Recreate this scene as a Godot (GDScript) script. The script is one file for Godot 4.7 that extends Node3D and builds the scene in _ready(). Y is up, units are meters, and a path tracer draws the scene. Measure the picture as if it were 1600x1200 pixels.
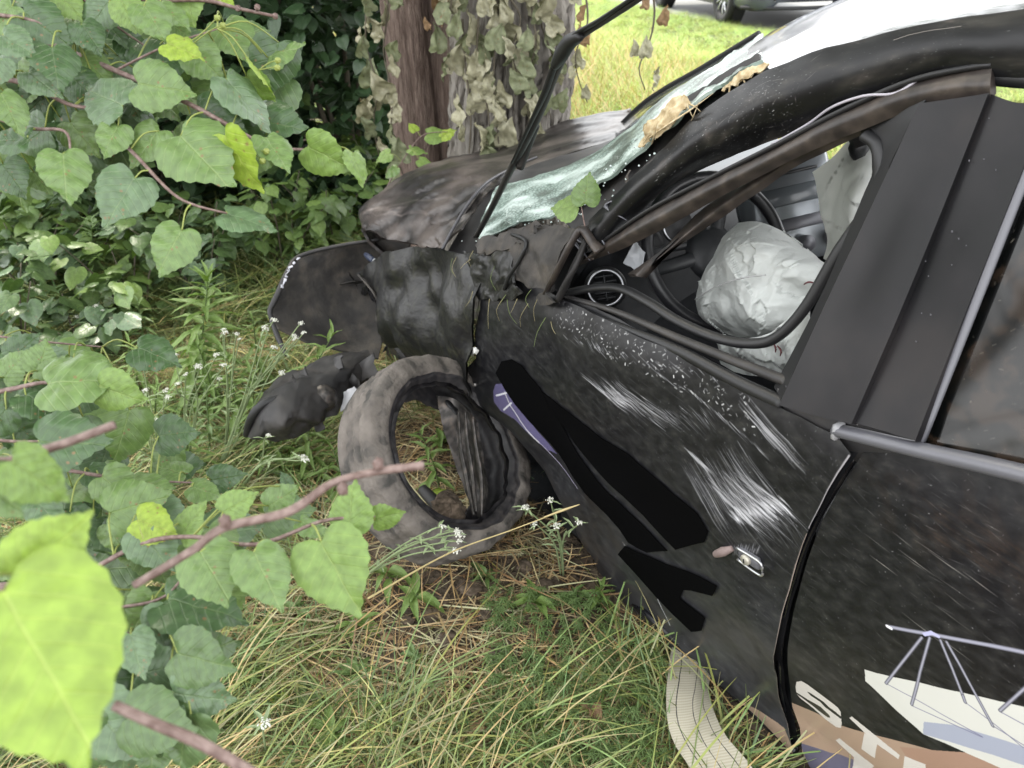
extends Node3D
# A crashed black car in the grass beside a tree, seen from its left side.

var rng := RandomNumberGenerator.new()
var taken := {}
var M := {}

# ---------------------------------------------------------------- small helpers
func R(a: float, b: float) -> float:
	return rng.randf_range(a, b)

func lin(r: float, g: float, b: float) -> Color:
	return Color(r, g, b).linear_to_srgb()

func numbered(n: String) -> String:
	if not taken.has(n):
		taken[n] = 0
		return n
	taken[n] += 1
	return "%s_%03d" % [n, taken[n]]

func thing(called: String, label: String, category: String, group := "", at := Vector3.ZERO) -> Node3D:
	var o := Node3D.new()
	o.name = numbered(called)
	o.position = at
	add_child(o)
	tag(o, label, category, group)
	return o

func tag(o: Node3D, label: String, category: String, group := "", kind := "") -> void:
	if label: o.set_meta("label", label)
	if category: o.set_meta("category", category)
	if group: o.set_meta("group", group)
	if kind: o.set_meta("kind", kind)

func put(called: String, mesh: Mesh, m: Material, parent: Node = null, xf := Transform3D()) -> MeshInstance3D:
	var o := MeshInstance3D.new()
	o.mesh = mesh
	o.material_override = m
	o.transform = xf
	if parent == null:
		o.name = numbered(called)
		add_child(o)
	else:
		o.name = called
		parent.add_child(o, true)
	return o

func mat(c: Color, rough := 0.6, metal := 0.0, spec := 0.5) -> StandardMaterial3D:
	var m := StandardMaterial3D.new()
	m.albedo_color = c
	m.roughness = rough
	m.metallic = metal
	m.metallic_specular = spec
	m.cull_mode = BaseMaterial3D.CULL_DISABLED
	return m

func noise_tex(freq: float, cols: Array, offs: Array, sd := 1, size := 512, kind := FastNoiseLite.TYPE_SIMPLEX_SMOOTH, oct := 5, seamless := true) -> NoiseTexture2D:
	var n := FastNoiseLite.new()
	n.noise_type = kind
	n.frequency = freq
	n.seed = sd
	n.fractal_octaves = oct
	var g := Gradient.new()
	g.colors = PackedColorArray(cols)
	g.offsets = PackedFloat32Array(offs)
	var t := NoiseTexture2D.new()
	t.width = size
	t.height = size
	t.seamless = seamless
	t.noise = n
	t.color_ramp = g
	return t

func tri(m: StandardMaterial3D, s: float, world := false) -> StandardMaterial3D:
	m.uv1_triplanar = true
	m.uv1_world_triplanar = world
	m.uv1_scale = Vector3(s, s, s)
	return m

func bump(m: StandardMaterial3D, t: Texture2D, cm: float) -> StandardMaterial3D:
	m.heightmap_enabled = true
	m.heightmap_texture = t
	m.heightmap_scale = cm
	return m

func cr(a: Vector3, b: Vector3, c: Vector3, d: Vector3, t: float) -> Vector3:
	return b.cubic_interpolate(c, a, d, t)

func curve_at(p: Array, t: float) -> Vector3:
	var n := p.size() - 1
	var k := clampi(int(t * n), 0, n - 1)
	var f := t * n - k
	return cr(p[maxi(k - 1, 0)], p[k], p[k + 1], p[mini(k + 2, n)], f)

func grid_mesh(P: Array, su := 1.0, sv := 1.0, thick := 0.0, close_rows := false) -> ArrayMesh:
	# P: rows of points. With a thickness the sheet gets a back and rims.
	var st := SurfaceTool.new()
	st.begin(Mesh.PRIMITIVE_TRIANGLES)
	var r: int = P.size()
	var c: int = P[0].size()
	for i in r:
		for j in c:
			st.set_uv(Vector2(float(j) / (c - 1) * su, float(i) / (r - 1) * sv))
			st.add_vertex(P[i][j])
	for i in r - 1:
		for j in c - 1:
			var a := i * c + j
			for k in [a, a + 1, a + c, a + 1, a + c + 1, a + c]:
				st.add_index(k)
	if thick <= 0.0:
		st.generate_normals()
		return st.commit()
	var nn := PackedVector3Array()
	var pp := PackedVector3Array()
	var uu := PackedVector2Array()
	for i in r:
		for j in c:
			var dr: Vector3 = P[mini(i + 1, r - 1)][j] - P[maxi(i - 1, 0)][j]
			var dc: Vector3 = P[i][mini(j + 1, c - 1)] - P[i][maxi(j - 1, 0)]
			pp.append(P[i][j])
			nn.append(dr.cross(dc).normalized())
			uu.append(Vector2(float(j) / (c - 1) * su, float(i) / (r - 1) * sv))
	var s2 := SurfaceTool.new()
	s2.begin(Mesh.PRIMITIVE_TRIANGLES)
	var N := r * c
	for k in N:
		s2.set_uv(uu[k]); s2.set_normal(nn[k]); s2.add_vertex(pp[k])
	for k in N:
		s2.set_uv(uu[k]); s2.set_normal(-nn[k]); s2.add_vertex(pp[k] - nn[k] * thick)
	for i in r - 1:
		for j in c - 1:
			var a := i * c + j
			for k in [a, a + 1, a + c, a + 1, a + c + 1, a + c]:
				s2.add_index(k)
			for k in [a, a + c, a + 1, a + 1, a + c, a + c + 1]:
				s2.add_index(k + N)
	var edge: Array = []
	for j in c: edge.append(j)
	for i in range(1, r): edge.append(i * c + c - 1)
	for j in range(c - 2, -1, -1): edge.append((r - 1) * c + j)
	for i in range(r - 2, 0, -1): edge.append(i * c)
	var base := 2 * N
	for k in edge.size():
		var a: int = edge[k]
		var b: int = edge[(k + 1) % edge.size()]
		var qs := [pp[a], pp[b], pp[b] - nn[b] * thick, pp[a] - nn[a] * thick]
		var nrm: Vector3 = ((qs[2] - qs[0]).cross(qs[1] - qs[0])).normalized()
		for q in qs:
			s2.set_uv(uu[a]); s2.set_normal(nrm); s2.add_vertex(q)
		for q in [0, 1, 2, 0, 2, 3]:
			s2.add_index(base + q)
		base += 4
	return s2.commit()

func nz(sd: int, freq: float) -> FastNoiseLite:
	var n := FastNoiseLite.new()
	n.seed = sd
	n.frequency = freq
	n.fractal_octaves = 3
	return n

func patch(g: Array, nu: int, nv: int, amp := 0.0, freq := 8.0, sd := 1, thick := 0.0, ridged := false, folds: Array = []) -> ArrayMesh:
	# Smooth sheet through a grid of control points, with crumples of height amp.
	var rows: Array = []
	var r: int = (g.size() - 1) * nu + 1
	var c: int = (g[0].size() - 1) * nv + 1
	for i in r:
		var t := float(i) / (r - 1)
		var line: Array = []
		for j in c:
			line.append(Vector3.ZERO)
		rows.append(line)
		var ctrl: Array = []
		for k in g[0].size():
			var col: Array = []
			for q in g.size(): col.append(g[q][k])
			ctrl.append(curve_at(col, t))
		for j in c:
			rows[i][j] = curve_at(ctrl, float(j) / (c - 1))
	if amp > 0.0:
		var n := nz(sd, freq)
		if ridged:
			# cloth and torn plastic: flat facets that meet in sharp straight folds
			var rr := RandomNumberGenerator.new()
			rr.seed = 7000 + sd
			for k in 9:
				var dir := Vector3(rr.randf_range(-1, 1), rr.randf_range(-1, 1), rr.randf_range(-0.4, 0.4)).normalized()
				var fq := freq * rr.randf_range(0.5, 1.9)
				var ph := rr.randf_range(0, 1)
				var am := amp * 1.7 / (1.0 + fq / freq * 1.6)
				var pw := rr.randf_range(0.35, 1.0)
				var msk := nz(sd + 30 + k, 5.0)
				for i in r:
					for j in c:
						var p: Vector3 = rows[i][j]
						var x: float = p.dot(dir) * fq + ph + 0.45 * n.get_noise_3dv(p * 0.8)
						var h := absf(fposmod(x, 1.0) - pw * 0.5) / maxf(pw * 0.5, 1.0 - pw * 0.5)
						rows[i][j] = p + Vector3(-0.45, 0.3, -0.85) * (h - 0.5) * am * clampf(0.5 + 1.8 * msk.get_noise_3dv(p), 0.0, 1.0)
		var n2 := nz(sd + 7, freq)
		var n3 := nz(sd + 13, freq)
		for i in r:
			for j in c:
				var p: Vector3 = rows[i][j]
				var d := Vector3(n2.get_noise_3dv(p), n.get_noise_3dv(p), n3.get_noise_3dv(p))
				rows[i][j] = p + d * amp * (0.12 if ridged else 1.0)
	for f in folds:
		# creases of limp cloth that run out from a pulled-in point
		var kn: Vector3 = f[0]
		var nf := nz(int(f[1]) + sd, 6.0)
		for i in r:
			for j in c:
				var p: Vector3 = rows[i][j]
				var q := p - kn
				var d := Vector2(q.x, q.y).length()
				var an := atan2(q.y, q.x) + 1.1 * nf.get_noise_2d(p.x * 1.5, p.y * 1.5)
				var h := 1.0 - absf(fposmod(an * f[1] / TAU, 1.0) - 0.35 - 0.1 * sin(an)) * 2.0
				h = h * smoothstep(0.0, 0.05, d) * smoothstep(f[3], f[3] * 0.4, d) - 0.6 * smoothstep(0.06, 0.0, d)
				rows[i][j] = p + Vector3(-0.45, 0.3, -0.85) * h * f[2]
	return grid_mesh(rows, 1.0, 1.0, thick)

func sheet4(a: Vector3, b: Vector3, c: Vector3, d: Vector3, thick := 0.004, n := 4) -> ArrayMesh:
	# a-b is one edge, d-c the opposite one
	var rows: Array = []
	for i in n + 1:
		var t := float(i) / n
		var line: Array = []
		for j in n + 1:
			line.append(a.lerp(d, t).lerp(b.lerp(c, t), float(j) / n))
		rows.append(line)
	return grid_mesh(rows, 1, 1, thick)

func tube(p: Array, rad: Array, sides := 8, per := 6, flat := 1.0, up := Vector3.UP, cap := true) -> ArrayMesh:
	# Swept rounded bar through points; flat squeezes it across "up".
	var st := SurfaceTool.new()
	st.begin(Mesh.PRIMITIVE_TRIANGLES)
	var n: int = (p.size() - 1) * per + 1
	var ln := 0.0
	var last := Vector3.ZERO
	for i in n:
		var t := float(i) / (n - 1)
		var q := curve_at(p, t)
		var q2 := curve_at(p, minf(t + 0.004, 1.0))
		var q1 := curve_at(p, maxf(t - 0.004, 0.0))
		var d := (q2 - q1).normalized()
		var x := d.cross(up)
		if x.length() < 0.05: x = d.cross(Vector3.RIGHT)
		x = x.normalized()
		var y := x.cross(d).normalized()
		var rt := t * (rad.size() - 1)
		var k := clampi(int(rt), 0, rad.size() - 1)
		var rr: float = lerpf(rad[k], rad[mini(k + 1, rad.size() - 1)], rt - k)
		if i > 0: ln += q.distance_to(last)
		last = q
		for s in sides + 1:
			var a := TAU * s / sides
			st.set_uv(Vector2(float(s) / sides, ln * 10.0))
			st.add_vertex(q + x * cos(a) * rr + y * sin(a) * rr * flat)
	for i in n - 1:
		for s in sides:
			var a := i * (sides + 1) + s
			for k in [a, a + sides + 1, a + 1, a + 1, a + sides + 1, a + sides + 2]:
				st.add_index(k)
	if cap:
		for e in [0, n - 1]:
			for s in range(1, sides - 1):
				var b: int = e * (sides + 1)
				if e == 0:
					for k in [b, b + s, b + s + 1]: st.add_index(k)
				else:
					for k in [b, b + s + 1, b + s]: st.add_index(k)
	st.generate_normals()
	return st.commit()

func ws(u: float, v: float) -> float:
	# how far in from the widest line the car's side lies at height v; pushed in behind the front wheel
	var dent := 0.3 * smoothstep(0.8, 1.2, u) * smoothstep(0.32, -0.02, v)
	if v < 0.4:
		var q := (0.4 - maxf(v, -0.1)) / 0.4
		return dent + 0.05 * q * q
	if v < 0.66:
		var q := (v - 0.4) / 0.26
		return dent + 0.03 * q * q
	return dent + 0.03 + (v - 0.66) * 0.45

func side(u: float, v: float, off := 0.0) -> Vector3:
	return Vector3(u, v, ws(u, v) + off)

func plate(poly: Array, step: float, uv0: Vector2, uvs: Vector2, amp := 0.0, sd := 3, thick := 0.012, off := 0.0) -> ArrayMesh:
	# A body panel cut along an outline (u, v) out of the car's side surface.
	var out := PackedVector2Array()
	for i in poly.size():
		var a: Vector2 = poly[i]
		var b: Vector2 = poly[(i + 1) % poly.size()]
		var n := maxi(1, int(a.distance_to(b) / step))
		for k in n:
			out.append(a.lerp(b, float(k) / n))
	var nb := out.size()
	var pts := out.duplicate()
	var lo := out[0]
	var hi := out[0]
	for q in out:
		lo = lo.min(q)
		hi = hi.max(q)
	var y := lo.y + step * 0.5
	var odd := false
	while y < hi.y:
		var x := lo.x + (step * 0.5 if odd else 0.0)
		while x < hi.x:
			var q := Vector2(x, y)
			if Geometry2D.is_point_in_polygon(q, out):
				var ok := true
				for e in out:
					if e.distance_squared_to(q) < step * step * 0.3:
						ok = false
						break
				if ok: pts.append(q)
			x += step
		y += step * 0.87
		odd = not odd
	var tris := Geometry2D.triangulate_delaunay(pts)
	var n1 := nz(sd, 2.2)
	var n2 := nz(sd + 5, 7.0)
	var P := PackedVector3Array()
	for q in pts:
		var d := (n1.get_noise_2d(q.x, q.y) * 1.6 + n2.get_noise_2d(q.x, q.y) * 0.35) * amp
		if amp >= 0.03:
			# beaten sheet metal: flat fields with sharp creases between them
			for k in 5:
				var a := 0.6 + k * 0.77
				var x: float = (q.x * cos(a) + q.y * sin(a)) * [2.6, 4.1, 6.3, 8.7, 12.0][k] + k * 0.37 + n1.get_noise_2d(q.x * 0.7, q.y * 0.7)
				d += (absf(fposmod(x, 1.0) - 0.4) - 0.3) * [0.045, 0.03, 0.016, 0.01, 0.005][k]
		P.append(Vector3(q.x, q.y, ws(q.x, q.y) + off + d))
	var st := SurfaceTool.new()
	st.begin(Mesh.PRIMITIVE_TRIANGLES)
	for k in pts.size():
		st.set_uv((pts[k] - uv0) * Vector2(1, -1) / uvs + Vector2(0, 1))
		st.add_vertex(P[k])
	var keep := PackedInt32Array()
	for k in range(0, tris.size(), 3):
		var c := (pts[tris[k]] + pts[tris[k + 1]] + pts[tris[k + 2]]) / 3.0
		if not Geometry2D.is_point_in_polygon(c, out): continue
		var i0 := tris[k]
		var i1 := tris[k + 1]
		var i2 := tris[k + 2]
		if (pts[i1] - pts[i0]).cross(pts[i2] - pts[i0]) > 0.0:
			keep.append_array([i0, i1, i2])
		else:
			keep.append_array([i0, i2, i1])
	for k in keep: st.add_index(k)
	st.generate_normals()
	# back and rim
	var m := st.commit()
	var s2 := SurfaceTool.new()
	s2.begin(Mesh.PRIMITIVE_TRIANGLES)
	s2.append_from(m, 0, Transform3D())
	var b := SurfaceTool.new()
	b.begin(Mesh.PRIMITIVE_TRIANGLES)
	for k in pts.size():
		b.set_uv(Vector2(0.01, 0.01))
		b.add_vertex(P[k] + Vector3(0, 0, thick))
	for k in range(0, keep.size(), 3):
		for q in [keep[k], keep[k + 2], keep[k + 1]]: b.add_index(q)
	b.generate_normals()
	s2.append_from(b.commit(), 0, Transform3D())
	var w := SurfaceTool.new()
	w.begin(Mesh.PRIMITIVE_TRIANGLES)
	var ccw := 0.0
	for k in nb: ccw += out[k].cross(out[(k + 1) % nb])
	for k in nb:
		var k2 := (k + 1) % nb
		var q := [P[k], P[k2], P[k2] + Vector3(0, 0, thick), P[k] + Vector3(0, 0, thick)]
		for z in ([0, 1, 2, 0, 2, 3] if ccw < 0.0 else [0, 2, 1, 0, 3, 2]):
			w.set_uv((out[k] - uv0) * Vector2(1, -1) / uvs + Vector2(0, 1))
			w.add_vertex(q[z])
	w.generate_normals()
	s2.append_from(w.commit(), 0, Transform3D())
	return s2.commit()

func box(size: Vector3, bev := 0.004) -> ArrayMesh:
	# a box with chamfered edges
	var st := SurfaceTool.new()
	st.begin(Mesh.PRIMITIVE_TRIANGLES)
	var h := size * 0.5
	var e := minf(bev, minf(h.x, minf(h.y, h.z)) * 0.9)
	var quads: Array = []
	for ax in 3:
		for s in [-1.0, 1.0]:
			var a := (ax + 1) % 3
			var b := (ax + 2) % 3
			var q: Array = []
			for k in [[-1, -1], [1, -1], [1, 1], [-1, 1]]:
				var p := Vector3.ZERO
				p[ax] = s * h[ax]
				p[a] = k[0] * (h[a] - e)
				p[b] = k[1] * (h[b] - e)
				q.append(p)
			quads.append(q)
		var a2 := (ax + 1) % 3
		var b2 := (ax + 2) % 3
		for s in [-1.0, 1.0]:
			for t in [-1.0, 1.0]:
				var q: Array = []
				for k in [[-1, 0], [1, 0], [1, 1], [-1, 1]]:
					var p := Vector3.ZERO
					p[ax] = k[0] * (h[ax] - e)
					p[a2] = s * (h[a2] - (e if k[1] else 0.0))
					p[b2] = t * (h[b2] - (0.0 if k[1] else e))
					q.append(p)
				quads.append(q)
	for sx in [-1.0, 1.0]:
		for sy in [-1.0, 1.0]:
			for sz in [-1.0, 1.0]:
				var p0 := Vector3(sx * h.x, sy * (h.y - e), sz * (h.z - e))
				var p1 := Vector3(sx * (h.x - e), sy * h.y, sz * (h.z - e))
				var p2 := Vector3(sx * (h.x - e), sy * (h.y - e), sz * h.z)
				quads.append([p0, p1, p2])
	for q in quads:
		var n: Vector3 = (q[1] - q[0]).cross(q[2] - q[0])
		var mid: Vector3 = Vector3.ZERO
		for p in q: mid += p
		if n.dot(mid) > 0: q.reverse()
		for k in range(1, q.size() - 1):
			for p in [q[0], q[k], q[k + 1]]:
				st.set_uv(Vector2(p.x + p.z, p.y))
				st.add_vertex(p)
	st.generate_normals()
	return st.commit()

func lathe(prof: Array, seg := 32, arc := TAU) -> ArrayMesh:
	# profile of Vector2(radius, along x) turned about x
	var rows: Array = []
	for p in prof:
		var line: Array = []
		for s in seg + 1:
			var a := arc * s / seg
			line.append(Vector3(p.y, cos(a) * p.x, sin(a) * p.x))
		rows.append(line)
	return grid_mesh(rows)

func merge(parts: Array) -> ArrayMesh:
	var st := SurfaceTool.new()
	st.begin(Mesh.PRIMITIVE_TRIANGLES)
	for p in parts:
		st.append_from(p[0], 0, p[1] if p.size() > 1 else Transform3D())
	return st.commit()

func look_basis(x: Vector3, y_hint: Vector3) -> Basis:
	var a := x.normalized()
	var z := a.cross(y_hint).normalized()
	return Basis(a, z.cross(a).normalized(), z)

# ---------------------------------------------------------------- drawing into images
func fill_poly(im: Image, pts: Array, c: Color) -> void:
	var y0 := 1e9
	var y1 := -1e9
	for p in pts:
		y0 = minf(y0, p.y)
		y1 = maxf(y1, p.y)
	for y in range(maxi(0, int(y0)), mini(im.get_height() - 1, int(y1) + 1) + 1):
		var xs: Array = []
		var yy := y + 0.5
		for i in pts.size():
			var a: Vector2 = pts[i]
			var b: Vector2 = pts[(i + 1) % pts.size()]
			if (a.y <= yy) != (b.y <= yy):
				xs.append(a.x + (yy - a.y) / (b.y - a.y) * (b.x - a.x))
		xs.sort()
		for k in range(0, xs.size() - 1, 2):
			var xa := clampi(int(round(xs[k])), 0, im.get_width())
			var xb := clampi(int(round(xs[k + 1])), 0, im.get_width())
			if xb > xa: im.fill_rect(Rect2i(xa, y, xb - xa, 1), c)

func line(im: Image, a: Vector2, b: Vector2, w: float, c: Color, fade := 0.0) -> void:
	# a stroke with soft sides, blended over what is there
	var d := b - a
	var n := d.length()
	if n < 0.01: return
	var t := d / n
	var m := w * 0.5 + 1.0
	var lo := a.min(b) - Vector2(m, m)
	var hi := a.max(b) + Vector2(m, m)
	for y in range(maxi(0, int(lo.y)), mini(im.get_height() - 1, int(hi.y)) + 1):
		# the span of x near the segment on this row
		var x0 := lo.x
		var x1 := hi.x
		if absf(t.y) > 0.05:
			var xc := a.x + (y + 0.5 - a.y) / t.y * t.x
			var hw := m / absf(t.y) + 1.0
			x0 = maxf(x0, xc - hw)
			x1 = minf(x1, xc + hw)
		for x in range(maxi(0, int(x0)), mini(im.get_width() - 1, int(x1)) + 1):
			var p := Vector2(x + 0.5, y + 0.5) - a
			var s := p.dot(t)
			var q := absf(p.cross(t))
			if s < 0.0: q = maxf(q, p.length())
			elif s > n: q = maxf(q, (p - d).length())
			var al := clampf(w * 0.5 + 0.5 - q, 0.0, 1.0) * c.a
			if fade > 0.0: al *= clampf(1.0 - absf(s / n - 0.5) * 2.0 * fade, 0.0, 1.0)
			if al > 0.003:
				var o := im.get_pixel(x, y)
				im.set_pixel(x, y, o.lerp(Color(c.r, c.g, c.b), al))

func poly_line(im: Image, pts: Array, w: float, c: Color) -> void:
	for i in pts.size() - 1: line(im, pts[i], pts[i + 1], w, c)

func tex(im: Image) -> ImageTexture:
	im.generate_mipmaps()
	return ImageTexture.create_from_image(im)

func noise_image(w: int, h: int, freq: float, sd: int, cols: Array, offs: Array, sx := 1.0, sy := 1.0) -> Image:
	var n := FastNoiseLite.new()
	n.seed = sd
	n.frequency = 1.0
	n.fractal_octaves = 5
	n.noise_type = FastNoiseLite.TYPE_SIMPLEX_SMOOTH
	var g := Gradient.new()
	g.colors = PackedColorArray(cols)
	g.offsets = PackedFloat32Array(offs)
	var im := Image.create_empty(w, h, false, Image.FORMAT_RGB8)
	for y in h:
		for x in w:
			im.set_pixel(x, y, g.sample(n.get_noise_2d(x * freq * sx, y * freq * sy) * 0.8 + 0.5))
	return im

# ---------------------------------------------------------------- the place
func _ready() -> void:
	rng.seed = 20240611
	# camera
	var cam := Camera3D.new()
	cam.name = "camera"
	cam.fov = 50.33
	cam.near = 0.05
	cam.far = 400.0
	cam.transform = Transform3D(Basis.from_euler(Vector3(-0.51, 0, 0)) * Basis(Vector3(0, 0, 1), -0.03), Vector3(0, 1.594, 0))
	var lens := CameraAttributesPhysical.new()
	lens.frustum_focal_length = 25.55
	lens.frustum_focus_distance = 1.5
	lens.exposure_aperture = 6.5
	cam.attributes = lens
	add_child(cam)
	# sky and light: a bright overcast day
	var sky := ProceduralSkyMaterial.new()
	sky.sky_top_color = Color(0.97, 0.98, 0.99)
	sky.sky_horizon_color = Color(1.0, 1.0, 1.0)
	sky.sky_curve = 0.2
	sky.ground_horizon_color = Color(0.45, 0.47, 0.38)
	sky.ground_bottom_color = Color(0.25, 0.27, 0.18)
	sky.sky_energy_multiplier = 1.0
	sky.sky_cover_modulate = Color(1, 1, 1, 0.12)
	sky.sky_cover = noise_tex(0.006, [Color(0, 0, 0), Color(1, 1, 1)], [0.3, 0.8], 4, 512)
	var env := Environment.new()
	env.background_mode = Environment.BG_SKY
	env.sky = Sky.new()
	env.sky.sky_material = sky
	env.tonemap_mode = Environment.TONE_MAPPER_LINEAR
	env.tonemap_exposure = 3.75
	env.sdfgi_enabled = true
	env.ssao_enabled = true
	env.ssil_enabled = true
	var we := WorldEnvironment.new()
	we.name = "sky"
	we.environment = env
	add_child(we)
	var sun := DirectionalLight3D.new()
	sun.name = "sun"
	sun.light_energy = 0.42
	sun.light_color = Color(1.0, 0.97, 0.9)
	sun.light_angular_distance = 10.0
	sun.shadow_enabled = true
	sun.rotation_degrees = Vector3(-58, -150, 0)
	add_child(sun)
	materials()
	build_ground()
	build_tree()
	build_car()
	build_far_car()
	build_plants()
	build_grass()
	build_branches()
	build_small_things()

func road_edge(z: float) -> float:
	return 3.05 + 0.245 * (z + 10.6)

func ground_y(x: float, z: float) -> float:
	# flat by the car, a low bank up to the road on the far side
	var e := x - road_edge(z)
	var b := 0.43 * smoothstep(-3.9, -0.1, e)
	b += 0.05 * smoothstep(-0.8, -3.5, x) * smoothstep(-1.5, -3.0, z)
	b += 0.075 * exp(-((x + 0.2) * (x + 0.2) + (z + 1.84) * (z + 1.84)) / 0.07)
	return b + gn.get_noise_2d(x, z) * 0.03 * (1.0 - smoothstep(-1.2, -0.1, e))

var gn := FastNoiseLite.new()

func materials() -> void:
	gn.seed = 11
	gn.frequency = 0.9
	gn.fractal_octaves = 4
	# grime shared by the car's plastics and panels
	var k := func(a: float): return lin(a, a * 0.96, a * 0.92)
	M.black = tri(mat(Color.WHITE, 0.24), 1.6)
	M.black.albedo_texture = noise_tex(0.012, [lin(0.006, 0.006, 0.008), lin(0.013, 0.013, 0.015), lin(0.035, 0.032, 0.029)], [0.3, 0.55, 0.85], 5)
	M.plastic = tri(mat(Color.WHITE, 0.55), 1.8)
	M.plastic.albedo_texture = noise_tex(0.01, [lin(0.017, 0.016, 0.017), lin(0.028, 0.026, 0.026), lin(0.045, 0.04, 0.037)], [0.3, 0.55, 0.85], 9)
	M.pillar = tri(mat(Color.WHITE, 0.3), 1.3)
	M.pillar.albedo_texture = noise_tex(0.006, [lin(0.01, 0.0098, 0.0108), lin(0.015, 0.0142, 0.0155), lin(0.026, 0.023, 0.023)], [0.3, 0.55, 0.85], 19)
	M.pillar.metallic_specular = 0.32
	M.rail = tri(mat(Color.WHITE, 0.45), 2.2)
	M.rail.albedo_texture = noise_tex(0.02, [lin(0.02, 0.016, 0.015), lin(0.04, 0.032, 0.028), lin(0.075, 0.06, 0.05)], [0.3, 0.55, 0.85], 23)
	M.rubber = mat(lin(0.012, 0.012, 0.013), 0.5)
	M.interior = tri(mat(Color.WHITE, 0.5), 3.0)
	M.interior.albedo_texture = noise_tex(0.02, [lin(0.012, 0.013, 0.015), lin(0.02, 0.021, 0.023)], [0.3, 0.7], 29)
	M.dash = tri(mat(Color.WHITE, 0.35), 4.0)
	M.dash.albedo_texture = noise_tex(0.05, [lin(0.025, 0.027, 0.031), lin(0.04, 0.042, 0.046)], [0.3, 0.7], 31)
	bump(M.dash, noise_tex(0.2, [Color.BLACK, Color.WHITE], [0.3, 0.7], 32, 256), 0.04)
	M.dashtop = mat(lin(0.16, 0.175, 0.19), 0.4)  # reflected sky put into the colour, far paler than the dash
	M.bead = tri(mat(Color.WHITE, 0.5), 3.0)
	M.bead.albedo_texture = noise_tex(0.02, [lin(0.018, 0.017, 0.019), lin(0.035, 0.032, 0.034), lin(0.075, 0.066, 0.06)], [0.3, 0.6, 0.9], 55)
	M.silver = mat(lin(0.55, 0.56, 0.58), 0.3, 0.9)
	M.greytrim = mat(lin(0.12, 0.12, 0.135), 0.38, 0.2)
	M.metal = tri(mat(Color.WHITE, 0.4, 0.6), 3.0)
	M.metal.albedo_texture = noise_tex(0.02, [lin(0.03, 0.028, 0.026), lin(0.1, 0.09, 0.085), lin(0.16, 0.13, 0.11)], [0.3, 0.6, 0.85], 37)
	M.hood = tri(mat(Color.WHITE, 0.38), 1.5)
	M.hood.albedo_texture = noise_tex(0.008, [lin(0.02, 0.0185, 0.018), lin(0.032, 0.029, 0.027), lin(0.055, 0.049, 0.043), lin(0.09, 0.08, 0.07)], [0.25, 0.5, 0.7, 0.95], 41)
	bump(M.hood, noise_tex(0.012, [Color.BLACK, Color.WHITE], [0.3, 0.7], 42, 512), 0.12)
	M.dusty = tri(mat(Color.WHITE, 0.75), 2.0)
	M.dusty.albedo_texture = noise_tex(0.012, [lin(0.025, 0.023, 0.022), lin(0.045, 0.04, 0.036), lin(0.08, 0.068, 0.056)], [0.3, 0.55, 0.85], 43)
	bump(M.dusty, noise_tex(0.03, [Color.BLACK, Color.WHITE], [0.3, 0.7], 44, 512), 0.12)
	M.mossy = tri(mat(Color.WHITE, 0.45), 2.0)
	M.mossy.albedo_texture = noise_tex(0.02, [lin(0.007, 0.007, 0.0075), lin(0.011, 0.011, 0.0108), lin(0.02, 0.02, 0.014), lin(0.045, 0.043, 0.032)], [0.3, 0.55, 0.75, 0.95], 47)
	bump(M.mossy, noise_tex(0.04, [Color.BLACK, Color.WHITE], [0.3, 0.7], 48, 512), 0.08)
	M.tyre = tri(mat(Color.WHITE, 0.85), 2.5)
	M.tyre.albedo_texture = noise_tex(0.009, [lin(0.045, 0.041, 0.038), lin(0.105, 0.092, 0.082), lin(0.14, 0.122, 0.108), lin(0.18, 0.158, 0.14)], [0.25, 0.34, 0.6, 0.85], 53)
	bump(M.tyre, noise_tex(0.05, [Color.BLACK, Color.WHITE], [0.35, 0.65], 54, 512), 0.1)
	M.bag = mat(lin(0.5, 0.52, 0.5), 0.6)
	M.bag.backlight_enabled = true
	M.bag.backlight = Color(0.35, 0.35, 0.35)
	M.bag = tri(M.bag, 6.0)
	bump(M.bag, noise_tex(0.02, [Color.BLACK, Color.WHITE], [0.3, 0.7], 58, 512), 0.06)
	M.bag_far = mat(lin(0.7, 0.72, 0.7), 0.6)  # paler copy of the bag cloth, window light put into the colour
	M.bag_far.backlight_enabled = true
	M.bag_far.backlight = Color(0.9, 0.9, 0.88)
	M.glass = mat(Color(0.03, 0.035, 0.035, 0.55), 0.04)
	M.glass.transparency = BaseMaterial3D.TRANSPARENCY_ALPHA
	M.white = mat(lin(0.75, 0.75, 0.73), 0.5)
	M.stem = mat(lin(0.07, 0.11, 0.03), 0.6)
	M.petiole = mat(lin(0.22, 0.26, 0.06), 0.5)
	M.twig = tri(mat(Color.WHITE, 0.6), 12.0)
	M.twig.albedo_texture = noise_tex(0.03, [lin(0.1, 0.06, 0.05), lin(0.17, 0.115, 0.1), lin(0.24, 0.175, 0.155)], [0.3, 0.5, 0.8], 61, 256)
	M.graystem = mat(lin(0.1, 0.085, 0.06), 0.8)
	M.soil = tri(mat(Color.WHITE, 0.95), 0.8, true)
	M.soil.albedo_texture = noise_tex(0.015, [lin(0.05, 0.037, 0.024), lin(0.085, 0.062, 0.042), lin(0.14, 0.105, 0.07)], [0.3, 0.5, 0.75], 67, 1024)
	bump(M.soil, noise_tex(0.03, [Color.BLACK, Color.WHITE], [0.3, 0.7], 68, 1024), 1.2)
	M.soil_obj = tri(mat(Color.WHITE, 0.95), 4.0)
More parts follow.
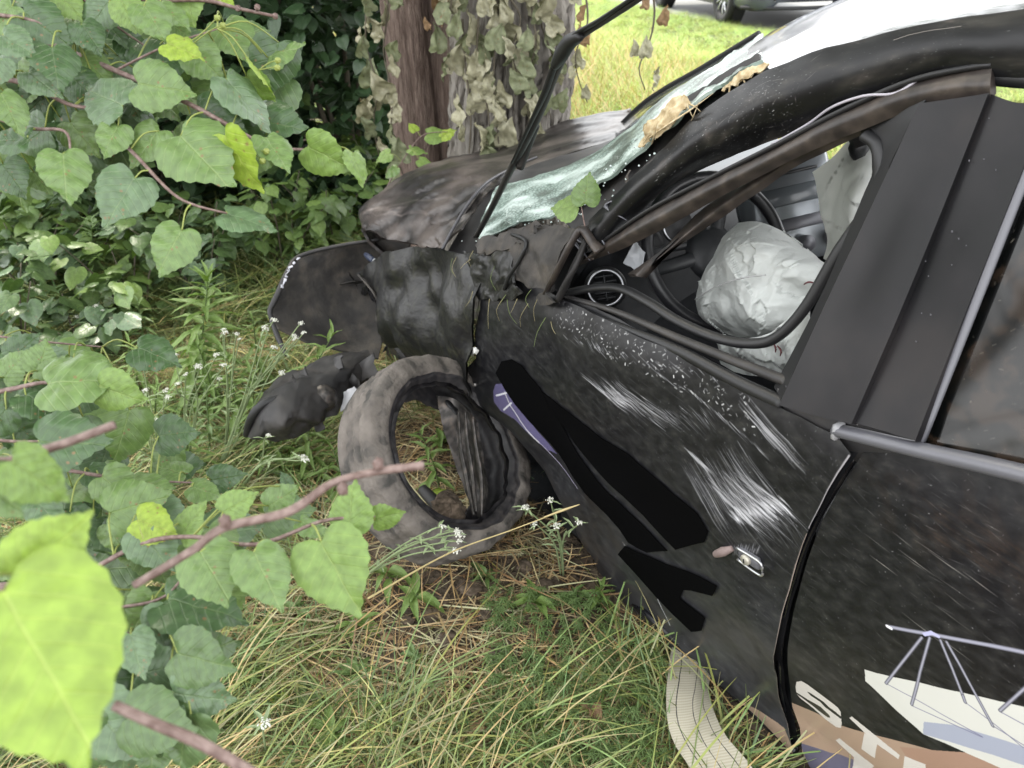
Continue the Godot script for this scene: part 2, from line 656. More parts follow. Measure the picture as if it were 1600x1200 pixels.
	M.soil_obj.albedo_texture = noise_tex(0.03, [lin(0.05, 0.037, 0.024), lin(0.085, 0.062, 0.042), lin(0.16, 0.12, 0.09)], [0.3, 0.5, 0.75], 68)
	M.asphalt = tri(mat(Color.WHITE, 0.85), 2.0, true)
	M.asphalt.albedo_texture = noise_tex(0.2, [lin(0.16, 0.16, 0.16), lin(0.24, 0.24, 0.235), lin(0.3, 0.3, 0.29)], [0.3, 0.5, 0.75], 69, 512)
	for q in LEAFMATS:
		M[q[0]] = leaf_material(q[1], q[2], q[3], q[4], q[5])

# name, base, vein, roughness, light through it, spots
var LEAFMATS := [
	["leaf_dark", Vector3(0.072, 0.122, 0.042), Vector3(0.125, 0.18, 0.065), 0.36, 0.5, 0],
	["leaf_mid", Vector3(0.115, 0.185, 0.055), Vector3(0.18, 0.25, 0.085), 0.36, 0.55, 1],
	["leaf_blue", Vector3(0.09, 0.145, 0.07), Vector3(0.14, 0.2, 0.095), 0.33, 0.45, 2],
	["leaf_light", Vector3(0.155, 0.24, 0.06), Vector3(0.23, 0.31, 0.09), 0.45, 0.7, 0],
	["leaf_yellow", Vector3(0.26, 0.36, 0.045), Vector3(0.36, 0.42, 0.1), 0.5, 0.8, 2],
	["leaf_near", Vector3(0.215, 0.315, 0.045), Vector3(0.28, 0.37, 0.075), 0.5, 0.6, 0],
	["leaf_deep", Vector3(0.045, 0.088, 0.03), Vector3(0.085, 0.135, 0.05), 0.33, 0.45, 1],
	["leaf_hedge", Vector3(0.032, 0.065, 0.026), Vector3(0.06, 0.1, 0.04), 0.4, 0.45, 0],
	["leaf_wilted", Vector3(0.3, 0.285, 0.19), Vector3(0.36, 0.33, 0.23), 0.45, 0.35, 1],
	["leaf_wilted_dark", Vector3(0.17, 0.19, 0.1), Vector3(0.22, 0.22, 0.14), 0.6, 0.35, 1],
	["leaf_brown", Vector3(0.24, 0.15, 0.08), Vector3(0.3, 0.2, 0.12), 0.8, 0.4, 2],
]

func leaf_material(base: Vector3, vein: Vector3, rough: float, through: float, spots: int) -> StandardMaterial3D:
	# a leaf blade seen from above: midrib along y, side veins, faint mottling
	var S := 192
	var im := Image.create_empty(S, S, false, Image.FORMAT_RGB8)
	var hi := Image.create_empty(S, S, false, Image.FORMAT_L8)
	var n := FastNoiseLite.new()
	n.seed = int(base.x * 1000.0) + spots
	n.frequency = 0.03
	n.fractal_octaves = 4
	var sp: Array = []
	for i in spots * 5: sp.append([Vector2(R(30, 160), R(20, 150)), R(2, 6)])
	for y in S:
		for x in S:
			var X := (x - S * 0.5) / S * 1.25
			var Y := 1.0 - float(y) / S * 1.25 + 0.12
			var q := n.get_noise_2d(x, y)
			var v := clampf(1.0 - absf(X) * 60.0, 0.0, 1.0)
			# side veins leave the midrib at a slant
			var w := (Y - absf(X) * 0.75) * 6.5
			var fr := absf(w - round(w)) / 6.5
			if Y - absf(X) * 0.75 > -0.3: v = maxf(v, clampf(1.0 - fr * 95.0, 0.0, 1.0) * 0.75)
			var w2 := (Y * 0.6 + absf(X) * 1.3) * 26.0 + q * 1.5
			var f2 := clampf(1.0 - absf(w2 - round(w2)) * 7.0, 0.0, 1.0) * 0.16
			var c := base.lerp(vein, maxf(v, f2)) * (1.0 + q * 0.35)
			for s in sp:
				var d: float = s[0].distance_to(Vector2(x, y)) / s[1]
				if d < 1.0: c = c.lerp(Vector3(0.2, 0.11, 0.05), 0.75 * (1.0 - d * d * d))
			im.set_pixel(x, y, lin(c.x, c.y, c.z))
			var h := 0.6 - v * 0.5 + q * 0.2
			hi.set_pixel(x, y, Color(h, h, h))
	var m := mat(Color.WHITE, rough)
	m.albedo_texture = tex(im)
	bump(m, tex(hi), 0.12)
	m.backlight_enabled = true
	m.backlight = Color(through * 0.9, through, through * 0.4)
	return m

func build_ground() -> void:
	var rows: Array = []
	var zs: Array = []
	var z := 3.0
	while z > -60.0:
		zs.append(z)
		z -= 0.08 if z > -4.5 else (0.3 if z > -12.0 else 4.0)
	var xs: Array = []
	var x := -40.0
	while x < 40.0:
		xs.append(x)
		x += 0.08 if (x > -3.2 and x < 2.4) else (0.4 if absf(x) < 8.0 else 4.0)
	for zz in zs:
		var r: Array = []
		for xx in xs: r.append(Vector3(xx, ground_y(xx, zz), zz))
		rows.append(r)
	for r in rows: r.reverse()
	var g := put("ground", grid_mesh(rows), M.soil)
	tag(g, "brown soil under the grass", "", "", "structure")
	# wide land beyond
	var far: Array = [[Vector3(-300, 0.2, 60), Vector3(300, 0.2, 60)], [Vector3(-300, 0.36, -300), Vector3(300, 0.36, -300)]]
	var land := put("field", patch(far, 6, 6), M.soil)
	land.position.y = -0.25
	tag(land, "open land beyond the road", "", "", "structure")
	# the road runs along the top of the bank
	var rr: Array = []
	for i in 31:
		var zz := 10.0 - i * 4.0
		var row: Array = []
		for j in 7: row.append(Vector3(road_edge(zz) - 0.05 + sin(zz * 1.7) * 0.06 + j * 1.2, 0.437, zz))
		row.reverse()
		rr.append(row)
	var road := put("road", grid_mesh(rr, 1, 1, 0.06), M.asphalt)
	tag(road, "pale asphalt road at the top of the bank", "", "", "structure")

# ---------------------------------------------------------------- the tree
func build_tree() -> void:
	var base := Vector3(-0.024, 0.952, -3.72)
	base.y = 0.0
	var t := thing("tree", "tree with one smooth brown stem and one thick rough grey stem against the crumpled bonnet", "tree", "", base)
	var off: Vector3 = Vector3(-0.442, 0.924, -3.95) - base
	off.y = 0.0
	M.bark_rough = mat(Color.WHITE, 0.9)
	M.bark_rough.uv1_scale = Vector3(4, 1.5, 1)
	var fur := FastNoiseLite.new()
	fur.seed = 71
	fur.frequency = 0.014
	fur.fractal_octaves = 4
	fur.fractal_type = FastNoiseLite.FRACTAL_RIDGED
	for k in 2:
		var ft := NoiseTexture2D.new()
		ft.width = 512
		ft.height = 512
		ft.seamless = true
		ft.noise = fur
		var fg := Gradient.new()
		fg.colors = PackedColorArray([lin(0.27, 0.25, 0.225), lin(0.21, 0.19, 0.168), lin(0.11, 0.095, 0.08)] if k == 0 else [Color.WHITE, Color(0.7, 0.7, 0.7), Color.BLACK])  # furrows tinted darker along the bump, their shade put into the colour
		fg.offsets = PackedFloat32Array([0.2, 0.6, 0.92])
		ft.color_ramp = fg
		if k == 0: M.bark_rough.albedo_texture = ft
		else: bump(M.bark_rough, ft, 2.2)
	M.bark_smooth = mat(Color.WHITE, 0.8)
	M.bark_smooth.uv1_scale = Vector3(6, 3, 1)
	M.bark_smooth.albedo_texture = noise_tex(0.02, [lin(0.14, 0.095, 0.077), lin(0.19, 0.135, 0.11), lin(0.25, 0.185, 0.155)], [0.3, 0.5, 0.75], 73)
	bump(M.bark_smooth, noise_tex(0.05, [Color.BLACK, Color.WHITE], [0.3, 0.7], 74), 0.4)
	put("trunk", trunk_mesh(Vector3.ZERO, Vector3(0.15, 3.6, -0.1), 0.26, 0.215, 0.05, 81, 12.0), M.bark_rough, t)
	put("trunk", trunk_mesh(off, off + Vector3(0.02, 3.6, -0.3), 0.115, 0.095, 0.006, 83, 22.0), M.bark_smooth, t)
	put("trunk", trunk_mesh(off + Vector3(0.2, 0, -0.06), off + Vector3(0.24, 3.4, -0.2), 0.085, 0.07, 0.006, 85, 22.0), M.bark_smooth, t)
	# limbs and unseen crown above the picture, widened to shade the wreck
	var parts: Array = []
	for i in 9:
		var a := TAU * i / 9.0 + 0.4
		var h := R(2.3, 3.5)
		var d := Vector3(cos(a), 0, sin(a))
		parts.append([tube([Vector3(0.1, h, -0.1) + d * 0.1, Vector3(0.1, h + 0.5, 0) + d * 0.8, Vector3(0, h + 1.3, 0) + d * 1.7], [0.09, 0.06, 0.02], 7, 4)])
	put("limb", merge(parts), M.bark_rough, t)
	var mm := MultiMesh.new()
	mm.transform_format = MultiMesh.TRANSFORM_3D
	mm.mesh = leaf_mesh(0, 3, 1, 1.0)
	var n := 8200
	mm.instance_count = n
	for i in n:
		var a := R(0, TAU)
		var rad := sqrt(R(0.02, 1.0)) * 3.1
		var p := Vector3(cos(a) * rad - 0.3, R(3.2, 6.5) + rad * 0.1, sin(a) * rad + 0.7)
		mm.set_instance_transform(i, Transform3D(Basis.from_euler(Vector3(R(-0.9, 0.9), R(0, TAU), R(-0.6, 0.6))).scaled(Vector3.ONE * R(0.09, 0.14)), p))
	var c := MultiMeshInstance3D.new()
	c.name = "crown"
	c.multimesh = mm
	c.material_override = M.leaf_mid
	c.set_meta("kind", "stuff")
	t.add_child(c)
	# wilted sprays of leaves that hang in front of the trunks
	var wm: Array = []
	for k in 7: wm.append(leaf_mesh(k, 10, 3, 1.0, true))
	var spots := [
		[Vector3(-0.573, 1.486, -3.75), 240, 16, "long wilted khaki spray hanging before the dark hedge beside the brown stem"],
		[Vector3(-0.481, 1.508, -3.7), 270, 15, "wilted spray whose lowest leaf dangles beside the smooth brown stem"],
		[Vector3(-0.186, 1.487, -3.42), 130, 11, "short wilted spray at the gap between the brown and the grey stem"],
		[Vector3(-0.089, 1.506, -3.38), 285, 20, "wilted spray of pale curled leaves down the middle of the grey stem"],
		[Vector3(-0.029, 1.484, -3.38), 250, 17, "wilted spray with broad folded leaves on the grey stem, next to bare bark"],
		[Vector3(0.047, 1.502, -3.4), 160, 15, "wilted spray of darker leaves high on the grey stem"],
		[Vector3(0.12, 1.478, -3.45), 215, 16, "wilted green-brown spray along the far edge of the grey stem"],
		[Vector3(0.185, 1.474, -3.5), 175, 14, "wilted spray hanging free between the grey stem and the bright meadow"],
		[Vector3(0.299, 1.457, -3.3), 140, 6, "thin sparse spray of brown leaves hanging before the bright meadow"],
		[Vector3(0.519, 1.435, -3.2), 115, 5, "small brown withered leaf spray dangling in front of the roadside grass"],
		[Vector3(-0.148, 1.291, -3.4), 265, 14, "wilted spray whose lower leaves droop towards the bonnet"],
		[Vector3(-0.244, 1.486, -3.5), 80, 7, "little wilted spray at the top of the dark gap between the stems"],
	]
	for s in spots:
		var p: Vector3 = s[0]
		var ln: float = s[1] / 1277.0 * 3.55 * 1.2
		var o := thing("wilted_spray", s[3], "withered branch", "wilted leaf sprays hanging on the tree", p)
		var pts: Array = [Vector3.ZERO]
		for k in range(1, 6): pts.append(Vector3(R(-0.03, 0.03), -ln * k / 5.0, R(-0.03, 0.03)))
		put("twig", tube(pts, [0.005, 0.002], 5, 4), M.graystem, o)
		var sparse: bool = s[2] < 8
		var cnt: int = int(s[2] * (1.3 if sparse else 0.9))
		for k in cnt:
			var f := (k + R(0, 0.9)) / cnt
			var q := curve_at(pts, f) + Vector3(R(-0.05, 0.05), R(-0.02, 0.02), R(-0.03, 0.05))
			var b := Basis(Vector3.UP, R(-1.6, 1.6)) * Basis(Vector3.RIGHT, PI / 2 + 3.1 + R(-0.45, 0.45) - PI) * Basis(Vector3.UP, R(-0.4, 0.4))
			b = Basis(Vector3.UP, R(-1.3, 1.3)) * Basis(Vector3(0, 0, 1), R(-0.5, 0.5)) * Basis(Vector3.RIGHT, R(1.3, 1.9))
			var m: Material = M.leaf_wilted if R(0, 1) < 0.62 else M.leaf_wilted_dark
			if sparse: m = M.leaf_brown if R(0, 1) < 0.6 else M.leaf_wilted
			put("leaf", wm[rng.randi() % 7], m, o, Transform3D(b.scaled(Vector3.ONE * R(0.07, 0.125) * (0.62 if sparse else 0.92)), q))

func trunk_mesh(a: Vector3, b: Vector3, r0: float, r1: float, rough: float, sd: int, ridges: float) -> ArrayMesh:
	var n := nz(sd, 1.0)
	n.fractal_octaves = 2
	var n2 := nz(sd + 1, 1.0)
	var rows: Array = []
	var H := 170
	var S := 180 if rough > 0.02 else 90
	for i in H + 1:
		var t := float(i) / H
		var c := a.lerp(b, t)
		c.x += sin(t * 5.0 + sd) * 0.02
		var r := lerpf(r0, r1, t) * (1.0 + 0.45 * pow(1.0 - t, 14.0))
		var line: Array = []
		for s in S + 1:
			var an := TAU * (s % S) / S
			var d := Vector3(cos(an), 0, sin(an))
			# long plates of bark with deep furrows
			var q := d * ridges * 0.32
			var f := absf(n.get_noise_3d(q.x * 2.2, c.y * 1.1, q.z * 2.2)) * 2.6
			var h := clampf(f, 0.0, 0.5) * 2.0
			var e := n2.get_noise_3d(d.x * 9.0, c.y * 14.0, d.z * 9.0)
			line.append(c + d * (r + rough * (h - 0.7) + rough * 0.35 * e + 0.02 * n2.get_noise_3d(d.x * 1.2, c.y * 0.8, d.z * 1.2)))
		rows.append(line)
	return grid_mesh(rows)

# a heart-shaped toothed leaf of length 1: it lies in the x-z plane, stalk at the origin, tip along -z... y is its upper side
func leaf_mesh(sd: int, rows := 16, cols := 3, curl := 1.0, wilt := false) -> ArrayMesh:
	var r := RandomNumberGenerator.new()
	r.seed = 900 + sd
	var ex := [0.0, 0.13, 0.3, 0.43, 0.5, 0.51, 0.45, 0.34, 0.2, 0.08, 0.0]
	var ey := [0.0, -0.1, -0.12, -0.03, 0.13, 0.32, 0.5, 0.67, 0.82, 0.94, 1.07]
	var mr := [0.0, 0.02, 0.05, 0.1, 0.17, 0.28, 0.42, 0.58, 0.74, 0.9, 1.07]
	var wid := r.randf_range(0.86, 1.04)
	var fold := r.randf_range(0.05, 0.3)
	var droop := r.randf_range(0.1, 0.5) * curl
	var rip := r.randf_range(0.01, 0.035)
	var skew := r.randf_range(-0.07, 0.07)
	if wilt:
		fold = r.randf_range(0.3, 1.15)
		rip = 0.08
		droop = r.randf_range(-0.3, 0.3)
		wid = r.randf_range(0.75, 0.95)
	var n := nz(sd + 40, 2.5)
	var st := SurfaceTool.new()
	st.begin(Mesh.PRIMITIVE_TRIANGLES)
	var W := cols * 2 + 1
	for i in rows + 1:
		var t := float(i) / rows * 10.0
		var k := mini(int(t), 9)
		var f := t - k
		f = f
		for j in W:
			var s := float(j - cols) / cols
			var e := Vector2(lerpf(ex[k], ex[k + 1], f), lerpf(ey[k], ey[k + 1], f))
			var m := Vector2(0, lerpf(mr[k], mr[k + 1], f))
			if absf(s) > 0.99 and rows > 9 and i > 1 and i < rows:
				e *= 1.0 + (0.028 if i % 2 else -0.012)
			var p := m.lerp(e, absf(s))
			p.x *= signf(s) * wid
			if s == 0: p.x = 0.0
			p.x += skew * p.y * p.y
			var z := absf(p.x) * fold - droop * p.y * p.y * 0.5 - maxf(absf(p.x) - 0.25, 0.0) * 0.5 * curl
			z += sin(p.y * 17.0 + s * 2.0 + sd) * rip * absf(s) + n.get_noise_2d(p.x, p.y) * 0.06
			st.set_uv(Vector2(0.5 + p.x / 1.25, 1.0 - (p.y + 0.12) / 1.25))
			if wilt:
				# the two halves hang folded about the midrib
				var an := fold * (0.35 + 0.75 * p.y) + 0.5 * n.get_noise_2d(p.x * 1.2 + 5.0, p.y * 1.2)
				z = absf(p.x) * sin(an) + n.get_noise_2d(p.x * 1.4, p.y * 1.4) * 0.22 + sin(p.y * 9.0 + sd) * 0.05 + 0.5 * pow(maxf(p.y - 0.6, 0.0), 1.5) * (1.0 if sd % 2 else -1.0)
				p.x *= cos(an * 0.8)
				p.x += 0.05 * sin(p.y * 4.0 + sd)
			st.add_vertex(Vector3(p.x, z, -p.y))
	for i in rows:
		for j in W - 1:
			var a := i * W + j
			for q in [a, a + W, a + 1, a + 1, a + W, a + W + 1]: st.add_index(q)
	st.generate_normals()
	return st.commit()

# ---------------------------------------------------------------- the wrecked car
# car axes: x forward, y up from the sill, z inward from the widest line of its left side
func uv_px(q: Vector2, u0: Vector2, us: Vector2, im: Image) -> Vector2:
	return Vector2((q.x - u0.x) / us.x * im.get_width(), (1.0 - (q.y - u0.y) / us.y) * im.get_height())

func streaks(im: Image, u0: Vector2, us: Vector2, a0: Vector2, a1: Vector2, d: Vector2, n: int, l0: float, l1: float, w0: float, w1: float, al: float, bunch := 1.0) -> void:
	# parallel scratches: they start along a0..a1 and run in direction d
	for i in n:
		var t := pow(R(0, 1), bunch)
		var s := a0.lerp(a1, t) + d * R(-0.15, 0.5)
		var e := s + d.rotated(R(-0.04, 0.04)) * R(l0, l1)
		var g := R(0.55, 0.92)
		line(im, uv_px(s, u0, us, im), uv_px(e, u0, us, im), R(w0, w1), Color(g, g, g * 1.02, al * R(0.35, 1.0)), R(0.2, 1.0))

func specks(im: Image, n: int, w0: float, w1: float, al: float, x0 := 0.0, x1 := 1.0, y0 := 0.0, y1 := 1.0) -> void:
	for i in n:
		var p := Vector2(R(x0, x1) * im.get_width(), R(y0, y1) * im.get_height())
		var g := R(0.4, 0.85)
		line(im, p, p + Vector2(R(-2, 2), R(-2, 2)), R(w0, w1), Color(g, g, g, al * R(0.2, 1.0)))

func black_paint(w: int, h: int, sd: int, per_m: float) -> Image:
	return noise_image(w, h, 22.0 / per_m, sd, [Color(0.09, 0.09, 0.1), Color(0.12, 0.12, 0.129), Color(0.142, 0.142, 0.148), Color(0.19, 0.187, 0.185)], [0.2, 0.5, 0.75, 1.0], 1.0, 1.8)

func dust_sheen_low(im: Image, u0: Vector2, us: Vector2) -> void:
	# paler towards the sill: road dust with reflected sky painted in
	var n := nz(171, 0.01)
	for y in im.get_height():
		var v := u0.y + us.y * (1.0 - float(y) / im.get_height())
		var k := smoothstep(0.5, 0.0, v) * 0.5
		if k <= 0.0: continue
		for x in im.get_width():
			var a := k * (0.75 + 0.5 * n.get_noise_2d(x, y * 0.6))
			im.set_pixel(x, y, im.get_pixel(x, y).lerp(Color(0.33, 0.335, 0.35), a))

func door_texture(u0: Vector2, us: Vector2) -> ImageTexture:
	var im := black_paint(int(us.x * 800), int(us.y * 800), 101, 800.0)
	var P := func(q: Vector2): return uv_px(q, u0, us, im)
	dust_sheen_low(im, u0, us)
	specks(im, 4200, 0.5, 1.2, 0.45)
	# fine slanted rubbing all over the lower half
	var dn: Vector2 = (Vector2(0.046, 0.519) - Vector2(0.196, 0.578)).normalized()
	for i in 3600:
		var q := Vector2(R(u0.x, u0.x + us.x), R(u0.y, u0.y + us.y * 0.85))
		var g := R(0.25, 0.42)
		line(im, P.call(q), P.call(q + dn.rotated(R(-0.1, 0.1)) * R(0.01, 0.05)), R(0.6, 1.2), Color(g, g, g * 1.03, R(0.15, 0.6)), 0.8)
	# the printed lettering of the livery: its violet and white rim, beside the added black film
	var rim := [Vector2(1.071, 0.391), Vector2(1.037, 0.427), Vector2(0.966, 0.454), Vector2(0.925, 0.402), Vector2(0.862, 0.35), Vector2(0.796, 0.301), Vector2(0.839, 0.298), Vector2(0.901, 0.327), Vector2(0.965, 0.346), Vector2(1.041, 0.341), Vector2(1.077, 0.357)]
	var f := func(a: Array):
		var o: Array = []
		for q in a: o.append(P.call(q))
		return o
	fill_poly(im, f.call(rim), Color(0.36, 0.34, 0.47))
	poly_line(im, f.call([Vector2(0.985, 0.42), Vector2(0.971, 0.383), Vector2(0.93, 0.351), Vector2(0.864, 0.311)]), 5.0, Color(0.72, 0.71, 0.73))
	poly_line(im, f.call([Vector2(0.864, 0.311), Vector2(0.791, 0.268), Vector2(0.726, 0.231)]), 3.0, Color(0.6, 0.58, 0.66))
	poly_line(im, f.call([Vector2(1.052, 0.386), Vector2(0.974, 0.423)]), 4.0, Color(0.82, 0.82, 0.84))
	poly_line(im, f.call([Vector2(1.023, 0.352), Vector2(0.959, 0.398)]), 4.0, Color(0.8, 0.8, 0.82))
	for i in 6: line(im, P.call(Vector2(0.561, 0.156) + Vector2(-0.006 * i, -0.003 * i)), P.call(Vector2(0.545, 0.133) + Vector2(-0.006 * i, -0.003 * i)), 2.2, Color(0.8, 0.8, 0.82, 0.8), 0.3)
	poly_line(im, f.call([Vector2(0.488, 0.014), Vector2(0.482, -0.076)]), 2.0, Color(0.75, 0.75, 0.76))
	# where the paint was scraped off
	var big0: Vector2 = Vector2(0.309, 0.473)
	var big1: Vector2 = Vector2(0.143, 0.586)
	streaks(im, u0, us, big0, big1, Vector2(0.181, 0.391) - Vector2(0.294, 0.479), 300, 0.2, 1.0, 0.5, 1.4, 0.42)
	streaks(im, u0, us, Vector2(0.234, 0.471), Vector2(0.147, 0.542), Vector2(0.086, 0.455) - Vector2(0.225, 0.496), 170, 0.2, 0.9, 0.5, 1.6, 0.55)
	streaks(im, u0, us, Vector2(0.185, 0.439), Vector2(0.067, 0.528), dn * 0.03, 150, 0.4, 1.2, 0.6, 2.4, 0.9)
	streaks(im, u0, us, Vector2(0.312, 0.521), Vector2(0.259, 0.515), dn * 0.05, 60, 0.3, 0.9, 0.8, 1.6, 0.5)
	streaks(im, u0, us, Vector2(0.626, 0.577), Vector2(0.458, 0.606), Vector2(0.33, 0.527) - Vector2(0.489, 0.569), 110, 0.1, 0.8, 0.5, 1.5, 0.7)
	streaks(im, u0, us, Vector2(0.567, 0.558), Vector2(0.5, 0.586), Vector2(0.406, 0.54) - Vector2(0.51, 0.562), 80, 0.1, 0.6, 0.5, 1.7, 0.8)
	streaks(im, u0, us, Vector2(0.166, 0.654), Vector2(0.134, 0.669), Vector2(0.026, 0.592) - Vector2(0.142, 0.644), 26, 0.4, 1.0, 0.8, 2.4, 0.9)
	streaks(im, u0, us, Vector2(0.426, 0.561), Vector2(0.248, 0.621), dn * 0.06, 50, 0.2, 0.9, 0.6, 1.6, 0.6)
	streaks(im, u0, us, Vector2(0.702, 0.652), Vector2(0.248, 0.69), dn * 0.05, 60, 0.15, 0.8, 0.6, 1.6, 0.7)
	streaks(im, u0, us, Vector2(0.417, 0.669), Vector2(0.123, 0.605), dn * 0.07, 36, 0.2, 0.9, 0.6, 1.8, 0.7)
	# crushed glass and grit below the window
	for i in 300:
		var t := R(0, 1)
		var q: Vector2 = Vector2(0.732, 0.7).lerp(Vector2(0.14, 0.686), t) + Vector2(R(-0.02, 0.02), R(-0.035, 0.01) * (1.0 + t))
		var g := R(0.5, 0.95)
		line(im, P.call(q), P.call(q + Vector2(R(-0.006, 0.006), R(-0.004, 0.004))), R(0.8, 2.6), Color(g, g, g, R(0.2, 0.9)))
	# crosswise rubbing by the sill behind the wheel
	for i in 26:
		var q: Vector2 = Vector2(1.872, -0.288).lerp(Vector2(1.63, -0.452), R(0, 1)) + Vector2(R(-0.05, 0.05), R(-0.04, 0.04))
		line(im, P.call(q), P.call(q + Vector2(-0.04, 0.03) * R(0.4, 1.0)), R(0.8, 1.6), Color(0.62, 0.6, 0.6, R(0.3, 0.8)), 0.8)
	# beige printed band along the bottom
	fill_poly(im, f.call([Vector2(0.316, -0.186), Vector2(0.225, -0.15), Vector2(0.143, -0.137), Vector2(0.102, -0.22), Vector2(0.13, -0.277), Vector2(0.23, -0.239)]), Color(0.6, 0.52, 0.45))
	# wear around the lock
	streaks(im, u0, us, Vector2(0.165, 0.378), Vector2(0.101, 0.413), Vector2(0.01, -0.03), 60, 0.3, 1.0, 0.8, 1.6, 0.5)
	# chipped edge
	poly_line(im, f.call([Vector2(-0.064, 0.656), Vector2(-0.036, 0.588), Vector2(-0.002, 0.501)]), 3.0, Color(0.55, 0.54, 0.55))
	poly_line(im, f.call([Vector2(0.002, 0.487), Vector2(0.028, 0.407), Vector2(0.065, 0.274), Vector2(0.105, 0.105), Vector2(0.139, -0.075), Vector2(0.122, -0.189)]), 2.6, Color(0.55, 0.5, 0.47))
	return tex(im)

func rear_texture(u0: Vector2, us: Vector2) -> ImageTexture:
	var im := black_paint(int(us.x * 1100), int(us.y * 1100), 131, 1100.0)
	var P := func(q: Vector2): return uv_px(q, u0, us, im)
	var f := func(a: Array):
		var o: Array = []
		for q in a: o.append(uv_px(q, u0, us, im))
		return o
	# soft brown smear, fading outwards
	var n := nz(77, 0.016)
	n.fractal_octaves = 5
	for y in im.get_height():
		for x in im.get_width():
			var q := n.get_noise_2d(x, y * 0.9 + x * 0.5)
			var c: Vector2 = P.call(Vector2(-0.265, 0.606))
			var dd := (Vector2(x, y) - c) * Vector2(0.8, 1.8)
			dd = dd.rotated(0.1)
			var k := clampf(1.0 - dd.length() / 190.0 + q * 0.9, 0.0, 1.0)
			k *= smoothstep(0.0, 0.35, q + 0.1)
			if k > 0.01: im.set_pixel(x, y, im.get_pixel(x, y).lerp(Color(0.27, 0.21, 0.17), k * 0.18))
	specks(im, 1800, 0.6, 1.8, 0.5)
	var dn: Vector2 = (Vector2(-0.282, 0.562) - Vector2(-0.145, 0.597)).normalized()
	for i in 2400:
		var q := Vector2(R(u0.x, u0.x + us.x), R(u0.y, u0.y + us.y))
		var g := R(0.28, 0.5)
		line(im, P.call(q), P.call(q + dn.rotated(R(-0.3, 0.3)) * R(0.005, 0.03)), R(0.6, 1.4), Color(g, g * 0.98, g * 0.95, R(0.15, 0.6)), 0.8)
	for i in 260:
		var q: Vector2 = Vector2(-0.164, 0.606).lerp(Vector2(-0.343, 0.583), R(0, 1)) + Vector2(R(-0.01, 0.01), R(-0.025, 0.03))
		line(im, P.call(q), P.call(q + dn.rotated(R(-0.12, 0.12)) * R(0.01, 0.05)), R(1.0, 4.0), Color(0.3, 0.235, 0.19, R(0.04, 0.18)), 0.8)
	for i in 16:
		var q: Vector2 = Vector2(-0.073, 0.574) + Vector2(-R(0, 0.3), -R(-0.02, 0.2))
		line(im, P.call(q), P.call(q + dn.rotated(R(-0.06, 0.06)) * R(0.03, 0.07)), R(1.0, 2.0), Color(0.6, 0.58, 0.55, R(0.4, 0.8)), 0.7)
	# the printed picture: a beige foot, a white platform with a truss on legs
	fill_poly(im, f.call([Vector2(0.133, -0.046), Vector2(0.036, 0.008), Vector2(-0.022, 0.036), Vector2(-0.123, 0.108), Vector2(-0.216, 0.17), Vector2(-0.291, 0.239), Vector2(-0.391, 0.331), Vector2(-0.397, 0.231), Vector2(0.021, -0.275), Vector2(0.155, -0.22)]), Color(0.62, 0.53, 0.46))
	fill_poly(im, f.call([Vector2(-0.154, 0.114), Vector2(-0.291, 0.239), Vector2(-0.391, 0.331), Vector2(-0.397, 0.231), Vector2(-0.226, 0.016)]), Color(0.6, 0.49, 0.42))
	fill_poly(im, f.call([Vector2(0.113, -0.163), Vector2(0.035, -0.121), Vector2(-0.029, -0.071), Vector2(-0.033, -0.161), Vector2(0.082, -0.23)]), Color(0.39, 0.38, 0.45))
	fill_poly(im, f.call([Vector2(-0.095, 0.254), Vector2(-0.094, 0.224), Vector2(-0.2, 0.194), Vector2(-0.396, 0.265), Vector2(-0.384, 0.404), Vector2(-0.354, 0.387)]), Color(0.78, 0.78, 0.75))
	fill_poly(im, f.call([Vector2(-0.202, 0.225), Vector2(-0.25, 0.262), Vector2(-0.359, 0.317), Vector2(-0.391, 0.331), Vector2(-0.394, 0.29), Vector2(-0.361, 0.282), Vector2(-0.2, 0.194)]), Color(0.6, 0.62, 0.68))
	for q in [[Vector2(-0.136, 0.256), Vector2(-0.294, 0.277)], [Vector2(-0.181, 0.243), Vector2(-0.294, 0.276)], [Vector2(-0.265, 0.324), Vector2(-0.351, 0.311)], [Vector2(-0.307, 0.312), Vector2(-0.392, 0.32)], [Vector2(-0.315, 0.347), Vector2(-0.389, 0.36)]]:
		line(im, P.call(q[0]), P.call(q[1]), 1.6, Color(0.42, 0.42, 0.52))
	for q in [[Vector2(-0.197, 0.401), Vector2(-0.136, 0.256)], [Vector2(-0.209, 0.409), Vector2(-0.181, 0.245)], [Vector2(-0.225, 0.415), Vector2(-0.262, 0.334)], [Vector2(-0.262, 0.334), Vector2(-0.266, 0.324)], [Vector2(-0.234, 0.418), Vector2(-0.307, 0.312)], [Vector2(-0.352, 0.436), Vector2(-0.315, 0.349)]]:
		line(im, P.call(q[0]), P.call(q[1]), 6.0, Color(0.34, 0.34, 0.38))
		line(im, P.call(q[0]), P.call(q[1]), 3.0, Color(0.6, 0.6, 0.65))
	poly_line(im, f.call([Vector2(-0.143, 0.385), Vector2(-0.211, 0.417), Vector2(-0.374, 0.487)]), 8.0, Color(0.4, 0.4, 0.44))
	poly_line(im, f.call([Vector2(-0.143, 0.385), Vector2(-0.211, 0.417), Vector2(-0.374, 0.487)]), 4.5, Color(0.6, 0.6, 0.66))
	line(im, P.call(Vector2(-0.14, 0.384)), P.call(Vector2(-0.147, 0.384)), 6.0, Color(0.92, 0.92, 0.95))
	poly_line(im, f.call([Vector2(-0.201, 0.41), Vector2(-0.211, 0.42), Vector2(-0.221, 0.42)]), 7.0, Color(0.7, 0.7, 0.82))
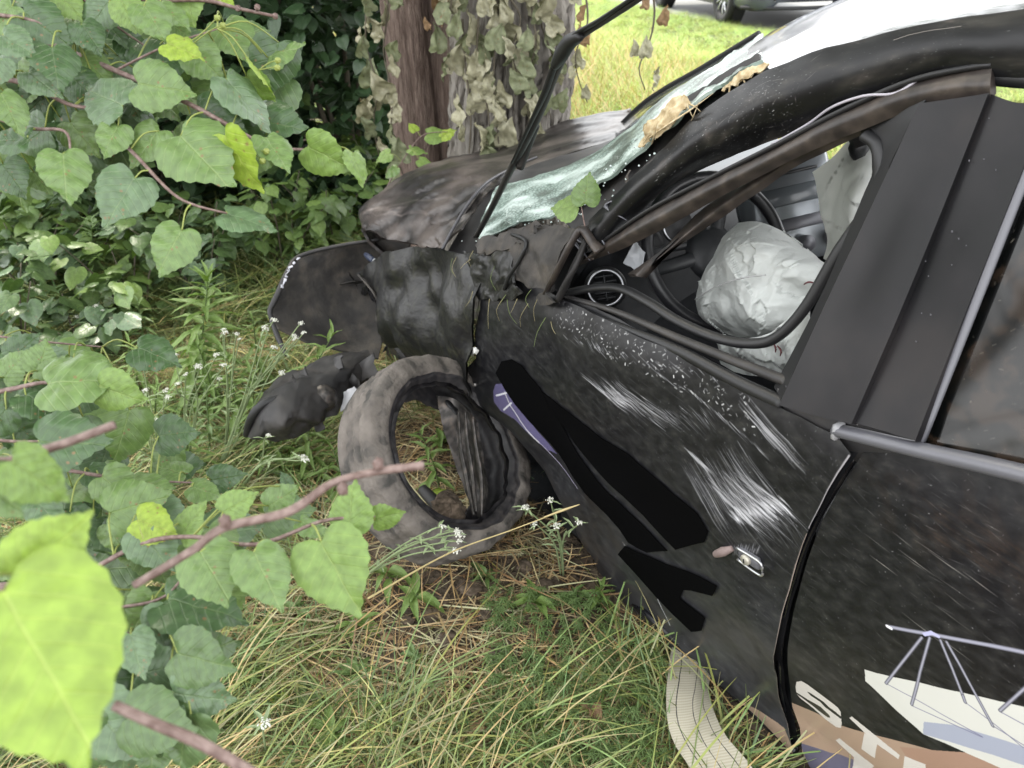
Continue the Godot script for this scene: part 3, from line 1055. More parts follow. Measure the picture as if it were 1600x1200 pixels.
	# lettering: S T and the line under it
	var ink := Color(0.78, 0.76, 0.73)
	fill_poly(im, f.call([Vector2(0.076, 0.072), Vector2(0.061, 0.089), Vector2(0.043, 0.094), Vector2(0.004, 0.094), Vector2(-0.025, 0.093), Vector2(-0.03, 0.084), Vector2(-0.028, 0.07), Vector2(-0.026, 0.045), Vector2(-0.02, 0.026), Vector2(-0.007, 0.015), Vector2(0.02, 0.01), Vector2(0.053, 0.013), Vector2(0.081, 0.014), Vector2(0.089, 0.021), Vector2(0.084, 0.048)]), ink)
	fill_poly(im, f.call([Vector2(0.052, 0.064), Vector2(0.045, 0.069), Vector2(0.01, 0.074), Vector2(-0.001, 0.07), Vector2(-0.015, 0.071), Vector2(-0.029, 0.069), Vector2(-0.026, 0.06), Vector2(0.004, 0.059), Vector2(0.009, 0.058), Vector2(0.021, 0.064), Vector2(0.043, 0.06)]), Color(0.14, 0.14, 0.14))
	fill_poly(im, f.call([Vector2(0.09, 0.027), Vector2(0.058, 0.033), Vector2(0.023, 0.046), Vector2(0.004, 0.04), Vector2(0.003, 0.034), Vector2(0.011, 0.026), Vector2(0.033, 0.022), Vector2(0.065, 0.022), Vector2(0.089, 0.021)]), Color(0.2, 0.19, 0.18))
	fill_poly(im, f.call([Vector2(-0.049, 0.087), Vector2(-0.056, 0.098), Vector2(-0.109, 0.094), Vector2(-0.152, 0.09), Vector2(-0.148, 0.074), Vector2(-0.099, 0.071)]), ink)
	fill_poly(im, f.call([Vector2(-0.08, 0.075), Vector2(-0.108, 0.079), Vector2(-0.094, 0.016), Vector2(-0.064, 0.01)]), ink)
	fill_poly(im, f.call([Vector2(0.008, -0.047), Vector2(-0.007, -0.022), Vector2(-0.085, -0.02), Vector2(-0.067, -0.069)]), ink)
	fill_poly(im, f.call([Vector2(-0.035, -0.046), Vector2(-0.07, -0.038), Vector2(-0.047, -0.119), Vector2(-0.014, -0.125)]), ink)
	fill_poly(im, f.call([Vector2(-0.162, 0.098), Vector2(-0.201, 0.117), Vector2(-0.196, 0.056), Vector2(-0.151, 0.03)]), ink)
	return tex(im)

func paint(t: Texture2D, rough := 0.3) -> StandardMaterial3D:
	var m := mat(Color.WHITE, rough)
	m.albedo_texture = t
	m.metallic_specular = 0.4
	return m

func build_car() -> void:
	var o := thing("wrecked_car", "black car with its front smashed against the tree, left window gone and airbags out", "car")
	var yaw := 0.53
	var u := Vector3(-sin(yaw), 0, -cos(yaw))
	var w := Vector3(cos(yaw), 0, -sin(yaw))
	var p := 0.131
	var u2 := u * cos(p) - Vector3.UP * sin(p)
	var v2 := u * sin(p) + Vector3.UP * cos(p)
	var q := 0.091
	o.transform = Transform3D(Basis(u2, v2 * cos(q) - w * sin(q), w * cos(q) + v2 * sin(q)), Vector3(0.54, 0.242, -0.995))
	car_inv = o.transform.affine_inverse()
	M.grit = noise_tex(0.3, [Color.BLACK, Color.WHITE], [0.35, 0.65], 51, 256)
	car_doors(o)
	car_upper(o)
	car_front(o)
	car_cabin(o)

func car_doors(o: Node3D) -> void:
	var u0 := Vector2(-0.15, -0.32)
	var us := Vector2(1.45, 1.15)
	var door := put("front_door", plate([Vector2(0.753, 0.72), Vector2(0.866, 0.728), Vector2(0.997, 0.714), Vector2(1.094, 0.722), Vector2(1.092, 0.627), Vector2(1.143, 0.47), Vector2(2.056, -0.176), Vector2(2.009, -0.345), Vector2(1.948, -0.511), Vector2(1.8, -0.568), Vector2(1.584, -0.619), Vector2(0.676, -0.141), Vector2(0.388, -0.166), Vector2(0.226, -0.175), Vector2(0.122, -0.196), Vector2(0.139, -0.075), Vector2(0.107, 0.103), Vector2(0.065, 0.274), Vector2(0.025, 0.416), Vector2(-0.005, 0.51), Vector2(-0.036, 0.588), Vector2(-0.067, 0.659), Vector2(-0.033, 0.674), Vector2(0.076, 0.679), Vector2(0.201, 0.692), Vector2(0.355, 0.702), Vector2(0.535, 0.711)], 0.036, u0, us, 0.012, 3, 0.02), paint(door_texture(u0, us), 0.34), o)
	# added matt black film covering the livery's lettering
	var film := mat(lin(0.0025, 0.0025, 0.0027), 0.9, 0.0, 0.1)
	var films := [[Vector2(0.832, 0.48), Vector2(0.777, 0.469), Vector2(0.632, 0.452), Vector2(0.414, 0.429), Vector2(0.257, 0.403), Vector2(0.231, 0.375), Vector2(0.252, 0.335), Vector2(0.352, 0.257), Vector2(0.452, 0.292), Vector2(0.552, 0.326), Vector2(0.649, 0.371), Vector2(0.725, 0.404), Vector2(0.813, 0.435)], [Vector2(1.007, 0.472), Vector2(0.968, 0.516), Vector2(0.924, 0.532), Vector2(0.885, 0.526), Vector2(0.814, 0.486), Vector2(0.783, 0.438), Vector2(0.712, 0.391), Vector2(0.663, 0.358), Vector2(0.572, 0.306), Vector2(0.471, 0.27), Vector2(0.382, 0.236), Vector2(0.459, 0.187), Vector2(0.526, 0.178), Vector2(0.592, 0.225), Vector2(0.67, 0.251), Vector2(0.73, 0.28), Vector2(0.809, 0.33), Vector2(0.885, 0.372), Vector2(0.931, 0.404), Vector2(0.968, 0.433)], [Vector2(0.614, 0.081), Vector2(0.543, 0.159), Vector2(0.467, 0.177), Vector2(0.358, 0.204), Vector2(0.224, 0.244), Vector2(0.248, 0.2), Vector2(0.355, 0.141), Vector2(0.375, 0.103), Vector2(0.309, 0.084), Vector2(0.337, 0.023), Vector2(0.388, -0.023), Vector2(0.443, 0), Vector2(0.481, 0.031), Vector2(0.536, 0.066)]]
	for fk in 3:
		var q: Array = films[fk]
		put("cover_film", plate(q, 0.03, u0, us, 0.012, 3, 0.001, -0.0035 - 0.001 * fk), film, door)
	# folded lower edge
	var sill: Array = []
	for k in [Vector2(1.8, -0.568), Vector2(1.584, -0.619), Vector2(0.676, -0.141), Vector2(0.388, -0.166), Vector2(0.122, -0.196)]: sill.append(side(k.x, k.y, 0.012))
	put("hem", tube(sill, [0.01, 0.012, 0.01], 8, 6), M.black, door)
	# door lock with its torn handle
	var c: Vector3 = Vector3(0.128, 0.369, -0.004)
	var lk := put("door_lock", merge([[box(Vector3(0.052, 0.028, 0.012), 0.005), Transform3D(Basis(), c)]]), M.greytrim, door)
	put("lock_rim", tube([c + Vector3(0.026, 0.012, -0.006), c + Vector3(-0.03, 0.014, -0.008), c + Vector3(-0.037, 0.0, -0.008), c + Vector3(-0.03, -0.016, -0.008), c + Vector3(0.026, -0.014, -0.006)], [0.0026], 6, 5), M.silver, lk)
	put("lock_cylinder", lathe([Vector2(0.0, -0.008), Vector2(0.009, -0.008), Vector2(0.0105, -0.005), Vector2(0.0105, 0.006)], 20), mat(lin(0.4, 0.38, 0.32), 0.35, 0.4), lk, Transform3D(Basis(Vector3(0, 0, 1), Vector3(0, 1, 0), Vector3(-1, 0, 0)), c + Vector3(0.002, 0, -0.005)))
	put("keyhole", box(Vector3(0.0022, 0.009, 0.002), 0.0004), M.rubber, lk, Transform3D(Basis(), c + Vector3(0.002, 0, -0.0138)))
	var pad := mat(lin(0.2, 0.15, 0.14), 0.7)
	put("handle_stub", tube([Vector3(0.216, 0.329, -0.006), Vector3(0.186, 0.356, -0.013), Vector3(0.167, 0.371, -0.006)], [0.007, 0.0095, 0.005], 8, 5), pad, door)
	# rear door
	var r0 := Vector2(-0.62, -0.35)
	var rs := Vector2(0.82, 1.12)
	var rd := put("rear_door", plate([Vector2(-0.075, 0.658), Vector2(-0.047, 0.593), Vector2(-0.017, 0.516), Vector2(0.011, 0.423), Vector2(0.048, 0.286), Vector2(0.086, 0.122), Vector2(0.119, -0.054), Vector2(0.107, -0.184), Vector2(0.02, -0.32), Vector2(-0.2, -0.32), Vector2(-0.58, -0.3), Vector2(-0.58, 0.74), Vector2(-0.295, 0.704), Vector2(-0.172, 0.69)], 0.045, r0, rs, 0.006, 9, 0.02, 0.012), paint(rear_texture(r0, rs), 0.3), o)
	put("door_edge", tube([Vector3(-0.055, 0.64, 0.046), Vector3(-0.026, 0.571, 0.035), Vector3(0.008, 0.488, 0.026), Vector3(0.039, 0.395, 0.022), Vector3(0.081, 0.249, 0.029), Vector3(0.126, 0.069, 0.056), Vector3(0.16, -0.115, 0.1), Vector3(0.136, -0.229, 0.1)], [0.0055], 6, 4), M.black, rd)
	# chrome-grey strip under the rear window
	var bt := put("belt_strip", tube([Vector3(-0.028, 0.679, 0.035), Vector3(-0.056, 0.685, 0.033), Vector3(-0.174, 0.699, 0.04), Vector3(-0.296, 0.715, 0.047), Vector3(-0.58, 0.745, 0.06)], [0.012, 0.0155], 10, 6, 0.8), M.greytrim, rd)
	put("strip_end", box(Vector3(0.012, 0.03, 0.022), 0.004), mat(lin(0.3, 0.3, 0.31), 0.5), bt, Transform3D(Basis(Vector3(0, 0, 1), 0.2), Vector3(-0.033, 0.681, 0.033)))
	# rear window, mud-splashed and reflecting leaves
	var gw := put("rear_window", patch([[Vector3(-0.154, 0.69, 0.056), Vector3(-0.35, 0.7, 0.07), Vector3(-0.6, 0.7, 0.07)], [Vector3(-0.17, 0.875, 0.139), Vector3(-0.38, 0.88, 0.145), Vector3(-0.6, 0.88, 0.145)], [Vector3(-0.192, 1.065, 0.224), Vector3(-0.42, 1.1, 0.245), Vector3(-0.6, 1.1, 0.245)]], 5, 5), rear_glass(), rd)
	put("window_edge", tube([Vector3(-0.156, 0.706, 0.049), Vector3(-0.169, 0.879, 0.127), Vector3(-0.181, 1.038, 0.198), Vector3(-0.189, 1.095, 0.224)], [0.0085], 8, 4, 0.6), M.greytrim, rd)
	# pillar trims: front door frame and rear door frame, one proud of the other
	var fp := [[Vector3(0.064, 0.691, 0.028), Vector3(-0.006, 0.698, 0.029), Vector3(-0.065, 0.703, 0.034)], [Vector3(0.037, 0.84, 0.103), Vector3(-0.026, 0.846, 0.1), Vector3(-0.08, 0.842, 0.104)], [Vector3(0.008, 0.979, 0.17), Vector3(-0.048, 0.983, 0.165), Vector3(-0.094, 0.978, 0.169)], [Vector3(-0.018, 1.11, 0.231), Vector3(-0.067, 1.117, 0.23), Vector3(-0.108, 1.123, 0.237)]]
	put("pillar_trim", patch(fp, 5, 5, 0, 8, 1, 0.014), M.pillar, door)
	var rp := [[Vector3(-0.064, 0.701, 0.041), Vector3(-0.115, 0.705, 0.043), Vector3(-0.16, 0.708, 0.044)], [Vector3(-0.074, 0.836, 0.117), Vector3(-0.122, 0.843, 0.119), Vector3(-0.166, 0.876, 0.134)], [Vector3(-0.091, 0.975, 0.18), Vector3(-0.138, 0.977, 0.179), Vector3(-0.178, 1.036, 0.206)], [Vector3(-0.106, 1.121, 0.246), Vector3(-0.148, 1.111, 0.239), Vector3(-0.185, 1.115, 0.241)]]
	put("pillar_trim", patch(rp, 5, 5, 0, 8, 1, 0.014), M.pillar, rd)
	put("belt_filler", patch([[Vector3(0.104, 0.7, 0.054), Vector3(0.015, 0.698, 0.049), Vector3(-0.06, 0.694, 0.049), Vector3(-0.152, 0.699, 0.058)], [Vector3(0.089, 0.679, 0.043), Vector3(0.008, 0.673, 0.038), Vector3(-0.066, 0.668, 0.038), Vector3(-0.16, 0.678, 0.05)], [Vector3(0.083, 0.654, 0.041), Vector3(0.011, 0.642, 0.038), Vector3(-0.062, 0.634, 0.041), Vector3(-0.165, 0.657, 0.047)]], 5, 5), M.plastic, door)
	put("trim_seal", tube([Vector3(0.061, 0.695, 0.028), Vector3(0.035, 0.841, 0.102), Vector3(0.006, 0.98, 0.168), Vector3(-0.021, 1.111, 0.229)], [0.0035], 6, 6), M.rubber, door)
	put("trim_seam", tube([Vector3(-0.058, 0.696, 0.043), Vector3(-0.078, 0.841, 0.107), Vector3(-0.096, 0.978, 0.169), Vector3(-0.11, 1.123, 0.236)], [0.0018], 5, 6), mat(lin(0.2, 0.19, 0.18), 0.6), door)
	for e in 46:
		var q := curve_at([Vector3(0.051, 0.709, 0.034), Vector3(-0.07, 0.863, 0.109), Vector3(-0.076, 1.102, 0.22)], R(0, 1)) + Vector3(R(-0.07, 0.05), 0, 0)
		put("dust_fleck", box(Vector3(R(0.001, 0.0025), R(0.001, 0.003), 0.0008), 0.0003), M.greytrim, door, Transform3D(Basis(), side(q.x, q.y, -0.0135)))
	# window channel along the front edge of the trim
	put("window_channel", patch([[Vector3(0.113, 0.687, 0.072), Vector3(0.067, 0.69, 0.04)], [Vector3(0.076, 0.821, 0.133), Vector3(0.037, 0.84, 0.111)], [Vector3(0.051, 0.958, 0.194), Vector3(0.006, 0.981, 0.175)], [Vector3(0.043, 1.022, 0.223), Vector3(-0.004, 1.042, 0.202)], [Vector3(0.058, 1.05, 0.236), Vector3(-0.016, 1.086, 0.222)], [Vector3(0.097, 1.069, 0.244), Vector3(-0.024, 1.114, 0.235)]], 5, 4, 0.002, 20, 4, 0.012), M.rubber, door)
	# belt rails under the front window
	put("window_rail", tube([Vector3(0.759, 0.714, 0.074), Vector3(0.556, 0.724, 0.071), Vector3(0.354, 0.718, 0.066), Vector3(0.204, 0.714, 0.064), Vector3(0.084, 0.711, 0.065)], [0.006, 0.009, 0.011], 8, 6, 0.8), M.plastic, door)
	put("window_rail", tube([Vector3(0.711, 0.701, 0.06), Vector3(0.52, 0.701, 0.056), Vector3(0.343, 0.699, 0.054), Vector3(0.19, 0.686, 0.048), Vector3(0.081, 0.681, 0.045)], [0.008, 0.011, 0.013], 8, 6), M.rubber, door)
	# upper window frame, bent out of line
	var fr := [[Vector3(0.72, 0.782, 0.105), Vector3(0.671, 0.812, 0.094), Vector3(0.648, 0.841, 0.122)], [Vector3(0.524, 0.863, 0.132), Vector3(0.501, 0.9, 0.124), Vector3(0.514, 0.919, 0.151)], [Vector3(0.365, 0.943, 0.163), Vector3(0.343, 0.976, 0.154), Vector3(0.358, 0.991, 0.179)], [Vector3(0.232, 1.009, 0.187), Vector3(0.216, 1.037, 0.18), Vector3(0.227, 1.05, 0.202)], [Vector3(0.101, 1.067, 0.213), Vector3(0.096, 1.092, 0.205), Vector3(0.115, 1.102, 0.225)], [Vector3(-0.012, 1.106, 0.231), Vector3(-0.014, 1.13, 0.222), Vector3(0.006, 1.142, 0.241)], [Vector3(-0.108, 1.12, 0.233), Vector3(-0.11, 1.14, 0.228), Vector3(-0.097, 1.159, 0.248)]]
	var fm := put("window_frame", patch(fr, 5, 5, 0.003, 9, 6, 0.014), M.rail, door)
	put("frame_lip", tube([Vector3(0.64, 0.844, 0.113), Vector3(0.504, 0.924, 0.143), Vector3(0.351, 0.995, 0.173), Vector3(0.221, 1.053, 0.195), Vector3(0.11, 1.105, 0.219), Vector3(0.003, 1.145, 0.236), Vector3(-0.1, 1.161, 0.244)], [0.0045], 6, 5), M.rubber, fm)
	put("bright_wire", tube([Vector3(0.237, 1.051, 0.202), Vector3(0.179, 1.081, 0.22), Vector3(0.13, 1.109, 0.22), Vector3(0.076, 1.125, 0.223), Vector3(0.027, 1.128, 0.229), Vector3(-0.005, 1.148, 0.239)], [0.0022], 5, 6), mat(lin(0.4, 0.38, 0.42), 0.35), fm)
	# torn weatherstrip that crosses the opening below it
	var sr := [[Vector3(0.571, 0.777, 0.133), Vector3(0.52, 0.792, 0.119), Vector3(0.52, 0.803, 0.144)], [Vector3(0.421, 0.871, 0.175), Vector3(0.402, 0.897, 0.167), Vector3(0.425, 0.909, 0.192)], [Vector3(0.306, 0.945, 0.198), Vector3(0.296, 0.971, 0.19), Vector3(0.316, 0.981, 0.215)], [Vector3(0.206, 1.011, 0.218), Vector3(0.202, 1.03, 0.212), Vector3(0.222, 1.041, 0.232)], [Vector3(0.087, 1.065, 0.232), Vector3(0.089, 1.081, 0.23), Vector3(0.103, 1.092, 0.245)]]
	put("weatherstrip", patch(sr, 5, 5, 0.004, 12, 7, 0.01), M.rail, door)
	# rubber seal hanging in a loop
	put("rubber_seal", tube([Vector3(0.764, 0.713, 0.074), Vector3(0.689, 0.737, 0.095), Vector3(0.593, 0.754, 0.113), Vector3(0.495, 0.747, 0.109), Vector3(0.393, 0.73, 0.102), Vector3(0.295, 0.719, 0.107), Vector3(0.212, 0.729, 0.111), Vector3(0.162, 0.752, 0.121), Vector3(0.12, 0.808, 0.142), Vector3(0.08, 0.899, 0.172), Vector3(0.044, 0.972, 0.2), Vector3(0.036, 1.02, 0.212), Vector3(0.049, 1.054, 0.222), Vector3(0.073, 1.068, 0.224)], [0.012, 0.0115, 0.0135, 0.013], 10, 7, 0.75), M.rubber, door)

func rear_glass() -> StandardMaterial3D:
	var im := noise_image(256, 320, 0.012, 61, [Color(0.02, 0.022, 0.022), Color(0.03, 0.035, 0.033), Color(0.08, 0.07, 0.055)], [0.3, 0.6, 0.9])
	var n := nz(62, 0.02)
	n.fractal_octaves = 5
	for y in 320:
		for x in 256:
			var q := n.get_noise_2d(x, y)
			var k := clampf((q + 0.25 - absf(x / 256.0 - 0.3) * 1.1) * 4.0, 0.0, 1.0)
			if k > 0.0: im.set_pixel(x, y, im.get_pixel(x, y).lerp(Color(0.2, 0.155, 0.12), k * 0.7))
	for i in 160:
		var p := Vector2(R(0, 256), R(0, 320))
		line(im, p, p + Vector2(R(-3, 3), R(-3, 3)), R(0.6, 1.6), Color(0.5, 0.48, 0.44, R(0.2, 0.7)))
	var m := mat(Color.WHITE, 0.08)
	m.albedo_texture = tex(im)
	return m

func crack_texture() -> ImageTexture:
	# safety glass broken into crumbs: pale cells with darker green joints
	var n := FastNoiseLite.new()
	n.noise_type = FastNoiseLite.TYPE_CELLULAR
	n.cellular_return_type = FastNoiseLite.RETURN_DISTANCE2_SUB
	n.frequency = 0.14
	n.fractal_type = FastNoiseLite.FRACTAL_NONE
	var big := nz(5, 0.006)
	var im := Image.create_empty(768, 256, false, Image.FORMAT_RGB8)
	for y in 256:
		for x in 768:
			var d := n.get_noise_2d(x * 0.9, y * 0.9) + 1.0
			var b := big.get_noise_2d(x, y * 2.0)
			var k := clampf(d * 2.4, 0.0, 1.0)
			var c := Color(0.34, 0.4, 0.37).lerp(Color(0.58, 0.65, 0.62), k)
			c = c.lerp(Color(0.8, 0.85, 0.83), clampf(b * 1.8 + 0.05, 0.0, 0.85))
			c = c.lerp(Color(0.2, 0.23, 0.2), clampf(-b * 1.6 - 0.15, 0.0, 0.6))
			im.set_pixel(x, y, c)
	for i in 130:
		var p := Vector2(R(0, 768), R(120, 256))
		line(im, p, p + Vector2(R(-16, 16), R(-30, 30)), R(0.6, 1.4), Color(0.95, 0.97, 0.96, R(0.3, 0.9)))
	return tex(im)

func car_upper(o: Node3D) -> void:
	# roof
	var near := [Vector3(0.44, 1.085, 0.235), Vector3(0.3, 1.14, 0.252), Vector3(0.17, 1.178, 0.268), Vector3(0.0, 1.2, 0.276), Vector3(-0.14, 1.212, 0.282), Vector3(-0.6, 1.235, 0.29)]
	var far := [Vector3(1.15, 1.105, 1.28), Vector3(0.98, 1.15, 1.28), Vector3(0.75, 1.185, 1.28), Vector3(0.45, 1.21, 1.28), Vector3(0.1, 1.225, 1.28), Vector3(-0.5, 1.24, 1.28)]
	var g: Array = []
	for i in 6:
		var t: float = [0.0, 0.05, 0.2, 0.5, 0.8, 1.0][i]
		var row: Array = []
		for k in 6:
			var q: Vector3 = near[k].lerp(far[k], t)
			q.y += [0.0, 0.012, 0.026, 0.035, 0.022, -0.01][i]
			row.append(q)
		g.append(row)
	var gloss := tri(mat(Color.WHITE, 0.16), 2.0)
	gloss.albedo_texture = noise_tex(0.02, [lin(0.012, 0.012, 0.014), lin(0.03, 0.03, 0.03)], [0.4, 0.8], 91)
	gloss.clearcoat_enabled = true
	gloss.clearcoat = 1.0
	gloss.clearcoat_roughness = 0.08
	put("roof", patch(g, 5, 6, 0.003, 3.0, 6, 0.01), gloss, o)
	# cant rail and broken A-pillar under the roof edge
	var A := [[Vector3(0.667, 0.877, 0.128), Vector3(0.644, 0.856, 0.114), Vector3(0.676, 0.82, 0.122)], [Vector3(0.579, 0.958, 0.164), Vector3(0.561, 0.938, 0.147), Vector3(0.602, 0.899, 0.158)], [Vector3(0.478, 1.033, 0.198), Vector3(0.447, 1.015, 0.178), Vector3(0.492, 0.981, 0.205)], [Vector3(0.399, 1.091, 0.224), Vector3(0.349, 1.067, 0.197), Vector3(0.377, 1.022, 0.228)], [Vector3(0.296, 1.141, 0.246), Vector3(0.25, 1.11, 0.219), Vector3(0.274, 1.055, 0.243)], [Vector3(0.165, 1.178, 0.263), Vector3(0.12, 1.145, 0.237), Vector3(0.121, 1.098, 0.252)], [Vector3(0.012, 1.2, 0.273), Vector3(-0.009, 1.175, 0.252), Vector3(-0.01, 1.134, 0.264)], [Vector3(-0.116, 1.211, 0.278), Vector3(-0.133, 1.181, 0.255), Vector3(-0.131, 1.136, 0.264)], [Vector3(-0.58, 1.235, 0.29), Vector3(-0.58, 1.18, 0.255), Vector3(-0.58, 1.1, 0.24)]]
	var ap := put("a_pillar", patch(A, 6, 6, 0.006, 5.0, 12, 0.016), paint(pillar_texture(), 0.3), o)
	put("roof_gutter", tube([Vector3(0.288, 1.145, 0.246), Vector3(0.22, 1.166, 0.254), Vector3(0.163, 1.18, 0.26), Vector3(0.082, 1.192, 0.266), Vector3(0.009, 1.201, 0.27), Vector3(-0.118, 1.212, 0.274), Vector3(-0.58, 1.236, 0.287)], [0.0035], 6, 6), M.greytrim, ap)
	put("door_seal", tube([Vector3(-0.095, 1.143, 0.257), Vector3(-0.137, 1.14, 0.254), Vector3(-0.58, 1.11, 0.235)], [0.011], 8, 6), M.rubber, ap)
	# torn wood and peeled paint wedged into the pillar
	var wood := tri(mat(Color.WHITE, 0.8), 8.0)
	wood.albedo_texture = noise_tex(0.03, [lin(0.34, 0.25, 0.13), lin(0.5, 0.4, 0.24), lin(0.62, 0.54, 0.38)], [0.3, 0.55, 0.8], 95, 256)
	var sp := [[Vector3(0.544, 1.041, 0.181), Vector3(0.515, 1.067, 0.183), Vector3(0.486, 1.097, 0.197), Vector3(0.462, 1.125, 0.219)], [Vector3(0.536, 1.07, 0.195), Vector3(0.507, 1.094, 0.196), Vector3(0.479, 1.116, 0.205), Vector3(0.449, 1.137, 0.225)], [Vector3(0.37, 1.14, 0.231), Vector3(0.339, 1.152, 0.232), Vector3(0.31, 1.161, 0.236), Vector3(0.284, 1.171, 0.248)], [Vector3(0.581, 1.043, 0.183), Vector3(0.56, 1.057, 0.184), Vector3(0.548, 1.072, 0.195), Vector3(0.549, 1.083, 0.211)], [Vector3(0.531, 1.053, 0.182), Vector3(0.479, 1.078, 0.188), Vector3(0.43, 1.103, 0.204), Vector3(0.391, 1.128, 0.226)], [Vector3(0.521, 1.042, 0.182), Vector3(0.497, 1.062, 0.171), Vector3(0.486, 1.082, 0.17), Vector3(0.486, 1.092, 0.175)], [Vector3(0.425, 1.084, 0.201), Vector3(0.412, 1.096, 0.196), Vector3(0.405, 1.109, 0.198), Vector3(0.398, 1.119, 0.197)]]
	var rr := [[0.008, 0.027, 0.024, 0.006], [0.006, 0.02, 0.016, 0.003], [0.006, 0.02, 0.019, 0.004], [0.006, 0.024, 0.016, 0.004], [0.003, 0.005, 0.004, 0.001], [0.002, 0.004, 0.002, 0.001], [0.001, 0.003, 0.002, 0.001]]
	for q in [[[Vector3(0.566, 1.034, 0.182), Vector3(0.544, 1.065, 0.188), Vector3(0.515, 1.097, 0.203), Vector3(0.477, 1.127, 0.224)], [Vector3(0.548, 1.04, 0.181), Vector3(0.516, 1.068, 0.184), Vector3(0.479, 1.099, 0.198), Vector3(0.455, 1.125, 0.219)], [Vector3(0.537, 1.042, 0.186), Vector3(0.495, 1.065, 0.188), Vector3(0.467, 1.089, 0.201), Vector3(0.445, 1.117, 0.222)]], [[Vector3(0.38, 1.141, 0.235), Vector3(0.35, 1.156, 0.237), Vector3(0.318, 1.166, 0.242), Vector3(0.29, 1.173, 0.251)], [Vector3(0.366, 1.134, 0.229), Vector3(0.333, 1.144, 0.228), Vector3(0.302, 1.156, 0.233), Vector3(0.28, 1.167, 0.246)]], [[Vector3(0.56, 1.062, 0.191), Vector3(0.536, 1.083, 0.19), Vector3(0.528, 1.09, 0.203)], [Vector3(0.539, 1.047, 0.185), Vector3(0.504, 1.066, 0.183), Vector3(0.504, 1.075, 0.197)]]]:
		put("wood_splinter", patch(q, 8, 8, 0.009, 30.0, 96, 0.004), wood, ap)
	for k in range(4, sp.size()): put("wood_splinter", tube(sp[k], rr[k], 9, 7, 0.3, Vector3(0.3, 0.8, -0.4)), wood, ap)
	for k in 9:
		var a := curve_at([Vector3(0.581, 1.029, 0.176), Vector3(0.497, 1.087, 0.202), Vector3(0.407, 1.125, 0.219), Vector3(0.307, 1.164, 0.245)], R(0, 1))
		var d := Vector3(R(-1, 1), R(-1, 0.7), R(-0.6, 0.1)).normalized() * R(0.02, 0.05)
		put("wood_splinter", tube([a, a + d * 0.5 + Vector3(0, 0, R(-0.005, 0.005)), a + d], [0.0022, 0.0006], 4, 3), wood, ap)
	# windscreen: the strip along the pillar is crushed to white crumbs, the rest still mirrors the sky
	var lo := [Vector3(1.251, 0.749, 0.13), Vector3(1.055, 0.821, 0.14), Vector3(0.849, 0.873, 0.15), Vector3(0.71, 0.945, 0.17), Vector3(0.612, 1, 0.18), Vector3(0.517, 1.06, 0.2), Vector3(0.435, 1.111, 0.22), Vector3(0.366, 1.15, 0.235), Vector3(0.297, 1.179, 0.25)]
	var mi := [Vector3(1.263, 0.8, 0.16), Vector3(1.088, 0.873, 0.18), Vector3(0.936, 0.904, 0.21), Vector3(0.816, 0.956, 0.25), Vector3(0.751, 1.008, 0.3), Vector3(0.694, 1.06, 0.36), Vector3(0.639, 1.107, 0.42), Vector3(0.624, 1.133, 0.5), Vector3(0.631, 1.149, 0.6)]
	var up := [Vector3(1.311, 0.867, 0.25), Vector3(1.247, 0.88, 0.3), Vector3(1.153, 0.899, 0.36), Vector3(1.049, 0.939, 0.42), Vector3(0.993, 0.989, 0.5), Vector3(0.964, 1.042, 0.6), Vector3(0.925, 1.085, 0.7), Vector3(0.961, 1.109, 0.85), Vector3(1.06, 1.124, 1.05)]
	var cg := mat(Color.WHITE, 0.4)
	cg.albedo_texture = crack_texture()
	bump(cg, cg.albedo_texture, 0.25)
	var ws_ := put("windscreen", patch([up, mi, lo], 10, 6, 0.008, 14.0, 21, 0.006), cg, o)
	var fe := [Vector3(2.007, 0.783, 1.2), Vector3(1.829, 0.878, 1.2), Vector3(1.672, 0.943, 1.2), Vector3(1.499, 1.002, 1.2), Vector3(1.343, 1.058, 1.2), Vector3(1.203, 1.108, 1.2)]
	var clear := mat(Color(0.5, 0.53, 0.54, 0.4), 0.06)
	clear.transparency = BaseMaterial3D.TRANSPARENCY_ALPHA
	put("clear_glass", patch([fe, [Vector3(1.518, 0.876, 0.85), Vector3(1.373, 0.951, 0.85), Vector3(1.236, 0.997, 0.85), Vector3(1.143, 1.041, 0.9), Vector3(1.126, 1.075, 1), Vector3(1.103, 1.109, 1.1)], [Vector3(0.992, 0.993, 0.5), Vector3(0.952, 1.031, 0.55), Vector3(0.938, 1.049, 0.6), Vector3(0.925, 1.084, 0.7), Vector3(0.961, 1.108, 0.85), Vector3(1.06, 1.116, 1.05)]], 5, 5, 0.002, 4.0, 3, 0.005), clear, ws_)
	put("glass_seal", tube([Vector3(2.031, 0.769, 1.2), Vector3(1.828, 0.883, 1.2), Vector3(1.672, 0.948, 1.2), Vector3(1.498, 1.006, 1.2), Vector3(1.343, 1.062, 1.2), Vector3(1.213, 1.109, 1.2)], [0.009], 6, 6), M.rubber, ws_)
	put("pillar_flange", patch([[Vector3(1.015, 0.86, 0.22), Vector3(0.837, 0.932, 0.24), Vector3(0.739, 0.987, 0.26), Vector3(0.628, 1.053, 0.28), Vector3(0.535, 1.108, 0.3), Vector3(0.44, 1.15, 0.3), Vector3(0.347, 1.178, 0.3)], [Vector3(0.725, 0.845, 0.121), Vector3(0.66, 0.89, 0.142), Vector3(0.589, 0.958, 0.172), Vector3(0.519, 1.009, 0.195), Vector3(0.454, 1.056, 0.216), Vector3(0.387, 1.099, 0.236), Vector3(0.303, 1.141, 0.255)]], 6, 6, 0.008, 16.0, 25, 0.006), M.plastic, ap)
	# loose crumbs and shreds along the broken pillar
	var crumb: Array = []
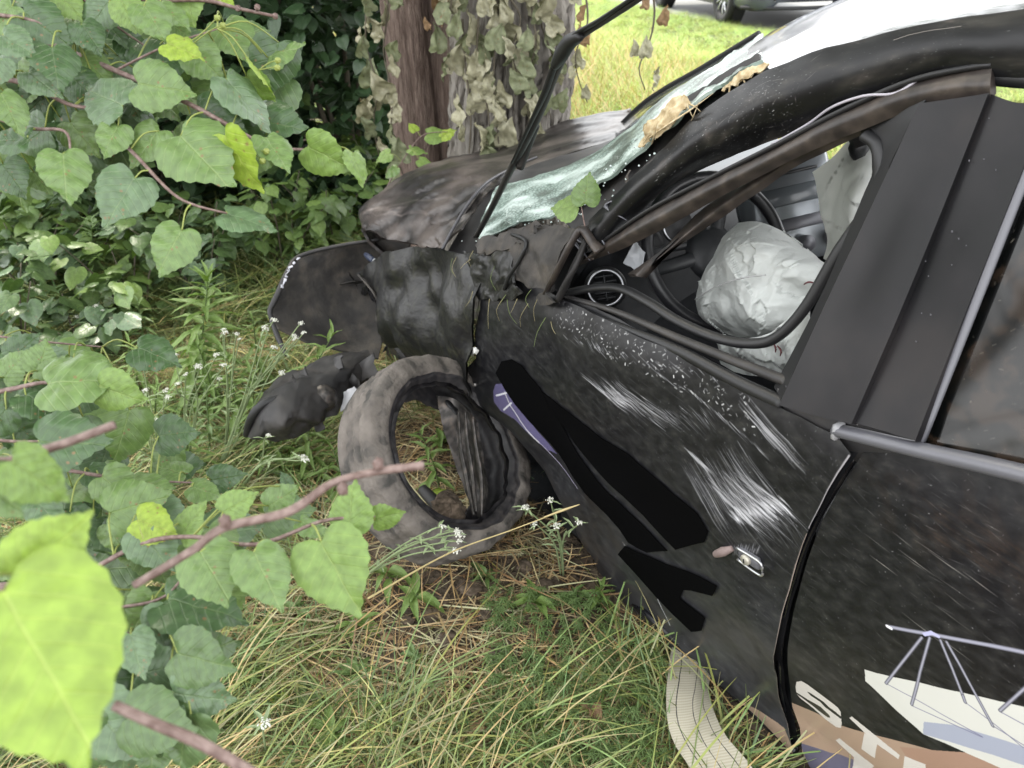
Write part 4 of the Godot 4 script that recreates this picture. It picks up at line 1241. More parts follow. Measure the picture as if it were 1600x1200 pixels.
	for k in 90:
		var a := curve_at(lo, R(0, 0.6)) + Vector3(R(-0.03, 0.03), R(-0.05, 0.01), R(-0.04, -0.005))
		crumb.append([box(Vector3.ONE * R(0.002, 0.0042), 0.0006), Transform3D(Basis.from_euler(Vector3(R(0, 3), R(0, 3), R(0, 3))), a)])
	var cm := put("glass_crumbs", merge(crumb), mat(lin(0.5, 0.58, 0.56), 0.2), ws_)
	cm.set_meta("kind", "stuff")
	for k in 16:
		var a := curve_at([Vector3(0.579, 0.992, 0.169), Vector3(0.625, 0.906, 0.126), Vector3(0.743, 0.86, 0.11), Vector3(1.06, 0.79, 0.079)], R(0, 1))
		put("torn_trim", tube([a, a + Vector3(R(-0.03, 0.03), -R(0.01, 0.03), R(-0.02, 0)), a + Vector3(R(-0.06, 0.04), -R(0.03, 0.07), R(-0.02, 0))], [0.004, 0.006, 0.001], 5, 4, 0.35), M.dusty if k % 3 else M.greytrim, ap)

func pillar_texture() -> ImageTexture:
	var im := noise_image(300, 900, 0.008, 141, [Color(0.075, 0.075, 0.082), Color(0.1, 0.1, 0.105), Color(0.16, 0.155, 0.15), Color(0.26, 0.24, 0.23)], [0.3, 0.55, 0.8, 1.0])
	specks(im, 900, 0.6, 1.6, 0.5)
	specks(im, 500, 0.8, 2.6, 0.7, 0, 1, 0.2, 0.55)
	for i in 60:
		var p := Vector2(R(0, 300), R(300, 620))
		line(im, p, p + Vector2(R(-24, 24), R(-10, 30)), R(0.6, 2.2), Color(0.6, 0.57, 0.55, R(0.15, 0.6)), 0.7)
	poly_line(im, [Vector2(70, 640), Vector2(62, 690), Vector2(66, 740)], 2.5, Color(0.55, 0.52, 0.5))
	poly_line(im, [Vector2(8, 0), Vector2(8, 899)], 3.0, Color(0.2, 0.2, 0.21))
	return tex(im)

func car_front(o: Node3D) -> void:
	# bonnet folded up against the tree
	var H := [[Vector3(1.99, 0.708, 0.06), Vector3(1.759, 0.704, 0.05), Vector3(1.557, 0.713, 0.06), Vector3(1.352, 0.729, 0.07)], [Vector3(2.127, 0.73, 0.12), Vector3(1.85, 0.75, 0.12), Vector3(1.607, 0.766, 0.13), Vector3(1.391, 0.779, 0.14)], [Vector3(2.179, 0.769, 0.24), Vector3(1.889, 0.802, 0.26), Vector3(1.624, 0.816, 0.27), Vector3(1.448, 0.827, 0.26)], [Vector3(2.26, 0.8, 0.42), Vector3(1.989, 0.823, 0.43), Vector3(1.734, 0.831, 0.42), Vector3(1.52, 0.83, 0.38)], [Vector3(2.372, 0.777, 0.8), Vector3(2.113, 0.789, 0.75), Vector3(1.852, 0.804, 0.66), Vector3(1.656, 0.814, 0.6)], [Vector3(2.27, 0.819, 1.2), Vector3(2.03, 0.817, 1.1), Vector3(1.82, 0.816, 1), Vector3(1.68, 0.811, 0.94)], [Vector3(2.148, 0.818, 1.4), Vector3(2.045, 0.807, 1.34), Vector3(1.939, 0.803, 1.28), Vector3(1.835, 0.799, 1.22)]]
	for r in H:
		var e: Vector3 = r[0]
		r.insert(0, e + Vector3(0.03, -0.06, 0.03))
		r.insert(0, e + Vector3(-0.06, -0.16, 0.06))
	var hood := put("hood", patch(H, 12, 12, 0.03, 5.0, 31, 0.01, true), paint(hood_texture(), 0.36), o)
	put("curled_edge", patch([[Vector3(1.363, 0.723, 0.07), Vector3(1.349, 0.755, 0.1), Vector3(1.314, 0.777, 0.12)], [Vector3(1.393, 0.775, 0.14), Vector3(1.375, 0.791, 0.16), Vector3(1.355, 0.796, 0.18)], [Vector3(1.374, 0.837, 0.2), Vector3(1.401, 0.835, 0.24), Vector3(1.389, 0.835, 0.26)], [Vector3(1.453, 0.853, 0.3), Vector3(1.467, 0.853, 0.34), Vector3(1.45, 0.842, 0.36)]], 5, 4, 0.003, 20.0, 5, 0.006), M.metal, hood)
	put("edge_bead", tube([Vector3(1.349, 0.729, 0.06), Vector3(1.348, 0.791, 0.12), Vector3(1.332, 0.851, 0.18), Vector3(1.399, 0.87, 0.28), Vector3(1.601, 0.847, 0.5), Vector3(1.647, 0.845, 0.6)], [0.0045], 6, 6), mat(lin(0.06, 0.058, 0.064), 0.45), hood)
	# dark scuttle between bonnet and glass
	put("scuttle", patch([[Vector3(1.395, 0.709, 0.1), Vector3(1.455, 0.855, 0.32), Vector3(1.62, 0.83, 0.58), Vector3(1.664, 0.827, 0.93), Vector3(1.824, 0.821, 1.22)], [Vector3(1.356, 0.698, 0.12), Vector3(1.399, 0.808, 0.3), Vector3(1.377, 0.823, 0.45), Vector3(1.38, 0.85, 0.7), Vector3(1.658, 0.841, 1.1)], [Vector3(1.337, 0.681, 0.16), Vector3(1.343, 0.75, 0.3), Vector3(1.131, 0.809, 0.35), Vector3(1.082, 0.88, 0.5), Vector3(1.094, 0.938, 0.7)]], 6, 6, 0.006, 9.0, 14, 0.01), M.plastic, o)
	# wiper torn upwards
	var wp := [Vector3(1.212, 0.776, 0.11), Vector3(1.064, 0.881, 0.1), Vector3(0.916, 0.991, 0.09), Vector3(0.789, 1.08, 0.08), Vector3(0.706, 1.14, 0.07), Vector3(0.623, 1.206, 0.06), Vector3(0.543, 1.251, 0.05), Vector3(0.42, 1.281, 0.03), Vector3(0.302, 1.308, 0.01), Vector3(0.202, 1.34, 0)]
	var wi := put("wiper", tube(wp, [0.009, 0.011, 0.009, 0.007, 0.006], 8, 5, 0.6), M.plastic, o)
	put("wiper_blade", tube([Vector3(0.877, 1.009, 0.07), Vector3(0.757, 1.099, 0.06), Vector3(0.67, 1.161, 0.05), Vector3(0.607, 1.217, 0.045), Vector3(0.531, 1.26, 0.035), Vector3(0.416, 1.286, 0.02), Vector3(0.296, 1.314, 0)], [0.004, 0.009, 0.009, 0.005], 6, 5, 0.5), M.rubber, wi)
	put("wiper_joint", tube([Vector3(0.612, 1.213, 0.045), Vector3(0.573, 1.235, 0.04), Vector3(0.532, 1.256, 0.035), Vector3(0.493, 1.263, 0.03)], [0.008, 0.015, 0.014, 0.008], 7, 4), M.rubber, wi)
	put("wiper_arm", tube([Vector3(0.898, 0.989, 0.1), Vector3(0.865, 1.038, 0.11), Vector3(0.798, 1.087, 0.1)], [0.01, 0.011, 0.008], 7, 5), M.plastic, wi)
	# crushed front wing
	var u0 := Vector2(0.9, 0.1)
	var fender := put("front_fender", plate([Vector2(2.038, 0.545), Vector2(1.763, 0.665), Vector2(1.53, 0.713), Vector2(1.314, 0.74), Vector2(1.121, 0.746), Vector2(1.082, 0.718), Vector2(1.085, 0.628), Vector2(1.134, 0.472), Vector2(1.211, 0.289), Vector2(2.014, -0.328), Vector2(2.073, -0.219), Vector2(1.258, 0.328), Vector2(1.35, 0.381), Vector2(1.505, 0.361), Vector2(1.647, 0.357), Vector2(1.753, 0.341), Vector2(1.79, 0.37), Vector2(1.85, 0.384), Vector2(1.906, 0.409), Vector2(1.848, 0.47), Vector2(1.899, 0.515)], 0.024, u0, Vector2(1.3, 0.8), 0.036, 8, 0.006), M.mossy, o)
	put("torn_edge", tube([Vector3(2.012, 0.545, 0.009), Vector3(1.856, 0.518, -0.004), Vector3(1.85, 0.465, 0.002), Vector3(1.861, 0.415, -0.012), Vector3(1.794, 0.364, 0), Vector3(1.627, 0.361, -0.007), Vector3(1.505, 0.361, 0.001), Vector3(1.317, 0.38, -0.006), Vector3(1.239, 0.319, -0.002), Vector3(2.049, -0.233, 0.374), Vector3(2.006, -0.337, 0.378), Vector3(1.979, -0.444, 0.378)], [0.004, 0.008, 0.004], 6, 5), M.dusty, fender)
	put("wheel_arch_lip", tube([Vector3(1.165, 0.386, -0.006), Vector3(2.017, -0.187, 0.366), Vector3(1.989, -0.296, 0.358), Vector3(1.96, -0.41, 0.358), Vector3(1.916, -0.521, 0.363), Vector3(1.792, -0.562, 0.374)], [0.003, 0.005, 0.004], 6, 6), mat(lin(0.4, 0.38, 0.36), 0.5), fender)
	# crushed plate where the mirror was
	var mir := put("mirror_mount", patch([[Vector3(0.991, 0.726, 0.04), Vector3(0.984, 0.784, 0.056), Vector3(0.964, 0.829, 0.086), Vector3(0.847, 0.858, 0.109)], [Vector3(0.863, 0.732, 0.033), Vector3(0.857, 0.792, 0.049), Vector3(0.821, 0.842, 0.072), Vector3(0.757, 0.868, 0.104)], [Vector3(0.752, 0.737, 0.035), Vector3(0.723, 0.8, 0.048), Vector3(0.7, 0.849, 0.07), Vector3(0.683, 0.872, 0.096)]], 8, 6, 0.012, 12.0, 17, 0.01), M.dusty, o)
	put("curled_rim", tube([Vector3(0.76, 0.733, 0.033), Vector3(0.705, 0.798, 0.042), Vector3(0.674, 0.85, 0.061), Vector3(0.652, 0.884, 0.081), Vector3(0.627, 0.855, 0.088), Vector3(0.608, 0.84, 0.091)], [0.008, 0.012, 0.014, 0.012, 0.016], 8, 6, 0.6), M.rail, mir)
	put("quarter_channel", tube([Vector3(0.732, 0.719, 0.047), Vector3(0.695, 0.776, 0.062), Vector3(0.675, 0.823, 0.084), Vector3(0.665, 0.853, 0.097)], [0.014, 0.016, 0.012], 8, 6, 0.5), M.plastic, mir)
	put("loose_cable", tube([Vector3(0.933, 0.835, 0.069), Vector3(0.851, 0.832, 0.057), Vector3(0.864, 0.793, 0.04), Vector3(0.904, 0.748, 0.025), Vector3(0.935, 0.71, 0.022)], [0.005], 6, 6), M.rubber, mir)
	put("broken_clip", patch([[Vector3(0.812, 0.715, 0.035), Vector3(0.753, 0.74, 0.026)], [Vector3(0.789, 0.698, 0.027), Vector3(0.706, 0.725, 0.019)]], 4, 4, 0.006, 30.0, 3, 0.006), M.dusty, mir)
	# grass and straw stuck in the torn sheet metal
	for k in 20:
		var a := curve_at([Vector3(1.278, 0.747, 0.049), Vector3(1.034, 0.767, 0.058), Vector3(0.767, 0.717, 0.031), Vector3(1.052, 0.692, 0.014), Vector3(1.433, 0.658, 0)], R(0, 1)) + Vector3(R(-0.05, 0.05), R(-0.05, 0.02), R(-0.012, 0))
		var d := Vector3(R(-0.5, 0.5), -R(0.2, 1), R(-0.4, 0)).normalized() * R(0.03, 0.1)
		put("grass_straw", tube([a, a + d * 0.5 + Vector3(R(-0.01, 0.01), 0, R(-0.012, 0)), a + d], [0.0008, 0.0004], 4, 4), mat(lin(0.3, 0.26, 0.14) if k % 3 else lin(0.12, 0.16, 0.05), 0.8), fender)
	# inner metal behind the torn wing
	put("inner_wing", patch([[Vector3(2.3, 0.535, 0.16), Vector3(1.956, 0.587, 0.2), Vector3(1.532, 0.64, 0.2)], [Vector3(2.632, 0.245, 0.2), Vector3(2.2, 0.258, 0.2), Vector3(1.708, 0.23, 0.2)], [Vector3(2.956, -0.149, 0.24), Vector3(2.492, -0.15, 0.26), Vector3(1.779, -0.057, 0.2)]], 6, 6, 0.02, 9.0, 71, 0.01), M.plastic, o)
	put("wheel_arch_liner", patch([[Vector3(2.141, 0.253, 0.1), Vector3(1.95, 0.279, 0.08), Vector3(1.635, 0.289, 0.1), Vector3(1.427, 0.236, 0.1)], [Vector3(2.43, 0.035, 0.16), Vector3(2.266, 0.023, 0.2), Vector3(1.982, 0.023, 0.24), Vector3(1.661, -0.013, 0.2)], [Vector3(2.682, -0.195, 0.22), Vector3(2.633, -0.385, 0.3), Vector3(2.308, -0.432, 0.3), Vector3(1.704, -0.252, 0.2)]], 5, 5, 0.008, 9.0, 72, 0.006), M.dusty, o)
	for k in 9:
		var a := [Vector3(2.332, 0.338, 0.12), Vector3(2.148, 0.306, 0.1), Vector3(2.196, 0.175, 0.12), Vector3(2.208, 0.466, 0.14), Vector3(2.542, 0.192, 0.15)]
		var b: Vector3 = a[k % 5] + Vector3(R(-0.04, 0.04), R(-0.04, 0.04), R(-0.02, 0.03))
		put("hose", tube([b, b + Vector3(R(-0.08, 0.08), R(-0.1, 0.02), R(-0.03, 0.03)), b + Vector3(R(-0.12, 0.12), R(-0.2, -0.08), R(0, 0.08))], [0.008, 0.006], 7, 6), M.rubber, o)
	put("torn_foam", patch([[Vector3(1.958, 0.421, 0.03), Vector3(1.864, 0.456, 0.02), Vector3(1.854, 0.436, 0.03)], [Vector3(1.963, 0.355, 0.03), Vector3(1.792, 0.423, 0), Vector3(1.805, 0.384, 0.02)], [Vector3(2.007, 0.3, 0.05), Vector3(1.872, 0.348, 0.03), Vector3(1.854, 0.339, 0.04)]], 4, 4, 0.006, 40.0, 77, 0.008), mat(lin(0.26, 0.24, 0.2), 0.9), o)
	var rod := mat(lin(0.014, 0.022, 0.05), 0.5)
	put("fluid_cap", tube([Vector3(1.993, 0.612, 0.05), Vector3(1.935, 0.616, 0.04), Vector3(1.898, 0.608, 0.04)], [0.009, 0.0115, 0.01], 10, 4), rod, o)
	put("fluid_cap_neck", tube([Vector3(1.898, 0.608, 0.04), Vector3(1.881, 0.599, 0.05)], [0.011, 0.01], 10, 3), mat(lin(0.25, 0.26, 0.27), 0.5), o)
	# bumper cover hanging off the corner
	var B := [[Vector3(2.129, 0.641, -0.153), Vector3(2.106, 0.646, -0.027), Vector3(2.031, 0.643, 0.119), Vector3(1.922, 0.623, 0.193)], [Vector3(2.076, 0.617, -0.219), Vector3(2.127, 0.564, -0.081), Vector3(2.125, 0.516, 0.071), Vector3(1.993, 0.498, 0.168)], [Vector3(2.05, 0.555, -0.283), Vector3(2.095, 0.482, -0.152), Vector3(2.088, 0.415, -0.009), Vector3(1.977, 0.399, 0.097)], [Vector3(2.04, 0.499, -0.321), Vector3(2.043, 0.42, -0.212), Vector3(2.021, 0.353, -0.09), Vector3(1.922, 0.339, 0.019)], [Vector3(1.994, 0.461, -0.318), Vector3(1.956, 0.38, -0.228), Vector3(1.928, 0.323, -0.133), Vector3(1.844, 0.286, -0.053)]]
	var bu := put("bumper_cover", patch(B, 8, 8, 0.008, 5.0, 91, 0.008), M.dusty, o)
	put("bumper_edge", tube([Vector3(2.02, 0.644, 0.12), Vector3(2.086, 0.651, -0.033), Vector3(2.108, 0.648, -0.153), Vector3(2.054, 0.623, -0.219), Vector3(2.029, 0.56, -0.285), Vector3(2.017, 0.52, -0.326), Vector3(2.002, 0.487, -0.331)], [0.006, 0.008, 0.011, 0.008], 7, 6), M.plastic, bu)
	for k in 12:
		var a := curve_at([Vector3(2.086, 0.654, -0.153), Vector3(2.045, 0.633, -0.214), Vector3(2.031, 0.606, -0.24), Vector3(2.019, 0.584, -0.265)], R(0, 1))
		put("paint_flake", box(Vector3(R(0.006, 0.018), R(0.006, 0.014), 0.003), 0.001), mat(lin(0.45, 0.45, 0.5), 0.4), bu, Transform3D(Basis.from_euler(Vector3(R(0, 3), R(0, 3), R(0, 3))), a))
	put("bumper_stay", tube([Vector3(1.996, 0.495, -0.335), Vector3(1.944, 0.439, -0.34), Vector3(1.895, 0.391, -0.342)], [0.008, 0.01, 0.006], 7, 5), M.plastic, bu)
	# shards and folded scraps of the torn corner
	for k in 14:
		var c := curve_at([Vector3(2.096, 0.528, 0.027), Vector3(1.975, 0.447, 0.031), Vector3(1.913, 0.361, 0.021), Vector3(1.709, 0.327, 0.022), Vector3(1.4, 0.357, 0.021)], R(0, 1)) + Vector3(R(-0.03, 0.03), R(-0.03, 0.03), R(-0.03, 0.04))
		var e := Vector3(R(0.2, 1), R(-0.8, 0.3), R(-0.5, 0.5)).normalized() * R(0.03, 0.09)
		var f := Vector3(R(-0.3, 0.3), R(-1, -0.2), R(-0.5, 0.5)).normalized() * R(0.02, 0.07)
		put("torn_scrap", patch([[c, c + e * 0.5, c + e], [c + f * 0.6, c + f * 0.7 + e * 0.6, c + f * 0.2 + e * 1.1], [c + f, c + f + e * 0.3, c + f + e * 0.5]], 4, 4, 0.01, 20.0, 300 + k, 0.003, true), [M.plastic, M.mossy, M.black, M.dusty][k % 4], o)
	build_wheel(o)
	# white chip stuck to the wing
	put("torn_sheet", patch([[Vector3(1.21, 0.751, 0.059), Vector3(1.035, 0.773, 0.051), Vector3(0.928, 0.825, 0.074)], [Vector3(1.128, 0.705, 0.036), Vector3(0.991, 0.723, 0.029), Vector3(0.895, 0.735, 0.029)], [Vector3(1.092, 0.646, 0.019), Vector3(0.963, 0.675, 0.017), Vector3(0.861, 0.708, 0.026)]], 7, 7, 0.014, 16.0, 65, 0.006), M.mossy, o)
	put("torn_sheet", patch([[Vector3(1.129, 0.791, 0.069), Vector3(0.979, 0.833, 0.078), Vector3(0.836, 0.873, 0.096)], [Vector3(1.075, 0.764, 0.047), Vector3(0.944, 0.806, 0.061), Vector3(0.838, 0.849, 0.075)]], 7, 7, 0.016, 18.0, 66, 0.006), M.dusty, o)
	put("white_chip", patch([[Vector3(1.158, 0.496, -0.002), Vector3(1.105, 0.518, -0.01), Vector3(1.104, 0.505, -0.001)], [Vector3(1.148, 0.479, -0.005), Vector3(1.117, 0.497, -0.01), Vector3(1.115, 0.492, -0.004)]], 3, 3, 0.003, 60.0, 5, 0.003), M.white, o)

func hood_texture() -> ImageTexture:
	# across: front edge to rear edge; down: near side to far side
	var im := noise_image(512, 640, 0.007, 151, [Color(0.14, 0.13, 0.13), Color(0.215, 0.2, 0.195), Color(0.3, 0.275, 0.265), Color(0.41, 0.38, 0.36)], [0.2, 0.45, 0.65, 1.0], 1.0, 0.8)
	specks(im, 2200, 0.6, 1.6, 0.35)
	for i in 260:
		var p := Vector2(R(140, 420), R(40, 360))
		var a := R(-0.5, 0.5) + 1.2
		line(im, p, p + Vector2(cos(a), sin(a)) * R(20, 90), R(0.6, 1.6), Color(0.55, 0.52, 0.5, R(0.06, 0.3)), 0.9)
	for k in 5:  # soft pale arcs paint in the highlights along the creases
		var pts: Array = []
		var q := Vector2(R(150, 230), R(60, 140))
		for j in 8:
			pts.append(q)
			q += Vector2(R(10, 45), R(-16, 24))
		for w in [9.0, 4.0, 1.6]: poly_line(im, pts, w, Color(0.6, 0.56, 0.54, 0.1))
	# moss and soil smeared along the folded front
	for i in 500:
		var p := Vector2(R(0, 170), R(0, 320))
		line(im, p, p + Vector2(R(-8, 8), R(-10, 22)), R(0.8, 3.0), Color(0.1, 0.1, 0.07, R(0.2, 0.6)), 0.6)
	return tex(im)

func build_wheel(o: Node3D) -> void:
	# wheel turned out, the tyre off its rim and sagging
	var inv := o.transform.affine_inverse()
	var n := Vector3(0.70, 0.60, 0.38).normalized()
	var c := Vector3(-0.21, 0.323, -1.867)
	var b := look_basis(n, Vector3.UP)
	var wh := Node3D.new()
	wh.name = "wheel"
	o.add_child(wh)
	wh.transform = inv * Transform3D(b, c)
	var prof := [Vector2(0.213, 0.075), Vector2(0.212, 0.09), Vector2(0.24, 0.101), Vector2(0.266, 0.099), Vector2(0.286, 0.09), Vector2(0.297, 0.076)]
	for k in range(-6, 7):
		var x := -k * 0.0115
		prof.append(Vector2(0.301 - 0.005 * pow(absf(x) / 0.07, 3.0), x))
	for k in [Vector2(0.297, -0.076), Vector2(0.286, -0.09), Vector2(0.266, -0.099), Vector2(0.24, -0.101), Vector2(0.212, -0.09), Vector2(0.2, -0.075), Vector2(0.206, -0.06), Vector2(0.262, -0.07), Vector2(0.283, -0.04), Vector2(0.285, 0.0), Vector2(0.283, 0.04), Vector2(0.262, 0.07), Vector2(0.206, 0.06), Vector2(0.2, 0.075)]: prof.append(k)
	prof[1] = Vector2(0.223, 0.088)
	prof.insert(2, Vector2(0.227, 0.0925))
	prof.insert(3, Vector2(0.231, 0.0905))
	prof.insert(4, Vector2(0.236, 0.0975))
	prof.insert(6, Vector2(0.258, 0.1025))
	prof.insert(7, Vector2(0.26, 0.0995))
	var rows: Array = []
	var S := 160
	var n1 := nz(15, 3.0)
	for i in prof.size():
		var ln: Array = []
		for s in S + 1:
			var a := TAU * (s % S) / S
			var rr: float = prof[i].x
			var xx: float = prof[i].y
			# grooves round the tread and cuts across it
			if i >= 12 and i <= 22:
				if i in [14, 17, 20]: rr -= 0.009
				elif s % 4 == 0: rr -= 0.005
			var d := n1.get_noise_3d(cos(a), sin(a), xx * 4.0)
			rr += d * 0.007
			# flattened where it stands, bulged at the sides
			var y := cos(a) * rr
			var z := sin(a) * rr
			if y < -0.24: y = -0.24 + (y + 0.24) * 0.75
			ln.append(Vector3(xx * 0.86 + d * 0.012 + 0.02 * smoothstep(-0.1, -0.3, y) * signf(xx), y, z))
		rows.append(ln)
	var small := Transform3D(Basis().scaled(Vector3.ONE * 0.95))
	var cut: int = rows.size() - 8
	put("tyre", grid_mesh(rows.slice(4, cut)), M.tyre, wh, small)
	put("tyre_bead", merge([[grid_mesh(rows.slice(0, 5))], [grid_mesh(rows.slice(cut - 1))]]), M.bead, wh, small)
	# what is left of the rim, bent sheet seen through the tyre
	var lx := func(v: Vector3): return wh.transform.affine_inverse() * (inv * v)
	var g: Array = []
	for r in [[Vector3(-0.212, 0.438, -2.012), Vector3(-0.173, 0.421, -2.025), Vector3(-0.133, 0.401, -1.991), Vector3(-0.107, 0.39, -1.939)], [Vector3(-0.205, 0.361, -1.992), Vector3(-0.164, 0.353, -1.975), Vector3(-0.12, 0.333, -1.93), Vector3(-0.091, 0.32, -1.877)], [Vector3(-0.177, 0.288, -1.928), Vector3(-0.14, 0.283, -1.902), Vector3(-0.111, 0.269, -1.871), Vector3(-0.083, 0.27, -1.826)], [Vector3(-0.144, 0.235, -1.852), Vector3(-0.123, 0.228, -1.837), Vector3(-0.101, 0.221, -1.81), Vector3(-0.087, 0.218, -1.785)], [Vector3(-0.119, 0.197, -1.785), Vector3(-0.108, 0.197, -1.774), Vector3(-0.099, 0.197, -1.762), Vector3(-0.092, 0.197, -1.751)]]:
		var row: Array = []
		for q in r: row.append(lx.call(q))
		g.append(row)
	var rim := put("rim", patch(g, 7, 8, 0.006, 10.0, 16, 0.008), M.metal, wh)
	for e in [[Vector3(-0.133, 0.419, -1.955), Vector3(-0.129, 0.35, -1.905), Vector3(-0.117, 0.283, -1.845), Vector3(-0.107, 0.222, -1.753)], [Vector3(-0.112, 0.413, -1.929), Vector3(-0.103, 0.35, -1.871), Vector3(-0.091, 0.285, -1.811), Vector3(-0.093, 0.219, -1.74)], [Vector3(-0.153, 0.412, -1.974), Vector3(-0.149, 0.323, -1.913), Vector3(-0.132, 0.259, -1.843), Vector3(-0.114, 0.207, -1.756)]]:
		var l: Array = []
		for q in e: l.append(lx.call(q))
		put("rim_flange", tube(l, [0.006, 0.009, 0.006], 7, 7, 0.6), M.metal, rim)
	for q in [Vector3(-0.178, 0.413, -2.003), Vector3(-0.164, 0.398, -1.995)]:
		put("rim_hole", lathe([Vector2(0, 0), Vector2(0.011, 0.001), Vector2(0.012, -0.002)], 14), M.rubber, rim, Transform3D(Basis(Vector3(0, 0, 1), 0.3).scaled(Vector3(1, 1.5, 0.9)), lx.call(q)))
	# mud and roots washed into the tyre
	var mud: Array = []
	for k in 16:
		var q: Vector3 = lx.call(Vector3(-0.183, 0.224, -1.754)) + Vector3(R(-0.04, 0.02), R(-0.03, 0.025), R(-0.07, 0.07))
		mud.append([lump(R(0.018, 0.04), k), Transform3D(Basis(), q)])
	put("mud", merge(mud), M.soil_obj, wh)
	put("brake_arm", tube([lx.call(Vector3(-0.263, 0.207, -1.882)), lx.call(Vector3(-0.214, 0.203, -1.811)), lx.call(Vector3(-0.163, 0.201, -1.742)), lx.call(Vector3(-0.115, 0.185, -1.732))], [0.016, 0.022, 0.016], 9, 6), M.plastic, wh)

func lump(r: float, sd: int, seg := 10) -> ArrayMesh:
	var n := nz(sd + 200, 30.0)
	n.fractal_octaves = 3
	var rows: Array = []
	for i in seg + 1:
		var th := PI * i / seg
		var l: Array = []
		for j in seg * 2 + 1:
			var ph := TAU * (j % (seg * 2)) / (seg * 2)
			var d := Vector3(sin(th) * cos(ph), cos(th), sin(th) * sin(ph))
			l.append(d * r * (1.0 + 0.45 * n.get_noise_3dv(d * 0.04)))
		rows.append(l)
	return grid_mesh(rows)

